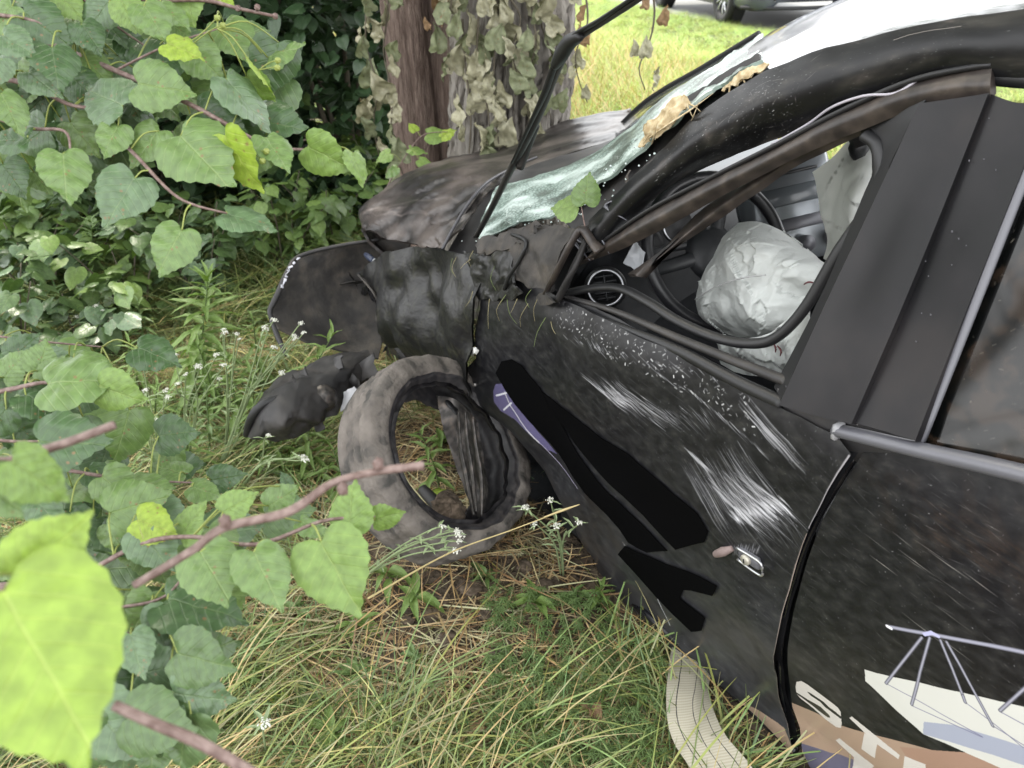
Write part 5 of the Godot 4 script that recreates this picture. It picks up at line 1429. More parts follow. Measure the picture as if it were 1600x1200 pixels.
func car_cabin(o: Node3D) -> void:
	# floor, far side and firewall close the cabin
	put("cabin_floor", sheet4(Vector3(1.4, -0.05, 0.1), Vector3(1.4, -0.05, 1.4), Vector3(-0.6, -0.05, 1.4), Vector3(-0.6, -0.05, 0.1), 0.02), M.interior, o)
	put("firewall", sheet4(Vector3(1.35, -0.05, 0.15), Vector3(1.35, -0.05, 1.4), Vector3(1.25, 0.62, 1.4), Vector3(1.25, 0.72, 0.15), 0.02), M.interior, o)
	put("far_door", sheet4(Vector3(1.6, -0.1, 1.45), Vector3(-0.6, -0.1, 1.45), Vector3(-0.6, 0.72, 1.42), Vector3(1.6, 0.66, 1.42), 0.05), M.interior, o)
	put("far_pillar", sheet4(Vector3(0.05, 0.7, 1.42), Vector3(-0.15, 0.7, 1.42), Vector3(-0.15, 1.23, 1.27), Vector3(-0.02, 1.23, 1.27), 0.04), M.interior, o)
	put("door_card", sheet4(Vector3(1.0, -0.05, 0.12), Vector3(0.05, -0.1, 0.12), Vector3(0.06, 0.62, 0.1), Vector3(0.75, 0.66, 0.1), 0.02), M.interior, o)
	# dashboard
	var D := [[Vector3(0.807, 0.727, 0.16), Vector3(0.741, 0.816, 0.2), Vector3(0.713, 0.873, 0.26), Vector3(0.875, 0.847, 0.5), Vector3(1.17, 0.771, 0.9), Vector3(1.318, 0.736, 1.3)], [Vector3(0.892, 0.662, 0.18), Vector3(0.77, 0.737, 0.2), Vector3(0.761, 0.818, 0.3), Vector3(0.889, 0.799, 0.55), Vector3(1.037, 0.757, 0.9), Vector3(1.179, 0.718, 1.3)], [Vector3(0.939, 0.585, 0.22), Vector3(0.79, 0.645, 0.22), Vector3(0.806, 0.697, 0.36), Vector3(0.88, 0.717, 0.6), Vector3(0.939, 0.719, 0.9), Vector3(1.058, 0.693, 1.25)], [Vector3(0.903, 0.487, 0.24), Vector3(0.789, 0.511, 0.26), Vector3(0.797, 0.559, 0.42), Vector3(0.86, 0.557, 0.66), Vector3(0.85, 0.58, 0.9), Vector3(0.944, 0.579, 1.2)]]
	var dash := put("dashboard", patch(D, 7, 7, 0.0, 8.0, 1, 0.02), M.interior, o)
	# top pad, its pale colour standing in for the sky reflected there
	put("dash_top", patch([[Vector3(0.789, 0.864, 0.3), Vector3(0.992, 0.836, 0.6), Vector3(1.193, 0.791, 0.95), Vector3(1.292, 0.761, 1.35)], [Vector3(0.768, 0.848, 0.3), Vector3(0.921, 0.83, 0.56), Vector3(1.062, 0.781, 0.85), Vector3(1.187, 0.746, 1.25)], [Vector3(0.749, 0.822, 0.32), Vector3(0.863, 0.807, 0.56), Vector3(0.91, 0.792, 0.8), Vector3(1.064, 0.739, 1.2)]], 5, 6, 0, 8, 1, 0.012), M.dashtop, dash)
	# round air vent
	var vc: Vector3 = Vector3(0.721, 0.709, 0.17)
	var vb := look_basis((inv_dir(o, vc) + Vector3(-0.3, 0.1, -0.2)).normalized(), Vector3.UP)
	var vent := put("air_vent", lathe([Vector2(0.0, -0.022), Vector2(0.034, -0.02), Vector2(0.037, 0.0), Vector2(0.04, 0.003), Vector2(0.046, 0.0), Vector2(0.05, -0.02)], 32), M.rubber, o, Transform3D(vb, vc))
	put("vent_ring", lathe([Vector2(0.0375, 0.002), Vector2(0.039, 0.0055), Vector2(0.0415, 0.0055), Vector2(0.043, 0.002)], 32), M.silver, vent)
	for k in 5: put("vent_slat", box(Vector3(0.012, 0.003, 0.066 - absf(k - 2) * 0.012), 0.001), M.interior, vent, Transform3D(Basis(Vector3(0, 0, 1), 0.4), Vector3(-0.004, (k - 2) * 0.0125, 0)))
	put("vent_slat", box(Vector3(0.01, 0.06, 0.004), 0.001), M.interior, vent, Transform3D(Basis(), Vector3(0.002, 0, 0)))
	# instrument hood and dials
	put("instrument_hood", patch([[Vector3(0.762, 0.826, 0.26), Vector3(0.758, 0.861, 0.3), Vector3(0.731, 0.881, 0.36), Vector3(0.723, 0.869, 0.44)], [Vector3(0.831, 0.812, 0.3), Vector3(0.814, 0.869, 0.34), Vector3(0.8, 0.89, 0.42), Vector3(0.773, 0.875, 0.5)]], 6, 5, 0, 8, 1, 0.016), M.dash, dash)
	for k in 2:
		var q: Vector3 = [Vector3(0.717, 0.77, 0.3), Vector3(0.726, 0.791, 0.4)][k]
		var dl := put("dial", lathe([Vector2(0, 0), Vector2(0.036, 0), Vector2(0.04, 0.006), Vector2(0.044, 0.0)], 28), M.rubber, dash, Transform3D(look_basis(Vector3(-0.9, 0.25, -0.1), Vector3.UP), q))
		put("dial_ring", lathe([Vector2(0.039, 0.006), Vector2(0.0405, 0.009), Vector2(0.0425, 0.006)], 28, 4.2), M.silver, dl)
	# broken chrome of the instrument lens
	put("lens_shard", patch([[Vector3(0.68, 0.766, 0.2), Vector3(0.658, 0.811, 0.22)], [Vector3(0.625, 0.756, 0.2), Vector3(0.626, 0.794, 0.22)]], 5, 5, 0.008, 25.0, 4, 0.003), mat(lin(0.5, 0.52, 0.55), 0.12), dash)
	# steering wheel
	var sc: Vector3 = Vector3(0.619, 0.739, 0.42)
	var sw := Node3D.new()
	sw.name = "steering_wheel"
	o.add_child(sw)
	sw.transform = Transform3D(look_basis(Vector3(-0.86, 0.42, -0.12), Vector3.UP), sc)
	var ring: Array = []
	for k in 25: ring.append(Vector3(0, cos(TAU * k / 24.0) * 0.175, sin(TAU * k / 24.0) * 0.175))
	put("rim", tube(ring, [0.0145], 10, 3, 1.0, Vector3.RIGHT, false), mat(lin(0.014, 0.014, 0.016), 0.35), sw)
	put("hub", lathe([Vector2(0, 0.0), Vector2(0.05, -0.002), Vector2(0.07, -0.02), Vector2(0.05, -0.05)], 24), M.interior, sw)
	for a in [0.0, 2.1, -2.1]: put("spoke", tube([Vector3(-0.02, 0, 0), Vector3(-0.012, sin(a) * 0.1, cos(a) * 0.1), Vector3(0, sin(a) * 0.172, cos(a) * 0.172)], [0.02, 0.014], 7, 4, 0.5, Vector3.RIGHT), M.interior, sw)
	put("switch_stalk", tube([sc + Vector3(0.05, 0.02, -0.04), sc + Vector3(0.05, 0.03, -0.12), sc + Vector3(0.05, 0.035, -0.19)], [0.012, 0.009, 0.012], 8, 4), M.interior, o)
	# centre console, its pale grey standing in for reflected light
	var cc: Vector3 = Vector3(0.649, 0.76, 0.72)
	var cb := look_basis(Vector3(-0.88, 0.36, -0.3), Vector3.UP)
	var con := put("centre_console", box(Vector3(0.1, 0.27, 0.24), 0.02), mat(lin(0.2, 0.215, 0.23), 0.25, 0.4), o, Transform3D(cb, cc - cb.x * 0.055))
	for k in 3: put("console_slot", box(Vector3(0.008, [0.008, 0.045, 0.03][k], [0.15, 0.18, 0.15][k]), 0.003), [M.rubber, mat(lin(0.1, 0.11, 0.12), 0.2), M.greytrim][k], con, Transform3D(Basis(), Vector3(0.051, [0.085, 0.03, -0.04][k], 0.0)))
	for k in 3: put("console_knob", lathe([Vector2(0, 0.02), Vector2(0.02, 0.018), Vector2(0.022, 0), Vector2(0.026, -0.002)], 20), M.greytrim, con, Transform3D(Basis(), Vector3(0.05, -0.095, -0.075 + k * 0.075)))
	# driver's airbag, limp and creased
	var a := [[Vector3(0.532, 0.823, 0.4), Vector3(0.463, 0.838, 0.39), Vector3(0.41, 0.823, 0.4), Vector3(0.376, 0.792, 0.42)], [Vector3(0.541, 0.793, 0.35), Vector3(0.416, 0.819, 0.31), Vector3(0.334, 0.821, 0.32), Vector3(0.295, 0.794, 0.37)], [Vector3(0.559, 0.731, 0.32), Vector3(0.405, 0.779, 0.27), Vector3(0.306, 0.8, 0.28), Vector3(0.243, 0.792, 0.34)], [Vector3(0.581, 0.67, 0.31), Vector3(0.417, 0.722, 0.26), Vector3(0.306, 0.749, 0.26), Vector3(0.232, 0.757, 0.31)], [Vector3(0.576, 0.622, 0.31), Vector3(0.442, 0.659, 0.27), Vector3(0.325, 0.687, 0.26), Vector3(0.261, 0.699, 0.29)], [Vector3(0.574, 0.589, 0.34), Vector3(0.478, 0.6, 0.31), Vector3(0.375, 0.625, 0.3), Vector3(0.321, 0.643, 0.32)]]
	var bag := put("driver_airbag", patch(a, 24, 28, 0.024, 5.5, 33, 0.003, true, [[Vector3(0.328, 0.783, 0.27), 5.0, 0.008, 0.12]]), M.bag, o)
	var cen: Vector3 = Vector3(0.272, 0.814, 0.2)
	put("airbag_seam", tube([Vector3(0.557, 0.676, 0.29), Vector3(0.458, 0.735, 0.265), Vector3(0.368, 0.776, 0.25), Vector3(0.313, 0.791, 0.255)], [0.0015], 5, 6), mat(lin(0.4, 0.4, 0.4), 0.8), bag)
	var blood := mat(lin(0.12, 0.03, 0.035), 0.6)
	for e in [[Vector3(0.228, 0.787, 0.262), Vector3(0.213, 0.796, 0.258), Vector3(0.209, 0.79, 0.27)], [Vector3(0.218, 0.781, 0.27), Vector3(0.214, 0.788, 0.285), Vector3(0.215, 0.79, 0.3)]]:
		put("red_smear", tube(e, [0.0012, 0.002, 0.001], 5, 4), blood, bag)
	# side airbag cloth below the seal
	var s := put("side_airbag", patch([[Vector3(0.419, 0.664, 0.2), Vector3(0.333, 0.679, 0.19), Vector3(0.24, 0.717, 0.18), Vector3(0.131, 0.811, 0.16)], [Vector3(0.4, 0.633, 0.2), Vector3(0.289, 0.666, 0.17), Vector3(0.207, 0.698, 0.16), Vector3(0.12, 0.757, 0.14)], [Vector3(0.385, 0.594, 0.2), Vector3(0.294, 0.612, 0.18), Vector3(0.202, 0.646, 0.16), Vector3(0.156, 0.664, 0.15)]], 18, 18, 0.018, 9.0, 35, 0.003, true), M.bag, o)
	for e in [[Vector3(0.2, 0.719, 0.15), Vector3(0.191, 0.713, 0.146), Vector3(0.196, 0.702, 0.15)], [Vector3(0.191, 0.716, 0.15), Vector3(0.179, 0.711, 0.146), Vector3(0.185, 0.698, 0.15)]]:
		put("red_smear", tube(e, [0.0012, 0.0022, 0.001], 5, 4), blood, s)
	# passenger airbag and curtain
	put("passenger_airbag", patch([[Vector3(0.63, 0.839, 0.75), Vector3(0.57, 0.878, 0.75), Vector3(0.513, 0.925, 0.75), Vector3(0.48, 0.937, 0.8)], [Vector3(0.545, 0.785, 0.68), Vector3(0.437, 0.842, 0.62), Vector3(0.404, 0.875, 0.64), Vector3(0.414, 0.881, 0.75)], [Vector3(0.506, 0.719, 0.65), Vector3(0.416, 0.779, 0.6), Vector3(0.388, 0.805, 0.62), Vector3(0.412, 0.81, 0.75)], [Vector3(0.516, 0.666, 0.65), Vector3(0.449, 0.676, 0.62), Vector3(0.419, 0.694, 0.64), Vector3(0.428, 0.689, 0.75)]], 18, 18, 0.03, 4.0, 37, 0.003, true), M.bag_far, o)
	put("rear_view_mirror", box(Vector3(0.035, 0.055, 0.09), 0.015), M.interior, o, Transform3D(Basis.from_euler(Vector3(0.5, 0.6, 0.3)), Vector3(0.457, 0.916, 0.7)))
	put("mirror_stem", tube([Vector3(0.509, 0.942, 0.74), Vector3(0.483, 0.929, 0.72), Vector3(0.457, 0.916, 0.7)], [0.014], 7, 3), M.interior, o)
	put("sun_visor", sheet4(Vector3(0.325, 1.009, 0.5), Vector3(0.278, 1.015, 0.5), Vector3(0.319, 0.966, 0.55), Vector3(0.348, 0.957, 0.55), 0.012), M.plastic, o)
	# front seat
	var seat := put("front_seat", patch([[Vector3(0.35, 0.12, 0.2), Vector3(0.35, 0.16, 0.42), Vector3(0.35, 0.12, 0.64)], [Vector3(0.0, 0.1, 0.2), Vector3(0.0, 0.14, 0.42), Vector3(0.0, 0.1, 0.64)], [Vector3(-0.15, 0.2, 0.2), Vector3(-0.13, 0.22, 0.42), Vector3(-0.15, 0.2, 0.64)], [Vector3(-0.3, 0.75, 0.24), Vector3(-0.27, 0.76, 0.42), Vector3(-0.3, 0.75, 0.6)]], 6, 6, 0, 8, 1, 0.1), M.interior, o)
	put("headrest", lump(0.1, 5), M.interior, seat, Transform3D(Basis().scaled(Vector3(0.6, 0.9, 1.2)), Vector3(-0.36, 0.88, 0.42)))

func inv_dir(o: Node3D, p: Vector3) -> Vector3:
	# from a point in the car towards the open window
	return (o.transform.affine_inverse() * Vector3(0, 1.594, 0) - p).normalized()

# ---------------------------------------------------------------- the car parked on the road
func build_far_car() -> void:
	var x := Vector3(0.12, 0, 0.99).normalized()
	var z := x.cross(Vector3.UP)
	var P := Vector3(2.934, 0.686, -11.294)
	var r := 0.335
	P.y = 0.437 + r
	var o := thing("parked_car", "dark blue-grey car with silver spoke wheels parked on the road above the bank", "car")
	o.transform = Transform3D(Basis(x, Vector3.UP, z), P - z * 0.76 - Vector3.UP * r)
	var body := mat(lin(0.035, 0.042, 0.06), 0.22)
	body.clearcoat_enabled = true
	body.clearcoat = 0.8
	var rows: Array = []
	# x, bottom, belt, half width, tumble
	for s in [[0.88, 0.3, 0.62, 0.62], [0.84, 0.22, 0.72, 0.74], [0.7, 0.2, 0.78, 0.84], [0.45, 0.2, 0.84, 0.88], [0.0, 0.2, 0.9, 0.9], [-0.6, 0.2, 0.95, 0.9], [-1.4, 0.2, 0.97, 0.91], [-2.4, 0.2, 1.0, 0.9], [-3.1, 0.25, 1.02, 0.86], [-3.5, 0.3, 1.02, 0.76]]:
		var l: Array = []
		for k in [[-0.9, 0.0], [-1.0, 0.08], [-1.0, 0.5], [-0.97, 0.9], [-0.86, 1.0], [0.0, 1.04], [0.86, 1.0], [0.97, 0.9], [1.0, 0.5], [1.0, 0.08], [0.9, 0.0]]:
			l.append(Vector3(s[0], lerpf(s[1], s[2], k[1]), k[0] * s[3]))
		rows.append(l)
	put("body", patch(rows, 4, 3), body, o)
	put("front_panel", patch([[Vector3(0.9, 0.3, -0.6), Vector3(0.93, 0.3, 0), Vector3(0.9, 0.3, 0.6)], [Vector3(0.93, 0.45, -0.62), Vector3(0.97, 0.45, 0), Vector3(0.93, 0.45, 0.62)], [Vector3(0.88, 0.63, -0.6), Vector3(0.92, 0.66, 0), Vector3(0.88, 0.63, 0.6)]], 4, 4, 0, 8, 1, 0.03), body, o)
	var cab: Array = []
	for s in [[-0.1, 0.92, 0.93, 0.8], [-0.75, 0.92, 1.38, 0.66], [-1.3, 0.94, 1.46, 0.64], [-2.4, 0.98, 1.44, 0.64], [-3.2, 1.0, 1.02, 0.72]]:
		var l: Array = []
		for k in [[-1.15, 0.0], [-1.1, 0.3], [-1.0, 0.9], [-0.85, 1.0], [0.0, 1.03], [0.85, 1.0], [1.0, 0.9], [1.1, 0.3], [1.15, 0.0]]:
			l.append(Vector3(s[0], lerpf(s[1], s[2], k[1]), k[0] * s[3]))
		cab.append(l)
	put("cabin", patch(cab, 4, 3), mat(lin(0.02, 0.022, 0.026), 0.08), o)
	var tyre := mat(lin(0.02, 0.02, 0.022), 0.8)
	for q in [[0.0, 0.76], [0.0, -0.76], [-2.72, 0.76], [-2.72, -0.76]]:
		var wh := Node3D.new()
		wh.name = "wheel"
		o.add_child(wh, true)
		var sgn: float = signf(q[1])
		wh.transform = Transform3D(Basis(Vector3(0, 0, sgn), Vector3(0, 1, 0), Vector3(-sgn, 0, 0)), Vector3(q[0], r, q[1] + sgn * 0.06))
		put("tyre", lathe([Vector2(0.225, -0.1), Vector2(0.3, -0.1), Vector2(0.33, -0.08), Vector2(0.335, 0), Vector2(0.33, 0.08), Vector2(0.3, 0.105), Vector2(0.228, 0.1), Vector2(0.225, 0.06)], 40), tyre, wh)
		var rim := put("rim", lathe([Vector2(0, -0.03), Vector2(0.2, -0.04), Vector2(0.222, 0.06), Vector2(0.23, 0.1), Vector2(0.236, 0.1)], 40), mat(lin(0.05, 0.05, 0.055), 0.5), wh)
		for k in 10:
			var a := TAU * k / 10.0 + (0.16 if k % 2 else 0.0)
			put("spoke", tube([Vector3(0.06, cos(a) * 0.03, sin(a) * 0.03), Vector3(0.085, cos(a) * 0.13, sin(a) * 0.13), Vector3(0.085, cos(a) * 0.224, sin(a) * 0.224)], [0.016, 0.011, 0.014], 6, 3, 0.6, Vector3.RIGHT), M.silver, rim)
		put("wheel_arch", lathe([Vector2(0.39, 0.06), Vector2(0.35, 0.03), Vector2(0.35, -0.1)], 28, PI), tyre, wh, Transform3D(Basis(Vector3.RIGHT, 1.5708), Vector3(0.0, 0, 0)))
	var yel := mat(lin(0.75, 0.6, 0.03), 0.4)
	put("yellow_reflector", sheet4(Vector3(0.66, 0.43, 0.885), Vector3(0.88, 0.42, 0.72), Vector3(0.89, 0.54, 0.71), Vector3(0.64, 0.56, 0.885), 0.012), yel, o)
	put("lower_lip", tube([Vector3(0.6, 0.24, -0.9), Vector3(0.92, 0.24, -0.55), Vector3(0.98, 0.24, 0), Vector3(0.92, 0.24, 0.55), Vector3(0.6, 0.24, 0.9)], [0.035], 8, 6, 0.6), tyre, o)
	put("bumper_blade", tube([Vector3(0.93, 0.36, -0.5), Vector3(1.0, 0.35, 0), Vector3(0.93, 0.36, 0.5)], [0.045, 0.06, 0.045], 8, 6, 0.5), mat(lin(0.3, 0.32, 0.36), 0.3), o)
	for k in 4: put("grille_slat", tube([Vector3(0.95, 0.43 + k * 0.05, -0.42), Vector3(1.0, 0.43 + k * 0.05, 0), Vector3(0.95, 0.43 + k * 0.05, 0.42)], [0.012], 6, 5), tyre, o)
	for s in [-1.0, 1.0]:
		put("fog_lamp", lathe([Vector2(0, 0.02), Vector2(0.045, 0.012), Vector2(0.055, -0.02)], 20), M.silver, o, Transform3D(Basis(), Vector3(0.95, 0.42, s * 0.56)))
		put("headlight", patch([[Vector3(0.9, 0.6, s * 0.5), Vector3(0.86, 0.6, s * 0.66), Vector3(0.72, 0.64, s * 0.82)], [Vector3(0.86, 0.72, s * 0.48), Vector3(0.8, 0.73, s * 0.66), Vector3(0.62, 0.76, s * 0.84)]], 4, 4, 0, 8, 1, 0.03), M.silver, o)

# ---------------------------------------------------------------- plants
func lance_mesh(sd: int, wid := 0.2, droop := 0.4, rows := 8) -> ArrayMesh:
	# a narrow pointed leaf of length 1 along -z
	var P: Array = []
	for i in rows + 1:
		var t := float(i) / rows
		var w := wid * 0.5 * pow(sin(PI * pow(t, 0.75)), 0.8) + 0.003
		var l: Array = []
		for j in 5:
			var s := (j - 2) / 2.0
			l.append(Vector3(s * w + 0.06 * sin(t * 3.0 + sd) * t, absf(s) * w * 0.5 - droop * t * t + 0.02 * sin(t * 14.0 + sd) * absf(s), -t))
		P.append(l)
	return grid_mesh(P)

func blade_tuft(sd: int, n: int, l0: float, l1: float, wid: float, lie: float, cols: Array, spread := 0.03) -> ArrayMesh:
	var r := RandomNumberGenerator.new()
	r.seed = 3000 + sd
	var st := SurfaceTool.new()
	st.begin(Mesh.PRIMITIVE_TRIANGLES)
	var base := 0
	for k in n:
		var a := r.randf_range(0, TAU)
		var p := Vector3(r.randf_range(-spread, spread), 0, r.randf_range(-spread, spread))
		var L := r.randf_range(l0, l1)
		var d := Vector3(cos(a), 0, sin(a))
		var el := r.randf_range(0.5, 1.5) * (1.0 - lie) + 0.1
		var bend := r.randf_range(0.3, 1.7) * (0.6 + lie * 0.4)
		var c: Color = cols[r.randi() % cols.size()]
		c = c * r.randf_range(0.75, 1.25)
		c.a = 1.0
		var side_ := d.cross(Vector3.UP)
		side_ = side_.rotated(d, r.randf_range(-0.8, 0.8))
		var S := 6
		var q := p
		var w := wid * r.randf_range(0.6, 1.2)
		var yaw := r.randf_range(-0.5, 0.5)
		for i in S + 1:
			var t := float(i) / S
			var e := el - bend * t
			var dir := d.rotated(Vector3.UP, yaw * t) * cos(e) + Vector3.UP * sin(e)
			if i > 0: q += dir * L / S
			q.y = maxf(q.y, 0.004 + 0.012 * t)
			var ww := w * (1.0 - pow(t, 2.2)) * 0.5 + 0.0003
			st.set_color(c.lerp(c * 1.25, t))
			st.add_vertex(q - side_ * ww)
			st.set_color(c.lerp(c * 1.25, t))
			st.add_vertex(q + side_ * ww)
		for i in S:
			var b := base + i * 2
			for z in [b, b + 2, b + 1, b + 1, b + 2, b + 3]: st.add_index(z)
		base += (S + 1) * 2
	st.generate_normals()
	return st.commit()

func scatter(called: String, label: String, mesh: Mesh, m: Material, xf: Array, cols: Array = []) -> void:
	var mm := MultiMesh.new()
	mm.transform_format = MultiMesh.TRANSFORM_3D
	mm.use_colors = true
	mm.mesh = mesh
	mm.instance_count = xf.size()
	for i in xf.size():
		mm.set_instance_transform(i, xf[i])
		var g := R(0.65, 1.2)
		var h := R(0, 1)
		mm.set_instance_color(i, Color(g * lerpf(0.85, 1.25, h), g * lerpf(1.02, 1.0, h), g * lerpf(1.0, 0.8, h)))
	var o := MultiMeshInstance3D.new()
	o.name = numbered(called)
	o.multimesh = mm
	o.material_override = m
	add_child(o)
	tag(o, label, "grass", "", "stuff")

func in_car(p: Vector3, slack := 0.0) -> bool:
	var q := car_inv * p
	return q.x > -3.0 and q.x < 1.15 and q.z > 0.02 - slack and q.z < 1.6

var car_inv := Transform3D()

func build_grass() -> void:
	var gm := mat(Color.WHITE, 0.5)
	gm.vertex_color_use_as_albedo = true
	gm.backlight_enabled = true
	gm.backlight = Color(0.5, 0.5, 0.25)
	var green := [Color(0.11, 0.17, 0.05), Color(0.16, 0.22, 0.07), Color(0.09, 0.15, 0.05), Color(0.22, 0.26, 0.09)]
	var straw := [Color(0.42, 0.34, 0.2), Color(0.27, 0.19, 0.11), Color(0.52, 0.43, 0.27), Color(0.15, 0.1, 0.06), Color(0.22, 0.24, 0.09)]
	var mixed := [Color(0.29, 0.29, 0.12), Color(0.2, 0.26, 0.09), Color(0.15, 0.2, 0.08), Color(0.24, 0.28, 0.13), Color(0.38, 0.33, 0.18), Color(0.33, 0.3, 0.14)]
	var n2 := nz(302, 1.6)
	var fine: Array = []
	var dry: Array = []
	var dry2: Array = []
	var longg: Array = []
	var longs: Array = []
	var short: Array = []
	var z := -0.75
	for i in 30000:
		var p := Vector3(R(-3.4, 1.7), 0, R(-5.4, -0.7))
		if in_car(p): continue
		p.y = ground_y(p.x, p.z)
		var b := Basis(Vector3.UP, R(0, TAU))
		var k := R(0, 1)
		var mud := Vector2(p.x + 0.13, p.z + 1.62).length() < 0.3 or Vector2(p.x + 0.2, p.z + 1.9).length() < 0.34 or Vector2(p.x - 0.16, p.z + 1.6).length() < 0.2 or Vector2(p.x + 0.3, p.z + 2.25).length() < 0.36
		if mud and k > 0.16: continue
		var by_strap := p.x > 0.22 and p.z > -1.5
		if by_strap and (k < 0.7 and k > 0.5 or k > 0.86): continue
		var front := p.z < -1.35 and p.x > -0.9 and p.z > -2.3
		if front and k >= 0.5 and k < 0.7 and R(0, 1) < 0.75: continue
		if front and k > 0.86 and R(0, 1) < 0.6: continue
		var tus := n2.get_noise_2d(p.x, p.z)
		var low := smoothstep(-1.62, -1.3, p.z)
		if k < 0.2: dry.append(Transform3D(b.scaled(Vector3.ONE * R(0.6, 1.25)), p))
		elif k < 0.34: dry2.append(Transform3D(b.scaled(Vector3.ONE * R(0.5, 1.2)), p))
		elif k < 0.66:
			if tus + low * 0.42 > 0.3: longg.append(Transform3D(Basis(Vector3.UP, R(-0.4, 0.9) + (0.0 if R(0, 1) < 0.75 else R(1, 5))).scaled(Vector3(R(0.7, 1.5), 1, R(0.7, 1.5)) * R(0.5, 1.2)), p))
			elif R(0, 1) < 0.45: fine.append(Transform3D(b.scaled(Vector3.ONE * R(0.5, 1.2)), p))
		elif k < 0.88: short.append(Transform3D(b.scaled(Vector3.ONE * R(0.5, 1.3)), p))
		elif tus > -0.05: longs.append(Transform3D(b.scaled(Vector3.ONE * R(0.5, 1.15)), p))
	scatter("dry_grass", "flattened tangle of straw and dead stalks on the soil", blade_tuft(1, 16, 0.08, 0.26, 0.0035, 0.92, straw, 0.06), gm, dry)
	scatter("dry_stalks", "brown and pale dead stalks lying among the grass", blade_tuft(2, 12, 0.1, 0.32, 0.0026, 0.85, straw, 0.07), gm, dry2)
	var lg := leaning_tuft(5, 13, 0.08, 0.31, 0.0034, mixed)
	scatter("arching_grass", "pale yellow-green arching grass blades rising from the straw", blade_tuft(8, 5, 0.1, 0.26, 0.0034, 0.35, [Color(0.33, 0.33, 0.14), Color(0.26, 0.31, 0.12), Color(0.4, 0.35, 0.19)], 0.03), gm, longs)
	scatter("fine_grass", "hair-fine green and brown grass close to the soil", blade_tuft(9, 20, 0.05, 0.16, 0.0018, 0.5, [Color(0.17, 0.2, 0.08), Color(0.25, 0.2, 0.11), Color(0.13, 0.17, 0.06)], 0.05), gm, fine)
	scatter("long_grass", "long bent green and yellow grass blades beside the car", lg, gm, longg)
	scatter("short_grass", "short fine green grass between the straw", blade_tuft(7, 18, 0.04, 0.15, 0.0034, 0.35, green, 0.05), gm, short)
	# the sunlit bank
	var far: Array = []
	var far2: Array = []
	for i in 30000:
		var zz := R(-19.0, -4.6)
		var e := R(-5.2, 0.1)
		var p := Vector3(road_edge(zz) + e, 0, zz)
		if e > -0.12 and R(0, 1) > 0.5: continue
		p.y = ground_y(p.x, p.z)
		var t := Transform3D(Basis(Vector3.UP, R(0, TAU)).scaled(Vector3.ONE * R(0.7, 1.4) * lerpf(1.0, 0.3, smoothstep(-3.0, -0.6, e))), p)
		if R(0, 1) < 0.78: far.append(t)
		elif e < -1.6: far2.append(t)
	var pale := [Color(0.36, 0.5, 0.15), Color(0.4, 0.53, 0.18), Color(0.3, 0.45, 0.12), Color(0.5, 0.54, 0.26)]
	scatter("meadow_grass", "pale green meadow grass on the bank up to the road", blade_tuft(11, 16, 0.16, 0.38, 0.006, 0.2, pale, 0.07), gm, far)
	scatter("meadow_stalks", "dry yellow and reddish flower stalks in the meadow grass", blade_tuft(12, 7, 0.25, 0.6, 0.004, 0.08, [Color(0.42, 0.34, 0.18), Color(0.36, 0.24, 0.14), Color(0.4, 0.4, 0.16)], 0.06), gm, far2)
	# dark grass under the shrubs
	var under: Array = []
	for i in 3500:
		var p := Vector3(R(-4.5, 0.6), 0, R(-6.5, -3.4))
		p.y = ground_y(p.x, p.z)
		under.append(Transform3D(Basis(Vector3.UP, R(0, TAU)).scaled(Vector3.ONE * R(0.8, 1.6)), p))
	scatter("shade_grass", "thin dark green grass in the shade under the shrubs", blade_tuft(15, 12, 0.1, 0.3, 0.005, 0.35, green, 0.06), gm, under)

func leaning_tuft(sd: int, n: int, l0: float, l1: float, wid: float, cols: Array) -> ArrayMesh:
	# long blades that all lean one way
	var r := RandomNumberGenerator.new()
	r.seed = 5000 + sd
	var st := SurfaceTool.new()
	st.begin(Mesh.PRIMITIVE_TRIANGLES)
	var base := 0
	for k in n:
		var p := Vector3(r.randf_range(-0.05, 0.05), 0, r.randf_range(-0.05, 0.05))
		var L := r.randf_range(l0, l1)
		var a := r.randf_range(-0.7, 0.7)
		var d := Vector3(cos(a), 0, -sin(a))
		var el := r.randf_range(0.5, 1.25)
		var bend := r.randf_range(0.5, 1.5)
		var c: Color = cols[r.randi() % cols.size()] * r.randf_range(0.8, 1.2)
		c.a = 1.0
		var s_ := d.cross(Vector3.UP).rotated(d, r.randf_range(-1.0, 1.0))
		var q := p
		var w := wid * r.randf_range(0.6, 1.15)
		for i in 9:
			var t := i / 8.0
			var e := el - bend * t
			if i > 0: q += (d * cos(e) + Vector3.UP * sin(e)) * L / 8.0
			q.y = maxf(q.y, 0.01 + 0.02 * t)
			var ww := w * (1.0 - pow(t, 2.5)) * 0.5 + 0.0003
			for z in [-1.0, 1.0]:
				st.set_color(c)
				st.add_vertex(q + s_ * ww * z)
		for i in 8:
			var b := base + i * 2
			for z in [b, b + 2, b + 1, b + 1, b + 2, b + 3]: st.add_index(z)
		base += 18
	st.generate_normals()
	return st.commit()

var LM: Array = []
var LS: Array = []
var NM: Array = []

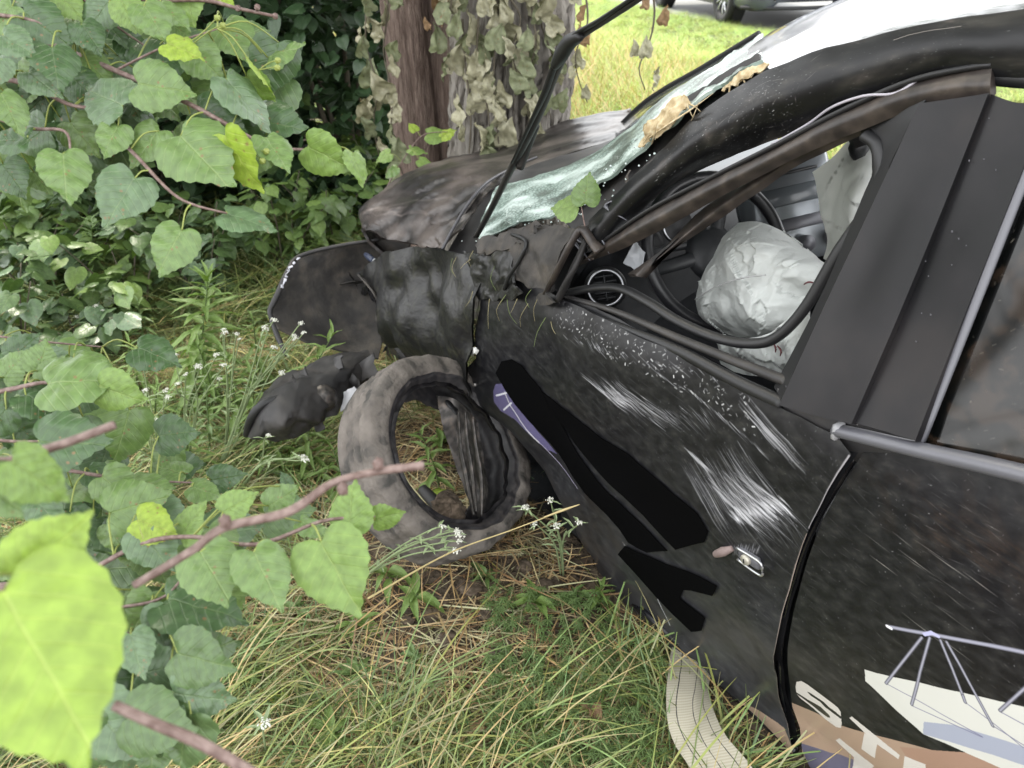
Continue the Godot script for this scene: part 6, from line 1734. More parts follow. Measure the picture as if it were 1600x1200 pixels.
func shrub(label: String, base: Vector3, h: float, rad: float, n: int, size: float, mats: Array, group := "", lean := Vector3.ZERO) -> void:
	var o := thing("shrub", label, "shrub", group, base)
	var stems: Array = []
	for k in 5:
		var a := TAU * k / 5.0 + R(-0.4, 0.4)
		var e := Vector3(cos(a) * rad * R(0.4, 0.9), h * R(0.6, 1.0), sin(a) * rad * R(0.4, 0.9)) + lean
		stems.append([Vector3(R(-0.04, 0.04), -0.03, R(-0.04, 0.04)), e * 0.5 + Vector3(0, h * 0.08, 0), e])
		put("stem", tube(stems[-1], [0.006, 0.002], 6, 5), M.graystem, o)
	size *= 1.12
	for k in int(n * 1.4):
		var s: Array = stems[rng.randi() % 5]
		var q := curve_at(s, R(0.18, 1.0))
		var a := R(0, TAU)
		var out := Vector3(cos(a), R(-0.2, 0.5), sin(a)).normalized()
		q += out * R(0.02, 0.12) * (0.5 + rad)
		var b := look_basis(out.cross(Vector3.UP), Vector3.UP)
		b = Basis(Vector3.UP, atan2(-out.x, -out.z)) * Basis(Vector3.RIGHT, R(-0.9, 0.15)) * Basis(Vector3(0, 0, 1), R(-0.5, 0.5))
		put("leaf", LS[rng.randi() % LS.size()], mats[rng.randi() % mats.size()], o, Transform3D(b.scaled(Vector3.ONE * size * R(0.6, 1.2)), q))

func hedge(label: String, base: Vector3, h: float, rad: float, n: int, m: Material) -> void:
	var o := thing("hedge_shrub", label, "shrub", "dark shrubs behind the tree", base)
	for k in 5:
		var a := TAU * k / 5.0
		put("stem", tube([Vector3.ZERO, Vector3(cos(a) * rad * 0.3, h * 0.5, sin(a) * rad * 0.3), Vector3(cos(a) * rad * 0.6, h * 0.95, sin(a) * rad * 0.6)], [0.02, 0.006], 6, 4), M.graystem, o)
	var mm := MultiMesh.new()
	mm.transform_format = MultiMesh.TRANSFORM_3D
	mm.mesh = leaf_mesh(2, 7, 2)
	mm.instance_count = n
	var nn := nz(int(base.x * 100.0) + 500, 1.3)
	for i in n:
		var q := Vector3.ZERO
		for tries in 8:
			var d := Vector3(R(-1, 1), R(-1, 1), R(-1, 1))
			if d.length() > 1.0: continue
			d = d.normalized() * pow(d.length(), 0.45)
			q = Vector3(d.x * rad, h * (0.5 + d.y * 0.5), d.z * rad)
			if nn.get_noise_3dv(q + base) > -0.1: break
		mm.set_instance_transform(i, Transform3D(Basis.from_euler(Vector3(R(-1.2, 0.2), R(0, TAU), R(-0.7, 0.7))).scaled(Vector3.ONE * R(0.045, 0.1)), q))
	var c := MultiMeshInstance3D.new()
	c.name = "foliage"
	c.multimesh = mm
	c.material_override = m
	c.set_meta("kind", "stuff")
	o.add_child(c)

func tall_weed(label: String, base: Vector3, top: Vector3, n: int, size: float, m: Material, kind := 0) -> void:
	var o := thing("tall_weed", label, "weed", "upright narrow-leaved weeds", base)
	var e := top - base
	var st := [Vector3.ZERO, e * 0.5 + Vector3(R(-0.02, 0.02), 0, R(-0.02, 0.02)), e]
	put("stem", tube(st, [0.0035, 0.0015], 6, 6), M.stem, o)
	for k in n:
		var t := 0.12 + 0.88 * float(k) / n
		var a := k * 2.4 + R(-0.3, 0.3)
		var up := lerpf(-0.1, 1.1, pow(t, 3.0))
		var sc := size * (0.55 + 0.6 * sin(PI * minf(t + 0.1, 1.0))) * R(0.85, 1.15)
		var b := Basis(Vector3.UP, a) * Basis(Vector3.RIGHT, up)
		put("leaf", NM[rng.randi() % NM.size()], m, o, Transform3D(b.scaled(Vector3.ONE * sc), curve_at(st, t)))

func flower_weed(label: String, base: Vector3, tips: Array) -> void:
	var o := thing("white_flower", label, "wildflower", "white-flowered weeds in the grass", base)
	var hub := Vector3.ZERO
	for t in tips: hub += (t - base) / tips.size()
	for t in tips:
		var e: Vector3 = t - base
		var mid := hub * 0.45 + e * 0.1 + Vector3(R(-0.02, 0.02), 0.02, R(-0.02, 0.02))
		var pts := [Vector3(R(-0.008, 0.008), -0.01, R(-0.008, 0.008)), mid, e * 0.85 + hub * 0.03 + Vector3(0, 0.012, 0), e]
		put("stem", tube(pts, [0.0024, 0.0015], 5, 5), M.paleleaf, o)
		for k in 7:
			var q := curve_at(pts, R(0.15, 0.92))
			put("leaf", NM[0], M.paleleaf, o, Transform3D((Basis(Vector3.UP, R(0, TAU)) * Basis(Vector3.RIGHT, R(0, 0.9))).scaled(Vector3(1.1, 1, 1) * R(0.016, 0.034)), q))
		var fl := put("flower", FL, M.petal, o, Transform3D(Basis.from_euler(Vector3(R(-0.5, 0.5), R(0, 6), R(-0.5, 0.5))).scaled(Vector3.ONE * R(0.95, 1.45)), e))

var FL: ArrayMesh

func rosette(called: String, label: String, base: Vector3, n: int, size: float, wid: int, m: Material, cat: String, grp: String) -> void:
	var o := thing(called, label, cat, grp, base)
	for k in n:
		var b := Basis(Vector3.UP, k * 2.4 + R(-0.3, 0.3)) * Basis(Vector3.RIGHT, R(0.05, 0.7))
		put("leaf", WM[(k + wid) % WM.size()], m, o, Transform3D(b.scaled(Vector3.ONE * size * R(0.6, 1.15)), Vector3(R(-0.01, 0.01), 0.01 + R(0, 0.02), R(-0.01, 0.01))))

var WM: Array = []

func build_plants() -> void:
	for k in 7: LM.append(leaf_mesh(k, 22, 3))
	for k in 4: LS.append(leaf_mesh(10 + k, 9, 2, 1.3))
	for k in 4: NM.append(lance_mesh(k, [0.2, 0.16, 0.24, 0.18][k], [0.3, 0.5, 0.2, 0.6][k]))
	for k in 4: WM.append(lance_mesh(20 + k, [0.3, 0.36, 0.26, 0.42][k], [0.5, 0.7, 0.35, 0.6][k], 10))
	M.paleleaf = mat(lin(0.22, 0.28, 0.14), 0.6)
	M.petal = mat(lin(0.6, 0.6, 0.53), 0.8)
	var fp: Array = []
	for k in 22:
		var d := Vector3(R(-1, 1), R(0.1, 1), R(-1, 1)).normalized()
		fp.append([box(Vector3(0.0034, 0.001, 0.0024), 0.0004), Transform3D(look_basis(d.cross(Vector3(0.2, 0.3, 0.9)), d), d * 0.0048 + Vector3(R(-0.004, 0.004), R(-0.003, 0.001), R(-0.004, 0.004)))])
	FL = merge(fp)
	var dk := [M.leaf_dark, M.leaf_dark, M.leaf_blue]
	var md := [M.leaf_mid, M.leaf_dark, M.leaf_mid, M.leaf_light]
	var lt := [M.leaf_light, M.leaf_mid, M.leaf_light]
	# dark growth behind, left of the tree
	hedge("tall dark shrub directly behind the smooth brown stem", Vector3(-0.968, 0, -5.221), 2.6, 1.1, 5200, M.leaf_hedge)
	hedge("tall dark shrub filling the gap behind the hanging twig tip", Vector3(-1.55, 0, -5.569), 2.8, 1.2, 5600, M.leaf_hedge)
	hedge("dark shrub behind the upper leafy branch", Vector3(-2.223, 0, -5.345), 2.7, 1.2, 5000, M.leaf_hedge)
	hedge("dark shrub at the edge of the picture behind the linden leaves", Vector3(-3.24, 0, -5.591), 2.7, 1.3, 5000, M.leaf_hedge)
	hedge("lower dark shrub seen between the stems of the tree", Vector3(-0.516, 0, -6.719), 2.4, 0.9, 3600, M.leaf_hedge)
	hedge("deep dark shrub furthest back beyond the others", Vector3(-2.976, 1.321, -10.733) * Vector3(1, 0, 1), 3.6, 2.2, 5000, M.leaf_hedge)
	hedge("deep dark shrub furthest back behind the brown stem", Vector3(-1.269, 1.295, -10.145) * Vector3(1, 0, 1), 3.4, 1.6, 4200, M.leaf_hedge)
	# leafy shrubs in the middle distance
	shrub("low bush of broad green leaves just before the brown stem", Vector3(-0.751, 0, -4.814), 0.62, 0.3, 70, 0.085, lt)
	shrub("leafy bush between the bonnet corner and the grass", Vector3(-0.989, 0, -4.39), 0.55, 0.34, 90, 0.075, md)
	shrub("bush of dull green leaves below the tip of the leafy branch", Vector3(-1.179, 0, -4.114), 0.55, 0.34, 85, 0.07, md)
	shrub("shaded bush under the big hanging linden leaf", Vector3(-1.492, 0, -3.795), 0.5, 0.36, 80, 0.07, dk)
	shrub("bush with heart-shaped leaves standing over the straw by the pale umbel", Vector3(-1.766, 0, -3.549), 0.5, 0.36, 90, 0.08, md)
	shrub("bush with dusky leaves at the picture's edge above the fork of twigs", Vector3(-2.317, 0, -3.777), 0.6, 0.42, 100, 0.085, [M.leaf_mid, M.leaf_blue, M.leaf_dark])
	shrub("dark bush low at the picture's edge under the linden branch", Vector3(-2.006, 0, -2.973), 0.45, 0.34, 70, 0.085, dk)
	shrub("small dark-leaved bush below the pale umbel", Vector3(-1.839, 0, -3.132), 0.32, 0.28, 55, 0.085, dk)
	shrub("bush rising before the dark hedge near the hanging wilted leaves", Vector3(-1.46, 0, -5.004), 0.8, 0.4, 100, 0.08, [M.leaf_mid, M.leaf_dark])
	shrub("bush in the shade behind the upper branch", Vector3(-2.185, 0, -4.492), 0.75, 0.45, 100, 0.08, dk)
	shrub("broad-leaved bush at the picture's edge over the dusky branch", Vector3(-2.679, 0, -4.235), 0.5, 0.4, 90, 0.095, [M.leaf_mid, M.leaf_dark, M.leaf_light])
	shrub("knee-high bush of mid-green leaves in front of the shaded bush", Vector3(-2.202, 0, -4.105), 0.5, 0.4, 95, 0.085, [M.leaf_mid, M.leaf_light, M.leaf_dark])
	shrub("small bush with blue-green leaves in the straw below the leafy branch", Vector3(-1.813, 0, -4.165), 0.4, 0.3, 70, 0.075, [M.leaf_mid, M.leaf_blue])
	# narrow-leaved upright weeds
	tall_weed("tallest bright weed standing in the straw left of the bumper", Vector3(-1.25, 0, -2.724), Vector3(-1.061, 0.543, -2.724), 64, 0.15, M.leaf_light)
	tall_weed("slim weed leaning over the black plastic debris", Vector3(-0.87, 0, -2.478), Vector3(-0.59, 0.424, -2.478), 30, 0.1, M.leaf_light)
	tall_weed("dark narrow-leaved weed beside the broad bush", Vector3(-2.053, 0, -3.757), Vector3(-1.956, 0.439, -3.757), 40, 0.11, M.leaf_mid)
	tall_weed("spiky weed in front of the hedge under the leafy branch", Vector3(-1.402, 0, -5.71), Vector3(-1.304, 0.718, -5.71), 46, 0.14, M.leaf_mid)
	tall_weed("spiky weed at the foot of the smooth brown stem", Vector3(-0.886, 0, -5.078), Vector3(-0.749, 0.635, -5.078), 44, 0.12, M.leaf_mid)
	tall_weed("pale feathery weed beside the bonnet's front corner", Vector3(-0.988, 0, -4.009), Vector3(-0.981, 0.237, -4.009), 40, 0.085, M.leaf_light)
	tall_weed("second feathery weed near the bonnet's front corner", Vector3(-1.162, 0, -4.113), Vector3(-1.128, 0.275, -4.113), 38, 0.09, M.leaf_mid)
	tall_weed("short weed growing among the white flowers", Vector3(-1.054, 0, -2.367), Vector3(-1.008, 0.305, -2.367), 26, 0.06, M.leaf_mid)
	tall_weed("short weed by the sill of the car, under the rub marks", Vector3(0.251, 0, -1.574), Vector3(0.214, 0.114, -1.574), 18, 0.05, M.leaf_light)
	tall_weed("small weed sprouting inside the fallen tyre", Vector3(-0.234, 0, -2.075), Vector3(-0.282, 0.285, -2.075), 24, 0.075, M.leaf_light)
	tall_weed("weed arching by the straw left of the tall bright weed", Vector3(-1.594, 0, -3.176), Vector3(-1.555, 0.27, -3.176), 30, 0.075, M.leaf_mid)
	tall_weed("weed at the hedge foot below the wilted leaves", Vector3(-1.096, 0, -5.233), Vector3(-1.019, 0.47, -5.233), 36, 0.12, M.leaf_mid)
	for s in [[Vector3(-0.896, 0, -2.359), 0.341, "leafy sprig standing before the bumper cover's lower edge"],[Vector3(-0.793, 0, -2.296), 0.223, "leafy sprig in front of the black debris"],[Vector3(-0.998, 0, -2.485), 0.352, "leafy sprig left of the bumper cover"],[Vector3(-0.664, 0, -2.308), 0.211, "sprig at the debris's end beside the tyre"],[Vector3(-1.133, 0, -2.624), 0.329, "sprig behind the tall bright weed's stem"],[Vector3(-1.281, 0, -2.501), 0.235, "sprig among the flower stalks furthest left"],[Vector3(-1.073, 0, -2.219), 0.235, "sprig in the middle of the flower stalks"],[Vector3(-0.531, 0, -2.089), 0.176, "sprig touching the tyre's dusty tread"],[Vector3(-1.492, 0, -2.837), 0.235, "sprig before the bushes, near the pale umbel"],[Vector3(-1.026, 0, -2.86), 0.305, "sprig between the tall bright weed and the bumper cover"]]:
		var b := on_ground(s[0])
		tall_weed(s[2], b, b + Vector3(R(-0.03, 0.06), s[1], R(-0.03, 0.03)), 30, 0.085, M.leaf_light)
	# white flowers
	flower_weed("white flowers leaning over the grass right before the bumper cover", Vector3(-1.014, 0, -2.307), [Vector3(-0.664, 0.646, -2.105), Vector3(-0.694, 0.619, -2.113), Vector3(-0.589, 0.636, -2.1), Vector3(-0.581, 0.612, -2.086), Vector3(-0.61, 0.588, -2.096), Vector3(-0.678, 0.561, -2.103), Vector3(-0.608, 0.605, -2.082), Vector3(-0.647, 0.516, -2.033)])
	flower_weed("white flowers on the stalks nearest the tall bright weed", Vector3(-1.119, 0, -2.294), [Vector3(-0.943, 0.568, -2.062), Vector3(-0.884, 0.538, -2.045), Vector3(-0.877, 0.537, -2.044), Vector3(-0.837, 0.555, -2.077), Vector3(-0.81, 0.538, -2.045), Vector3(-0.908, 0.528, -2.016), Vector3(-0.925, 0.515, -1.986)])
	flower_weed("white flowers standing furthest left in the straw", Vector3(-1.194, 0, -2.261), [Vector3(-1.011, 0.565, -2.003), Vector3(-0.987, 0.531, -1.926), Vector3(-0.939, 0.52, -1.943), Vector3(-0.927, 0.514, -1.917), Vector3(-1.038, 0.52, -1.863), Vector3(-0.934, 0.485, -1.843)])
	flower_weed("white flowers low between the straw and the linden leaves", Vector3(-1.125, 0, -2.186), [Vector3(-0.989, 0.507, -1.741), Vector3(-0.849, 0.484, -1.728), Vector3(-0.852, 0.475, -1.723), Vector3(-0.874, 0.487, -1.673), Vector3(-0.959, 0.528, -1.695)])
	flower_weed("white flower stalk arching in front of the debris", Vector3(-0.911, 0, -2.211), [Vector3(-0.629, 0.47, -1.778), Vector3(-0.53, 0.422, -1.728), Vector3(-0.54, 0.418, -1.748)])
	flower_weed("white flowers on stalks that cross in front of the tyre's tread", Vector3(-0.451, 0, -1.762), [Vector3(-0.154, 0.496, -1.357), Vector3(-0.125, 0.474, -1.367), Vector3(-0.12, 0.468, -1.364), Vector3(-0.122, 0.455, -1.357), Vector3(-0.131, 0.431, -1.355)])
	flower_weed("white flowers against the black sill", Vector3(0.128, 0, -1.737), [Vector3(0.023, 0.446, -1.478), Vector3(0.078, 0.472, -1.469), Vector3(0.135, 0.477, -1.38), Vector3(0.042, 0.42, -1.452), Vector3(0.089, 0.44, -1.417)])
	flower_weed("tall white flowers between the tall weed and the bumper", Vector3(-1.004, 0, -2.364), [Vector3(-0.837, 0.576, -2.18), Vector3(-0.803, 0.571, -2.178), Vector3(-0.796, 0.558, -2.171), Vector3(-0.844, 0.477, -2.079), Vector3(-0.841, 0.584, -2.185)])
	flower_weed("single round white flower in the grass before the car", Vector3(-0.573, 0, -1.208), [Vector3(-0.402, 0.515, -0.863)])
	flower_weed("pale green umbel standing between the bushes at the left", Vector3(-1.809, 0, -3.19), [Vector3(-1.835, 0.2, -3.19), Vector3(-1.784, 0.236, -3.19), Vector3(-1.741, 0.247, -3.19), Vector3(-1.72, 0.225, -3.19), Vector3(-1.779, 0.189, -3.19), Vector3(-1.823, 0.166, -3.19)])
	# rosettes and broad leaves in the grass
	var sp := [[Vector3(-0.421, 0, -1.556), 0.085, "broad-leaved rosette beneath the big linden leaves"],[Vector3(-0.649, 0, -1.532), 0.08, "rosette at the edge of the linden leaves"],[Vector3(-0.274, 0, -1.607), 0.07, "rosette just in front of the tyre's lowest point"],[Vector3(0.05, 0, -1.594), 0.075, "leafy weed in the shaded soil by the sill"],[Vector3(-0.727, 0, -1.299), 0.085, "narrow-leaved rosette beside the blurred twig"],[Vector3(-0.397, 0, -1.399), 0.06, "small rosette between grass tussocks before the tyre"],[Vector3(-0.087, 0, -1.671), 0.05, "small rosette in the bare soil before the tyre"],[Vector3(0.153, 0, -1.613), 0.05, "small rosette under the car's rubbed sill"],[Vector3(-0.585, 0, -1.619), 0.06, "pale rosette left of the tyre among dry stalks"],[Vector3(-0.259, 0, -1.433), 0.05, "little rosette in the long grass"],[Vector3(-0.512, 0, -1.346), 0.05, "little plant by the withered yellow leaf"],[Vector3(0.196, 0, -1.376), 0.04, "low plant between the strap and the long grass"],[Vector3(0.277, 0, -1.299), 0.04, "low plant right beside the white strap"],[Vector3(-0.766, 0, -2.276), 0.09, "rosette in front of the black debris"],[Vector3(-0.904, 0, -2.074), 0.08, "rosette under the white flowers"],[Vector3(-1.163, 0, -2.494), 0.08, "broad leaves at the foot of the tall bright weed"],[Vector3(-0.594, 0, -2.16), 0.07, "rosette between the debris and the tyre"],[Vector3(-0.254, 0, -2.404), 0.08, "leaves growing up inside the tyre"],[Vector3(0.064, 0, -1.236), 0.05, "low plant in the middle of the long grass"],[Vector3(-1.364, 0, -2.731), 0.09, "broad leaves in the straw by the flowers"],[Vector3(-1.041, 0, -3.023), 0.08, "pointed leaves at the foot of the bumper cover"],[Vector3(-1.268, 0, -3.154), 0.08, "leafy weed left of the bumper cover"],[Vector3(-1.312, 0, -2.461), 0.08, "leafy weed between the flower stalks and the dusky leaves"],[Vector3(-0.707, 0, -2.2), 0.08, "weed with long leaves below the black debris"],[Vector3(-0.765, 0, -2.004), 0.075, "weed under the longest blurred twig"],[Vector3(-1.037, 0, -2.712), 0.07, "leafy weed touching the black debris"],[Vector3(-1.323, 0, -2.985), 0.075, "leafy weed in the dry grass behind the tall bright weed"],[Vector3(-1.6, 0, -2.948), 0.08, "broad-leaved weed in front of the bushes"],[Vector3(-0.618, 0, -2.423), 0.07, "weed squeezed between debris and tyre"],[Vector3(-0.351, 0, -1.682), 0.07, "weed below the tyre near the crossing stalk"],[Vector3(-0.671, 0, -1.37), 0.08, "long-leaved weed in the grass below the linden branch"],[Vector3(-0.739, 0, -1.198), 0.075, "weed at the lower border beside the thick blurred twig"],[Vector3(-0.431, 0, -1.237), 0.07, "broad weed among the long grass by the lower border"],[Vector3(-0.787, 0, -2.697), 0.06, "small weed behind the debris"]]
	for s in sp:
		rosette("low_weed", s[2], on_ground(s[0]), 9 if s[1] > 0.055 else 12, s[1], 0, M.leaf_light if s[1] > 0.065 else M.leaf_mid, "weed", "low weeds in the grass")
	# goose-grass like carpet by the strap
	var xf: Array = []
	for i in 420:
		var across := R(0, 1)
		var p := on_ground(Vector3(-0.087, 0, -1.623).lerp(Vector3(0.391, 0, -1.603), across).lerp(Vector3(-0.08, 0, -1.129).lerp(Vector3(0.304, 0, -1.116), across), R(0, 1)))
		if in_car(p): continue
		xf.append(Transform3D(Basis(Vector3.UP, R(0, TAU)).scaled(Vector3.ONE * R(0.5, 1.0)), p + Vector3(0, R(0.0, 0.05), 0)))
	var star: Array = []
	for k in 7: star.append([NM[k % 4], Transform3D(Basis(Vector3.UP, TAU * k / 7.0).scaled(Vector3(1.1, 1, 1) * 0.022), Vector3.ZERO)])
	for k in 7: star.append([NM[k % 4], Transform3D(Basis(Vector3.UP, TAU * k / 7.0 + 0.4).scaled(Vector3(1.1, 1, 1) * 0.018), Vector3(0.01, 0.022, 0))])
	scatter("ground_cover", "fine whorled green weeds between the long grass and the strap", merge(star), M.leaf_mid, xf)

func on_ground(p: Vector3) -> Vector3:
	return Vector3(p.x, ground_y(p.x, p.z), p.z)

func leafy(o: Node3D, rows: Array, twigs: Array) -> void:
	# every leaf hangs on a stalk from the nearest point of a twig
	var tw: Array = []
	for t in twigs:
		put("twig", tube(t[0], t[1], 7, 6), M.twig, o)
		for i in 40: tw.append(curve_at(t[0], i / 39.0))
	var k := 0
	for r in rows:
		var b: Vector3 = r[0]
		var t: Vector3 = r[1]
		var ln := b.distance_to(t)
		var ax := (t - b).normalized()
		var see := (Vector3(0, 1.594, 0) - b).normalized()
		var up := (Vector3.UP * 0.55 + see * 0.7).normalized()
		var x := ax.cross(up).normalized()
		var y := x.cross(ax).normalized()
		var bs := Basis(x, y, -ax).rotated(ax, r[3] * (1.0 if k % 2 else -1.0))
		put("leaf", LM[(k * 3 + int(ln * 1000.0)) % LM.size()], M[r[2]], o, Transform3D(bs.scaled(Vector3.ONE * ln / 1.07), b))
		var best := b
		var bd := 0.16
		for q in tw:
			if q.distance_to(b) < bd:
				bd = q.distance_to(b)
				best = q
		if bd < 0.16 and bd > 0.004:
			put("leaf_stalk", tube([best, best.lerp(b, 0.5) + Vector3(0, bd * 0.18, 0), b], [0.0012, 0.0009], 5, 4), M.petiole, o)
		k += 1

func fill_leaves(n: int, near: Array, far: Array, slope: float, mats: Array, s0 := 0.055, s1 := 0.085) -> Array:
	# more leaves of the same bough: they fill the space between a nearer and a farther rectangle, cut off along a slope
	var out: Array = []
	var right: Vector3 = (near[1] - near[0]).normalized()
	var down: Vector3 = (near[2] - near[0]).normalized()
	var deep := right.cross(down)
	while out.size() < n:
		var x := R(0, 1)
		var y := R(0, 1)
		if y > 1.0 - x * slope: continue
		var a: Vector3 = near[0].lerp(near[1], x).lerp(near[2].lerp(near[3], x), y)
		var b: Vector3 = far[0].lerp(far[1], x).lerp(far[2].lerp(far[3], x), y)
		var p := a.lerp(b, R(0, 1))
		var an := R(-0.4, 2.4)
		var d := (right * cos(an) + down * sin(an) + deep * R(-0.3, 0.3)).normalized()
		out.append([p, p + d * R(s0, s1), mats[rng.randi() % mats.size()], R(-0.6, 0.6)])
	return out

func build_branches() -> void:
	var g := "linden branches hanging in from the side"
	var A := thing("linden_branch", "longest leafy linden branch, its tip reaching towards the brown stem", "branch", g)
	leafy(A, [
		[Vector3(-0.444, 1.343, -0.982), Vector3(-0.468, 1.304, -0.926), "leaf_blue", 0.1],
		[Vector3(-0.382, 1.293, -0.932), Vector3(-0.406, 1.254, -0.887), "leaf_mid", -0.1],
		[Vector3(-0.343, 1.297, -0.98), Vector3(-0.281, 1.283, -0.972), "leaf_blue", 0.5],
		[Vector3(-0.396, 1.381, -1.027), Vector3(-0.332, 1.339, -0.969), "leaf_mid", 0.2],
		[Vector3(-0.297, 1.372, -1.044), Vector3(-0.264, 1.342, -1.005), "leaf_mid", 0.3],
		[Vector3(-0.252, 1.355, -1.069), Vector3(-0.197, 1.325, -1.053), "leaf_light", 0.9],
		[Vector3(-0.197, 1.343, -1.074), Vector3(-0.181, 1.306, -1.053), "leaf_light", 0.8],
		[Vector3(-0.338, 1.382, -1.016), Vector3(-0.305, 1.312, -0.999), "leaf_yellow", 1.1],
		[Vector3(-0.446, 1.438, -1.059), Vector3(-0.377, 1.429, -1.053), "leaf_mid", -0.3],
		[Vector3(-0.388, 1.401, -1.084), Vector3(-0.326, 1.379, -1.072), "leaf_deep", 0.1],
		[Vector3(-0.348, 1.436, -1.092), Vector3(-0.293, 1.376, -1.081), "leaf_blue", 0.6],
		[Vector3(-0.43, 1.383, -1.051), Vector3(-0.466, 1.347, -1.019), "leaf_mid", 0.2],
		[Vector3(-0.316, 1.352, -1.102), Vector3(-0.33, 1.315, -1.082), "leaf_mid", 0.4],
		[Vector3(-0.4, 1.37, -1.089), Vector3(-0.446, 1.337, -1.094), "leaf_mid", -0.4],
		[Vector3(-0.328, 1.451, -1.135), Vector3(-0.296, 1.407, -1.133), "leaf_yellow", 1.2],
		[Vector3(-0.338, 1.43, -1.146), Vector3(-0.312, 1.392, -1.148), "leaf_light", 1],
		[Vector3(-0.409, 1.48, -1.082), Vector3(-0.365, 1.467, -1.075), "leaf_yellow", 0.2],
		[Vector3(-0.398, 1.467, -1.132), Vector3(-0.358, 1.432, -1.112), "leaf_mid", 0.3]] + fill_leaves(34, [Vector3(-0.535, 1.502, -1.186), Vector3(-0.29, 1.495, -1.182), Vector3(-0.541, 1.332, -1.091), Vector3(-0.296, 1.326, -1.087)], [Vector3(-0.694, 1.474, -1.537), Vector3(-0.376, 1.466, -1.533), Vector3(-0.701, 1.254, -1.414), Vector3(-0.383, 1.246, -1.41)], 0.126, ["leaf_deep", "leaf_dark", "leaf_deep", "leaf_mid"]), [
		[[Vector3(-0.623, 1.479, -1.196), Vector3(-0.497, 1.446, -1.12), Vector3(-0.389, 1.41, -1.066), Vector3(-0.313, 1.367, -1.053), Vector3(-0.287, 1.353, -1.068), Vector3(-0.225, 1.345, -1.087)], [0.004, 0.0016]],
		[[Vector3(-0.524, 1.397, -1.093), Vector3(-0.45, 1.36, -1.015), Vector3(-0.388, 1.323, -0.96), Vector3(-0.339, 1.3, -0.97)], [0.003, 0.0012]],
		[[Vector3(-0.497, 1.446, -1.12), Vector3(-0.423, 1.474, -1.113), Vector3(-0.361, 1.49, -1.134)], [0.0018, 0.0008]]])
	var B := thing("linden_branch", "linden branch with large dark leaves hanging at the picture's edge", "branch", g)
	leafy(B, [
		[Vector3(-0.466, 1.415, -1.046), Vector3(-0.53, 1.438, -1.081), "leaf_blue", 0.2],
		[Vector3(-0.472, 1.394, -1.034), Vector3(-0.484, 1.365, -0.995), "leaf_mid", 0],
		[Vector3(-0.513, 1.378, -0.967), Vector3(-0.5, 1.331, -0.919), "leaf_mid", 0.1],
		[Vector3(-0.554, 1.395, -0.977), Vector3(-0.609, 1.392, -0.975), "leaf_deep", 0.2],
		[Vector3(-0.565, 1.445, -0.971), Vector3(-0.54, 1.406, -0.949), "leaf_mid", 0.5],
		[Vector3(-0.568, 1.457, -1.047), Vector3(-0.53, 1.43, -1.031), "leaf_blue", 0.2],
		[Vector3(-0.539, 1.482, -1.06), Vector3(-0.521, 1.445, -1.017), "leaf_deep", 0.2],
		[Vector3(-0.583, 1.518, -1.103), Vector3(-0.532, 1.485, -1.085), "leaf_deep", 0.3],
		[Vector3(-0.523, 1.502, -1.117), Vector3(-0.497, 1.469, -1.099), "leaf_deep", 0.1],
		[Vector3(-0.585, 1.498, -1.046), Vector3(-0.546, 1.477, -1.035), "leaf_blue", 0.1],
		[Vector3(-0.582, 1.475, -1.022), Vector3(-0.592, 1.445, -1.005), "leaf_blue", 0.1],
		[Vector3(-0.548, 1.441, -1.106), Vector3(-0.51, 1.413, -1.09), "leaf_deep", 0.3],
		[Vector3(-0.538, 1.462, -1.129), Vector3(-0.502, 1.433, -1.113), "leaf_mid", 0.1],
		[Vector3(-0.557, 1.39, -1.089), Vector3(-0.525, 1.35, -1.067), "leaf_mid", 0.5],
		[Vector3(-0.573, 1.39, -1.055), Vector3(-0.626, 1.359, -1.06), "leaf_deep", 0.2],
		[Vector3(-0.651, 1.343, -1.074), Vector3(-0.623, 1.304, -1.053), "leaf_deep", 0.4],
		[Vector3(-0.634, 1.322, -1.108), Vector3(-0.611, 1.297, -1.094), "leaf_mid", 0.2],
		[Vector3(-0.596, 1.46, -1.128), Vector3(-0.629, 1.435, -1.114), "leaf_mid", 0.2],
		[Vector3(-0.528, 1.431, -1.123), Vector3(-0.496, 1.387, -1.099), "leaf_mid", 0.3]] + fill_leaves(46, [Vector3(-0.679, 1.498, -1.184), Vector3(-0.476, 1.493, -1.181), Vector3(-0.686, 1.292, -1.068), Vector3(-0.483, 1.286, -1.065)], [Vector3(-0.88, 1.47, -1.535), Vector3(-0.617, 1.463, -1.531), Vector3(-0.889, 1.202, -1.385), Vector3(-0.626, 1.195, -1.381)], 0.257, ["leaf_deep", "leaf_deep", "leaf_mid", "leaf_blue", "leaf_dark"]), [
		[[Vector3(-0.677, 1.459, -1.07), Vector3(-0.584, 1.442, -1.061), Vector3(-0.531, 1.415, -1.057), Vector3(-0.47, 1.412, -1.055)], [0.004, 0.0015]],
		[[Vector3(-0.634, 1.42, -1.026), Vector3(-0.568, 1.401, -1.003), Vector3(-0.522, 1.396, -1.001), Vector3(-0.51, 1.375, -0.977)], [0.003, 0.0012]],
		[[Vector3(-0.66, 1.52, -1.104), Vector3(-0.581, 1.511, -1.099), Vector3(-0.53, 1.487, -1.109)], [0.003, 0.0015]]])
	var C := thing("linden_branch", "linden branch along the top with lighter leaves and a bare brown tip", "branch", g)
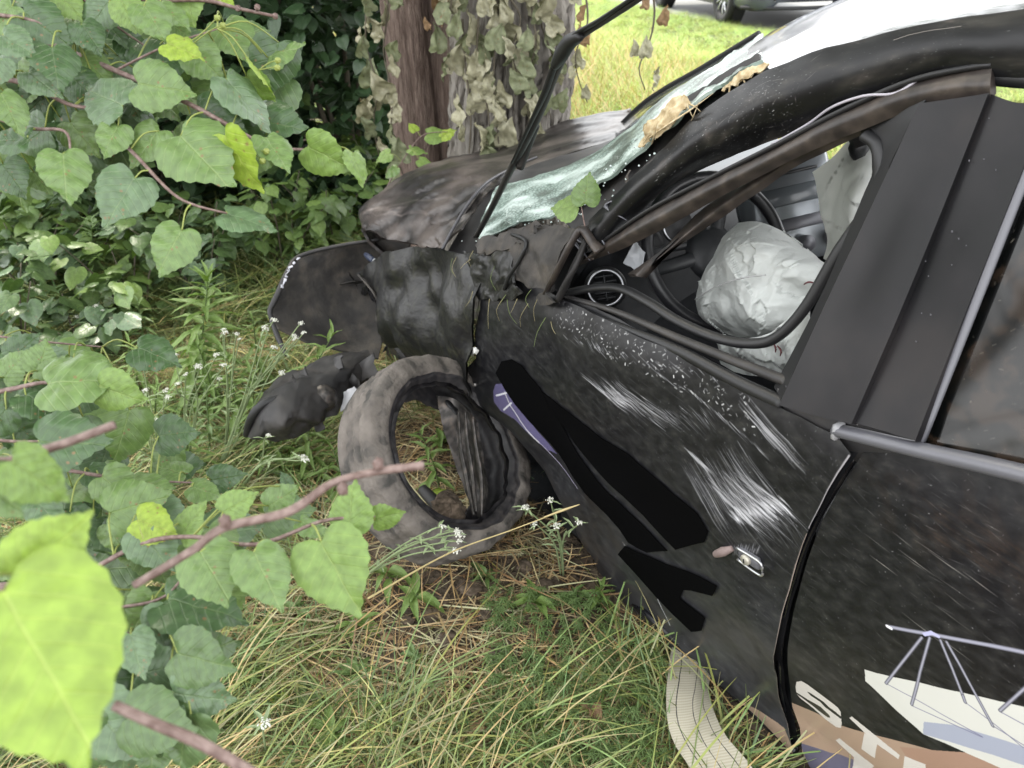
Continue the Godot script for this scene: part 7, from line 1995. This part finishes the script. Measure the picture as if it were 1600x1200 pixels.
	leafy(C, [
		[Vector3(-0.436, 1.521, -1.105), Vector3(-0.407, 1.483, -1.084), "leaf_mid", 0.2],
		[Vector3(-0.473, 1.527, -1.131), Vector3(-0.454, 1.492, -1.111), "leaf_light", 0.3],
		[Vector3(-0.429, 1.518, -1.138), Vector3(-0.39, 1.496, -1.125), "leaf_mid", 0.4],
		[Vector3(-0.427, 1.495, -1.159), Vector3(-0.401, 1.478, -1.15), "leaf_mid", 0.2],
		[Vector3(-0.503, 1.522, -1.163), Vector3(-0.537, 1.49, -1.145), "leaf_blue", 0.1],
		[Vector3(-0.563, 1.535, -1.159), Vector3(-0.531, 1.506, -1.142), "leaf_light", 0.2],
		[Vector3(-0.565, 1.545, -1.118), Vector3(-0.597, 1.525, -1.107), "leaf_blue", 0.2],
		[Vector3(-0.408, 1.537, -1.182), Vector3(-0.399, 1.493, -1.158), "leaf_light", 0.2],
		[Vector3(-0.535, 1.509, -1.19), Vector3(-0.49, 1.471, -1.169), "leaf_deep", 0.4],
		[Vector3(-0.597, 1.525, -1.107), Vector3(-0.629, 1.492, -1.088), "leaf_mid", 0.1],
		[Vector3(-0.503, 1.476, -1.195), Vector3(-0.474, 1.438, -1.173), "leaf_deep", 0.3],
		[Vector3(-0.429, 1.474, -1.193), Vector3(-0.392, 1.449, -1.179), "leaf_blue", 0.3],
		[Vector3(-0.556, 1.527, -1.165), Vector3(-0.576, 1.556, -1.182), "leaf_mid", 0],
		[Vector3(-0.453, 1.538, -1.172), Vector3(-0.485, 1.561, -1.185), "leaf_light", 0],
		[Vector3(-0.38, 1.526, -1.222), Vector3(-0.357, 1.509, -1.213), "leaf_yellow", 0.3],
		[Vector3(-0.425, 1.449, -1.202), Vector3(-0.391, 1.425, -1.189), "leaf_deep", 0.2]] + fill_leaves(26, [Vector3(-0.689, 1.571, -1.248), Vector3(-0.396, 1.564, -1.243), Vector3(-0.693, 1.466, -1.189), Vector3(-0.4, 1.459, -1.185)], [Vector3(-0.877, 1.565, -1.588), Vector3(-0.504, 1.556, -1.583), Vector3(-0.881, 1.431, -1.513), Vector3(-0.509, 1.422, -1.508)], 0.000, ["leaf_deep", "leaf_dark", "leaf_light"]), [
		[[Vector3(-0.675, 1.559, -1.183), Vector3(-0.544, 1.534, -1.169), Vector3(-0.437, 1.524, -1.164), Vector3(-0.383, 1.521, -1.174), Vector3(-0.347, 1.509, -1.19), Vector3(-0.304, 1.497, -1.206)], [0.0045, 0.003, 0.002]],
		[[Vector3(-0.544, 1.534, -1.169), Vector3(-0.505, 1.495, -1.17), Vector3(-0.469, 1.46, -1.186)], [0.002, 0.001]]])
	for k in 3: put("bud", lump(0.004, k), M.twig, C, Transform3D(Basis(), [Vector3(-0.347, 1.509, -1.19), Vector3(-0.323, 1.509, -1.196), Vector3(-0.304, 1.497, -1.206)][k]))
	# round fruits on thin stalks
	for s in [[Vector3(-0.423, 1.475, -1.114), Vector3(-0.385, 1.481, -1.106), Vector3(-0.347, 1.506, -1.097)], [Vector3(-0.39, 1.475, -1.113), Vector3(-0.362, 1.491, -1.111), Vector3(-0.344, 1.497, -1.103)], [Vector3(-0.31, 1.443, -1.107), Vector3(-0.294, 1.452, -1.101), Vector3(-0.28, 1.456, -1.091)], [Vector3(-0.31, 1.443, -1.107), Vector3(-0.29, 1.447, -1.098), Vector3(-0.281, 1.448, -1.087)], [Vector3(-0.333, 1.364, -1.04), Vector3(-0.312, 1.361, -1.027), Vector3(-0.292, 1.362, -1.016)], [Vector3(-0.333, 1.364, -1.04), Vector3(-0.311, 1.358, -1.025), Vector3(-0.297, 1.352, -1.01)]]:
		var f := put("fruit_stalk", tube(s, [0.0008], 5, 5), M.petiole, A)
		put("fruit", lump(0.0038, 3), M.petiole, f, Transform3D(Basis(), s[2]))
	var L := thing("linden_branch", "low linden branch with big pale-edged leaves in front of the tyre", "branch", g)
	leafy(L, [
		[Vector3(-0.251, 1.08, -0.606), Vector3(-0.219, 1.044, -0.563), "leaf_mid", 0.15],
		[Vector3(-0.191, 1.074, -0.626), Vector3(-0.152, 1.022, -0.574), "leaf_light", 0.4],
		[Vector3(-0.31, 1.068, -0.623), Vector3(-0.274, 1.037, -0.582), "leaf_mid", -0.1],
		[Vector3(-0.308, 1.065, -0.689), Vector3(-0.271, 1.082, -0.699), "leaf_light", 0.2],
		[Vector3(-0.171, 1.059, -0.663), Vector3(-0.169, 1.103, -0.688), "leaf_light", 0.3],
		[Vector3(-0.149, 1.053, -0.683), Vector3(-0.116, 1.06, -0.686), "leaf_light", 0.9],
		[Vector3(-0.369, 0.986, -0.645), Vector3(-0.282, 0.969, -0.636), "leaf_deep", 0.3],
		[Vector3(-0.387, 0.977, -0.617), Vector3(-0.337, 0.948, -0.624), "leaf_blue", 0.3],
		[Vector3(-0.364, 0.932, -0.638), Vector3(-0.316, 0.907, -0.624), "leaf_deep", 0.6],
		[Vector3(-0.417, 1.035, -0.719), Vector3(-0.371, 1.02, -0.71), "leaf_yellow", 0.3],
		[Vector3(-0.378, 1.005, -0.725), Vector3(-0.352, 1.04, -0.744), "leaf_light", 0.4],
		[Vector3(-0.412, 1.025, -0.713), Vector3(-0.381, 0.982, -0.689), "leaf_blue", 0.2],
		[Vector3(-0.446, 0.999, -0.721), Vector3(-0.412, 0.988, -0.715), "leaf_deep", 0.5],
		[Vector3(-0.379, 0.942, -0.724), Vector3(-0.348, 0.97, -0.74), "leaf_mid", 0.2],
		[Vector3(-0.393, 0.976, -0.663), Vector3(-0.418, 0.941, -0.643), "leaf_mid", 0.3],
		[Vector3(-0.38, 1, -0.584), Vector3(-0.361, 0.976, -0.548), "leaf_blue", 0.2],
		[Vector3(-0.41, 0.947, -0.577), Vector3(-0.356, 0.878, -0.539), "leaf_deep", 0.2],
		[Vector3(-0.296, 0.996, -0.788), Vector3(-0.257, 1.015, -0.799), "leaf_mid", 0.4],
		[Vector3(-0.25, 0.997, -0.755), Vector3(-0.214, 0.98, -0.745), "leaf_mid", 0.5],
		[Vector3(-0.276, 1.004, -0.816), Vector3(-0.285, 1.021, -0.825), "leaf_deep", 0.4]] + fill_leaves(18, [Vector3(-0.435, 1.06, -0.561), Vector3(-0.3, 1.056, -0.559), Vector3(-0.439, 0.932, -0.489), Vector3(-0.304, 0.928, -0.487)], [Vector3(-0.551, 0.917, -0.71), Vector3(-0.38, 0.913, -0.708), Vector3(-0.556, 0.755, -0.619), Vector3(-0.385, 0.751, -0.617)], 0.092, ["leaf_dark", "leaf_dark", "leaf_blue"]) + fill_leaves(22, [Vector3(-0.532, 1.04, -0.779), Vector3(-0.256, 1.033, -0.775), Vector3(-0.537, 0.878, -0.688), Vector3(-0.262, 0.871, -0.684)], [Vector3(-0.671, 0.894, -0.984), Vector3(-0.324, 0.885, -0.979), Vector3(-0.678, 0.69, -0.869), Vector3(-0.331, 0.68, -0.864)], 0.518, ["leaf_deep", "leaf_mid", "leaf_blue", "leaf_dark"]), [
		[[Vector3(-0.485, 0.98, -0.688), Vector3(-0.414, 1.012, -0.705), Vector3(-0.349, 1.03, -0.693), Vector3(-0.262, 1.06, -0.641), Vector3(-0.199, 1.072, -0.659), Vector3(-0.164, 1.062, -0.677), Vector3(-0.146, 1.057, -0.685)], [0.003, 0.0014]],
		[[Vector3(-0.501, 0.946, -0.669), Vector3(-0.434, 0.965, -0.657), Vector3(-0.374, 0.983, -0.655), Vector3(-0.327, 1.043, -0.654)], [0.0025, 0.001]],
		[[Vector3(-0.461, 0.953, -0.615), Vector3(-0.402, 0.97, -0.614), Vector3(-0.355, 0.948, -0.624)], [0.0025, 0.001]]])
	var E := thing("linden_branch", "linden branch with dusky leaves reaching in above the thick blurred twig", "branch", g)
	leafy(E, [
		[Vector3(-0.539, 1.144, -0.837), Vector3(-0.452, 1.154, -0.842), "leaf_mid", 0.2],
		[Vector3(-0.478, 1.141, -0.835), Vector3(-0.429, 1.122, -0.824), "leaf_light", 0.7],
		[Vector3(-0.571, 1.129, -0.84), Vector3(-0.518, 1.105, -0.826), "leaf_deep", 0.3],
		[Vector3(-0.522, 1.113, -0.762), Vector3(-0.447, 1.111, -0.761), "leaf_deep", 0.2],
		[Vector3(-0.622, 1.129, -0.886), Vector3(-0.594, 1.159, -0.902), "leaf_mid", 0.2],
		[Vector3(-0.579, 1.135, -0.889), Vector3(-0.566, 1.169, -0.908), "leaf_mid", 0.2],
		[Vector3(-0.588, 1.12, -0.823), Vector3(-0.619, 1.088, -0.805), "leaf_deep", 0.2],
		[Vector3(-0.571, 1.121, -0.881), Vector3(-0.539, 1.15, -0.897), "leaf_mid", 0.4],
		[Vector3(-0.562, 1.125, -0.941), Vector3(-0.509, 1.113, -0.934), "leaf_mid", 0.3],
		[Vector3(-0.64, 1.127, -0.942), Vector3(-0.606, 1.155, -0.957), "leaf_deep", 0.2],
		[Vector3(-0.526, 1.085, -0.861), Vector3(-0.551, 1.038, -0.835), "leaf_blue", 0.2],
		[Vector3(-0.612, 1.081, -0.859), Vector3(-0.585, 1.042, -0.86), "leaf_deep", 0.3],
		[Vector3(-0.475, 1.002, -0.838), Vector3(-0.424, 0.993, -0.832), "leaf_mid", 0.3],
		[Vector3(-0.504, 1.02, -0.825), Vector3(-0.462, 0.988, -0.807), "leaf_mid", 0.4],
		[Vector3(-0.546, 0.999, -0.87), Vector3(-0.509, 0.98, -0.86), "leaf_deep", 0.2],
		[Vector3(-0.443, 0.963, -0.908), Vector3(-0.485, 0.976, -0.915), "leaf_mid", 0.3],
		[Vector3(-0.415, 0.977, -0.858), Vector3(-0.374, 0.966, -0.852), "leaf_mid", 0.3],
		[Vector3(-0.409, 0.955, -0.903), Vector3(-0.361, 0.961, -0.906), "leaf_deep", 0.3],
		[Vector3(-0.534, 0.996, -0.788), Vector3(-0.504, 0.961, -0.769), "leaf_deep", 0.3],
		[Vector3(-0.498, 0.968, -0.796), Vector3(-0.476, 0.934, -0.776), "leaf_mid", 0.3],
		[Vector3(-0.558, 1.028, -0.772), Vector3(-0.526, 0.995, -0.753), "leaf_blue", 0.2]] + fill_leaves(40, [Vector3(-0.64, 1.164, -0.905), Vector3(-0.406, 1.157, -0.902), Vector3(-0.649, 0.904, -0.76), Vector3(-0.415, 0.898, -0.756)], [Vector3(-0.833, 1.035, -1.177), Vector3(-0.527, 1.027, -1.172), Vector3(-0.844, 0.697, -0.988), Vector3(-0.539, 0.689, -0.983)], 0.395, ["leaf_deep", "leaf_mid", "leaf_blue"]), [
		[[Vector3(-0.64, 1.131, -0.829), Vector3(-0.579, 1.137, -0.844), Vector3(-0.545, 1.141, -0.847), Vector3(-0.481, 1.136, -0.844)], [0.0035, 0.0015]],
		[[Vector3(-0.621, 1.111, -0.784), Vector3(-0.571, 1.104, -0.78), Vector3(-0.528, 1.108, -0.771)], [0.0025, 0.0012]],
		[[Vector3(-0.606, 1.04, -0.836), Vector3(-0.53, 1.012, -0.843), Vector3(-0.476, 0.992, -0.855), Vector3(-0.402, 0.975, -0.868)], [0.003, 0.001]],
		[[Vector3(-0.721, 1.136, -1.004), Vector3(-0.644, 1.125, -0.998), Vector3(-0.56, 1.106, -1.011)], [0.002, 0.001]]])
	var N := thing("linden_branch", "bright yellow-green linden leaves close to the camera, out of focus", "branch", g)
	leafy(N, [
		[Vector3(-0.252, 1.317, -0.303), Vector3(-0.2, 1.251, -0.255), "leaf_near", 0.1],
		[Vector3(-0.262, 1.303, -0.33), Vector3(-0.231, 1.319, -0.362), "leaf_near", 0.5],
		[Vector3(-0.307, 1.317, -0.418), Vector3(-0.28, 1.283, -0.422), "leaf_light", 0.3],
		[Vector3(-0.338, 1.311, -0.415), Vector3(-0.3, 1.289, -0.403), "leaf_mid", 0.2],
		[Vector3(-0.365, 1.237, -0.431), Vector3(-0.335, 1.229, -0.426), "leaf_blue", 0.2]], [[[Vector3(-0.305, 1.311, -0.323), Vector3(-0.273, 1.313, -0.312), Vector3(-0.252, 1.317, -0.304)], [0.002, 0.0012]], [[Vector3(-0.346, 1.318, -0.418), Vector3(-0.314, 1.318, -0.419), Vector3(-0.307, 1.317, -0.418)], [0.0016, 0.001]]])
	# the young linden that these branches grow from stands just outside the picture
	var yt := thing("linden_tree", "slender young linden stem that carries the overhanging branches", "tree", "", Vector3(-1.95, 0, -0.75))
	put("trunk", tube([Vector3(0, -0.05, 0), Vector3(0.03, 1.2, 0.02), Vector3(0.0, 2.6, -0.05), Vector3(0.05, 4.2, 0)], [0.045, 0.035, 0.02], 10, 8), M.graystem, yt)
	for q in [[A, Vector3(-0.623, 1.479, -1.196), 1.75, 0.006], [B, Vector3(-0.677, 1.459, -1.07), 1.6, 0.007], [B, Vector3(-0.634, 1.42, -1.026), 1.45, 0.005], [C, Vector3(-0.675, 1.559, -1.183), 1.85, 0.007], [L, Vector3(-0.485, 0.98, -0.688), 0.75, 0.006], [L, Vector3(-0.501, 0.946, -0.669), 0.7, 0.005], [L, Vector3(-0.461, 0.953, -0.615), 0.65, 0.005], [E, Vector3(-0.64, 1.131, -0.829), 1.1, 0.006], [E, Vector3(-0.621, 1.111, -0.784), 1.0, 0.005], [E, Vector3(-0.606, 1.04, -0.836), 0.95, 0.005], [E, Vector3(-0.721, 1.136, -1.004), 1.2, 0.005], [N, Vector3(-0.305, 1.311, -0.323), 0.95, 0.004], [N, Vector3(-0.346, 1.318, -0.418), 1.15, 0.004]]:
		var from_: Vector3 = Vector3(-1.93, q[2] - 0.12, -0.74)
		var to_: Vector3 = q[1]
		put("bough", tube([from_, from_.lerp(to_, 0.4) + Vector3(0, 0.07, 0), from_.lerp(to_, 0.8) + Vector3(0, 0.03, 0), to_], [q[3] * 1.6, q[3] * 0.7], 8, 6), M.twig, q[0])
	# bare twigs close to the camera
	var g2 := "bare pink-brown twigs close to the camera"
	for s in [["blurred bare twig pointing up past the dusky leaves", [Vector3(-0.372, 1.28, -0.454), Vector3(-0.336, 1.288, -0.465), Vector3(-0.304, 1.294, -0.474), Vector3(-0.275, 1.301, -0.483)], [0.0034, 0.003]],
		["longest blurred twig, its broken pink end before the tyre", [Vector3(-0.263, 1.207, -0.425), Vector3(-0.227, 1.22, -0.444), Vector3(-0.207, 1.227, -0.46), Vector3(-0.164, 1.23, -0.472), Vector3(-0.134, 1.241, -0.49), Vector3(-0.102, 1.242, -0.502), Vector3(-0.069, 1.239, -0.512)], [0.0028, 0.0032, 0.0036, 0.0028, 0.0036]],
		["thick blurred twig at the lower border of the picture", [Vector3(-0.249, 1.185, -0.344), Vector3(-0.225, 1.175, -0.338), Vector3(-0.198, 1.164, -0.332), Vector3(-0.164, 1.146, -0.322), Vector3(-0.133, 1.128, -0.312)], [0.0032, 0.0038, 0.0032]],
		["short dark twig under the bright blurred leaf", [Vector3(-0.348, 1.177, -0.362), Vector3(-0.324, 1.171, -0.359), Vector3(-0.289, 1.154, -0.361)], [0.002, 0.0015]]]:
		var o := thing("twig", s[0], "twig", g2)
		put("stem", tube(s[1], s[2], 10, 8), M.twig, o)
		if s[1].size() > 6:
			for q in [Vector3(-0.205, 1.234, -0.458), Vector3(-0.126, 1.239, -0.485), Vector3(-0.101, 1.249, -0.501)]: put("bud", lump(0.004, 4), M.twig, o, Transform3D(Basis().scaled(Vector3(1, 1.3, 1)), q))
	# two young leaves in the broken windscreen
	var Y := thing("leaf_sprig", "sprig with two round green leaves stuck in the broken windscreen pillar", "sprig")
	leafy(Y, [[Vector3(0.149, 1.08, -1.674), Vector3(0.088, 1.063, -1.716), "leaf_light", 0.0], [Vector3(0.163, 1.09, -1.655), Vector3(0.169, 1.153, -1.67), "leaf_mid", 0.2]], [[[Vector3(0.169, 1.016, -1.653), Vector3(0.16, 1.054, -1.655), Vector3(0.155, 1.085, -1.666)], [0.002, 0.001]]])
	var Z := thing("leaf_sprig", "yellow-green sprig of linden leaves at the foot of the grey stem", "sprig")
	leafy(Z, [[Vector3(-0.311, 0.871, -3.377), Vector3(-0.213, 0.864, -3.373), "leaf_light", 0.2], [Vector3(-0.357, 0.884, -3.384), Vector3(-0.382, 0.918, -3.403), "leaf_yellow", 0.2], [Vector3(-0.385, 0.823, -3.35), Vector3(-0.313, 0.803, -3.339), "leaf_light", 0.4], [Vector3(-0.463, 0.807, -3.341), Vector3(-0.528, 0.782, -3.327), "leaf_light", 0.2], [Vector3(-0.342, 0.794, -3.276), Vector3(-0.285, 0.766, -3.261), "leaf_light", 0.3], [Vector3(-0.439, 0.757, -3.313), Vector3(-0.492, 0.722, -3.294), "leaf_mid", 0.3], [Vector3(-0.254, 0.858, -3.37), Vector3(-0.196, 0.891, -3.388), "leaf_yellow", 0.3]], [[[Vector3(-0.501, 0.659, -3.315), Vector3(-0.414, 0.779, -3.348), Vector3(-0.332, 0.867, -3.375), Vector3(-0.228, 0.878, -3.381)], [0.003, 0.0012]]])
	var G := thing("grass_stalk", "single long straw stalk crossing in front of the tyre to the sill", "stalk")
	put("stem", tube([Vector3(-0.285, 0.49, -1.158), Vector3(-0.142, 0.473, -1.298), Vector3(-0.009, 0.474, -1.367), Vector3(0.134, 0.53, -1.375)], [0.0022, 0.0016, 0.001], 5, 8), mat(lin(0.42, 0.34, 0.16), 0.7), G)
	put("spikelets", merge([[tube([Vector3(0.059, 0.502, -1.371), Vector3(0.1, 0.517, -1.374), Vector3(0.135, 0.53, -1.375)], [0.0012, 0.003, 0.0008], 5, 5)]]), mat(lin(0.45, 0.36, 0.18), 0.8), G)

func build_small_things() -> void:
	# woven strap
	var S := 256
	var im := Image.create_empty(S, S * 2, false, Image.FORMAT_RGB8)
	for y in S * 2:
		for x in S:
			var q := 0.5 + 0.5 * sin(y * 0.8 + sin(x * 0.05) * 0.8)
			var w := 0.5 + 0.5 * sin(x * 0.8)
			var c := lin(0.47, 0.435, 0.345).lerp(lin(0.31, 0.285, 0.215), clampf(q * 0.6 + w * 0.08, 0, 1))
			var d := 1.0
			for e in [0.22, 0.5, 0.76]: d = minf(d, absf(float(x) / S - e - 0.02 * sin(y * 0.02)))
			if d < 0.007: c = lin(0.03, 0.03, 0.03)
			im.set_pixel(x, y, c)
	var sm := mat(Color.WHITE, 0.85)
	var t := tex(im)
	sm.albedo_texture = t
	bump(sm, t, 0.06)
	var st := put("strap", patch([[Vector3(0.401, 0.02, -1.504), Vector3(0.461, 0.02, -1.501), Vector3(0.508, 0.02, -1.499)], [Vector3(0.358, 0.05, -1.384), Vector3(0.425, 0.05, -1.382), Vector3(0.474, 0.03, -1.398)], [Vector3(0.331, 0.075, -1.279), Vector3(0.396, 0.075, -1.282), Vector3(0.436, 0.05, -1.309)], [Vector3(0.316, 0.08, -1.198), Vector3(0.375, 0.085, -1.202), Vector3(0.423, 0.075, -1.222)], [Vector3(0.324, 0.07, -1.133), Vector3(0.381, 0.08, -1.135), Vector3(0.431, 0.085, -1.145)], [Vector3(0.351, 0.055, -1.073), Vector3(0.409, 0.065, -1.075), Vector3(0.467, 0.08, -1.074)], [Vector3(0.382, 0.04, -0.987), Vector3(0.441, 0.05, -0.992), Vector3(0.499, 0.06, -0.994)]], 8, 8, 0.003, 9.0, 55, 0.003), sm)
	tag(st, "off-white woven tow strap with dark stitching, running under the car's sill", "strap")
	# black plastic debris by the bumper
	var d := thing("plastic_debris", "torn black plastic housing lying in the grass below the bumper cover", "debris")
	put("housing", patch([[Vector3(-0.825, 0.261, -2.142), Vector3(-0.795, 0.326, -2.155), Vector3(-0.75, 0.375, -2.205), Vector3(-0.675, 0.383, -2.325), Vector3(-0.572, 0.378, -2.436), Vector3(-0.483, 0.363, -2.474)], [Vector3(-0.798, 0.276, -2.081), Vector3(-0.745, 0.368, -2.064), Vector3(-0.683, 0.411, -2.111), Vector3(-0.611, 0.397, -2.218), Vector3(-0.521, 0.386, -2.326), Vector3(-0.466, 0.353, -2.422)], [Vector3(-0.773, 0.281, -2.061), Vector3(-0.703, 0.337, -2.024), Vector3(-0.632, 0.37, -2.065), Vector3(-0.569, 0.358, -2.173), Vector3(-0.512, 0.352, -2.285), Vector3(-0.453, 0.325, -2.384)], [Vector3(-0.743, 0.254, -2.092), Vector3(-0.659, 0.279, -2.083), Vector3(-0.586, 0.294, -2.114), Vector3(-0.541, 0.294, -2.194), Vector3(-0.513, 0.301, -2.301), Vector3(-0.454, 0.278, -2.403)]], 9, 9, 0.02, 11.0, 201, 0.008, true), M.plastic, d)
	put("socket", lathe([Vector2(0.0, 0.016), Vector2(0.025, 0.012), Vector2(0.04, 0.0), Vector2(0.046, -0.02), Vector2(0.04, -0.05)], 20), M.metal, d, Transform3D(look_basis(Vector3(0.35, 0.5, 0.8), Vector3.UP), Vector3(-0.577, 0.351, -2.169)))
	put("bracket", tube([Vector3(-0.81, 0.269, -2.1), Vector3(-0.776, 0.342, -2.073), Vector3(-0.734, 0.389, -2.076), Vector3(-0.683, 0.397, -2.104)], [0.01, 0.014, 0.01], 8, 5), M.rubber, d)
	for k in 7:
		var q := [Vector3(-0.518, 0.356, -2.287), Vector3(-0.567, 0.411, -2.317), Vector3(-0.657, 0.401, -2.255), Vector3(-0.61, 0.304, -2.143), Vector3(-0.53, 0.337, -2.219), Vector3(-0.685, 0.391, -2.192), Vector3(-0.496, 0.368, -2.35)]
		put("shred", patch([[q[k], q[k] + Vector3(R(0.01, 0.05), R(0, 0.04), 0)], [q[k] + Vector3(R(-0.02, 0.02), R(-0.05, -0.02), 0.03), q[k] + Vector3(R(0.02, 0.07), R(-0.03, 0.0), 0.04)]], 4, 4, 0.015, 18.0, 210 + k, 0.004), M.plastic if k != 4 else mat(lin(0.4, 0.4, 0.42), 0.4), d)
	# fallen leaves
	var fl := [[Vector3(0.151, 0.03, -1.273), 0.06, "leaf_brown", "curled brown leaf lying on the grass beside the strap"], [Vector3(-0.098, 0.03, -1.219), 0.045, "leaf_brown", "small brown leaf lying in the long grass at the lower border"], [Vector3(-0.556, 0.02, -1.327), 0.04, "leaf_yellow", "withered yellow leaf in the straw by the white flower"], [Vector3(-0.345, 0.03, -1.509), 0.03, "leaf_brown", "tiny brown leaf below the linden branch"], [Vector3(-1.275, 0.05, -3.306), 0.05, "leaf_brown", "reddish dead leaf near the tall bright weed"], [Vector3(-0.225, 0.1, -2.024), 0.06, "leaf_yellow", "yellowish leaf lying inside the tyre"], [Vector3(-0.308, 0.263, -1.799), 0.055, "leaf_mid", "green leaf lying on the rim of the tyre opening"], [Vector3(-0.068, 0.02, -1.49), 0.04, "leaf_brown", "brown leaf on the bare soil before the tyre"]]
	for k in fl.size():
		var f = fl[k]
		var o := put("fallen_leaf", leaf_mesh(30 + k, 14, 3, 2.0, k % 2 == 0), M[f[2]], null, Transform3D(Basis.from_euler(Vector3(R(-0.3, 0.3), R(0, 6), R(-0.3, 0.3))).scaled(Vector3.ONE * f[1]), f[0]))
		tag(o, f[3], "leaf")
	# clods on the bare soil where the car ploughed
	for k in 9:
		var p := on_ground([Vector3(-0.286, 0, -1.55), Vector3(-0.183, 0, -1.492), Vector3(-0.086, 0, -1.565), Vector3(-0.206, 0, -1.604), Vector3(-0.13, 0, -1.648), Vector3(-0.27, 0, -1.654), Vector3(0.019, 0, -1.729), Vector3(0.07, 0, -1.664), Vector3(-0.037, 0, -1.445)][k])
		var c := put("soil_clod", lump(R(0.012, 0.03), 60 + k), M.soil_obj, null, Transform3D(Basis().scaled(Vector3(1.3, 0.7, 1.1)), p + Vector3(0, 0.006, 0)))
		tag(c, "brown clod of turned-up soil on the bare patch before the tyre", "soil clod", "clods of turned-up soil")
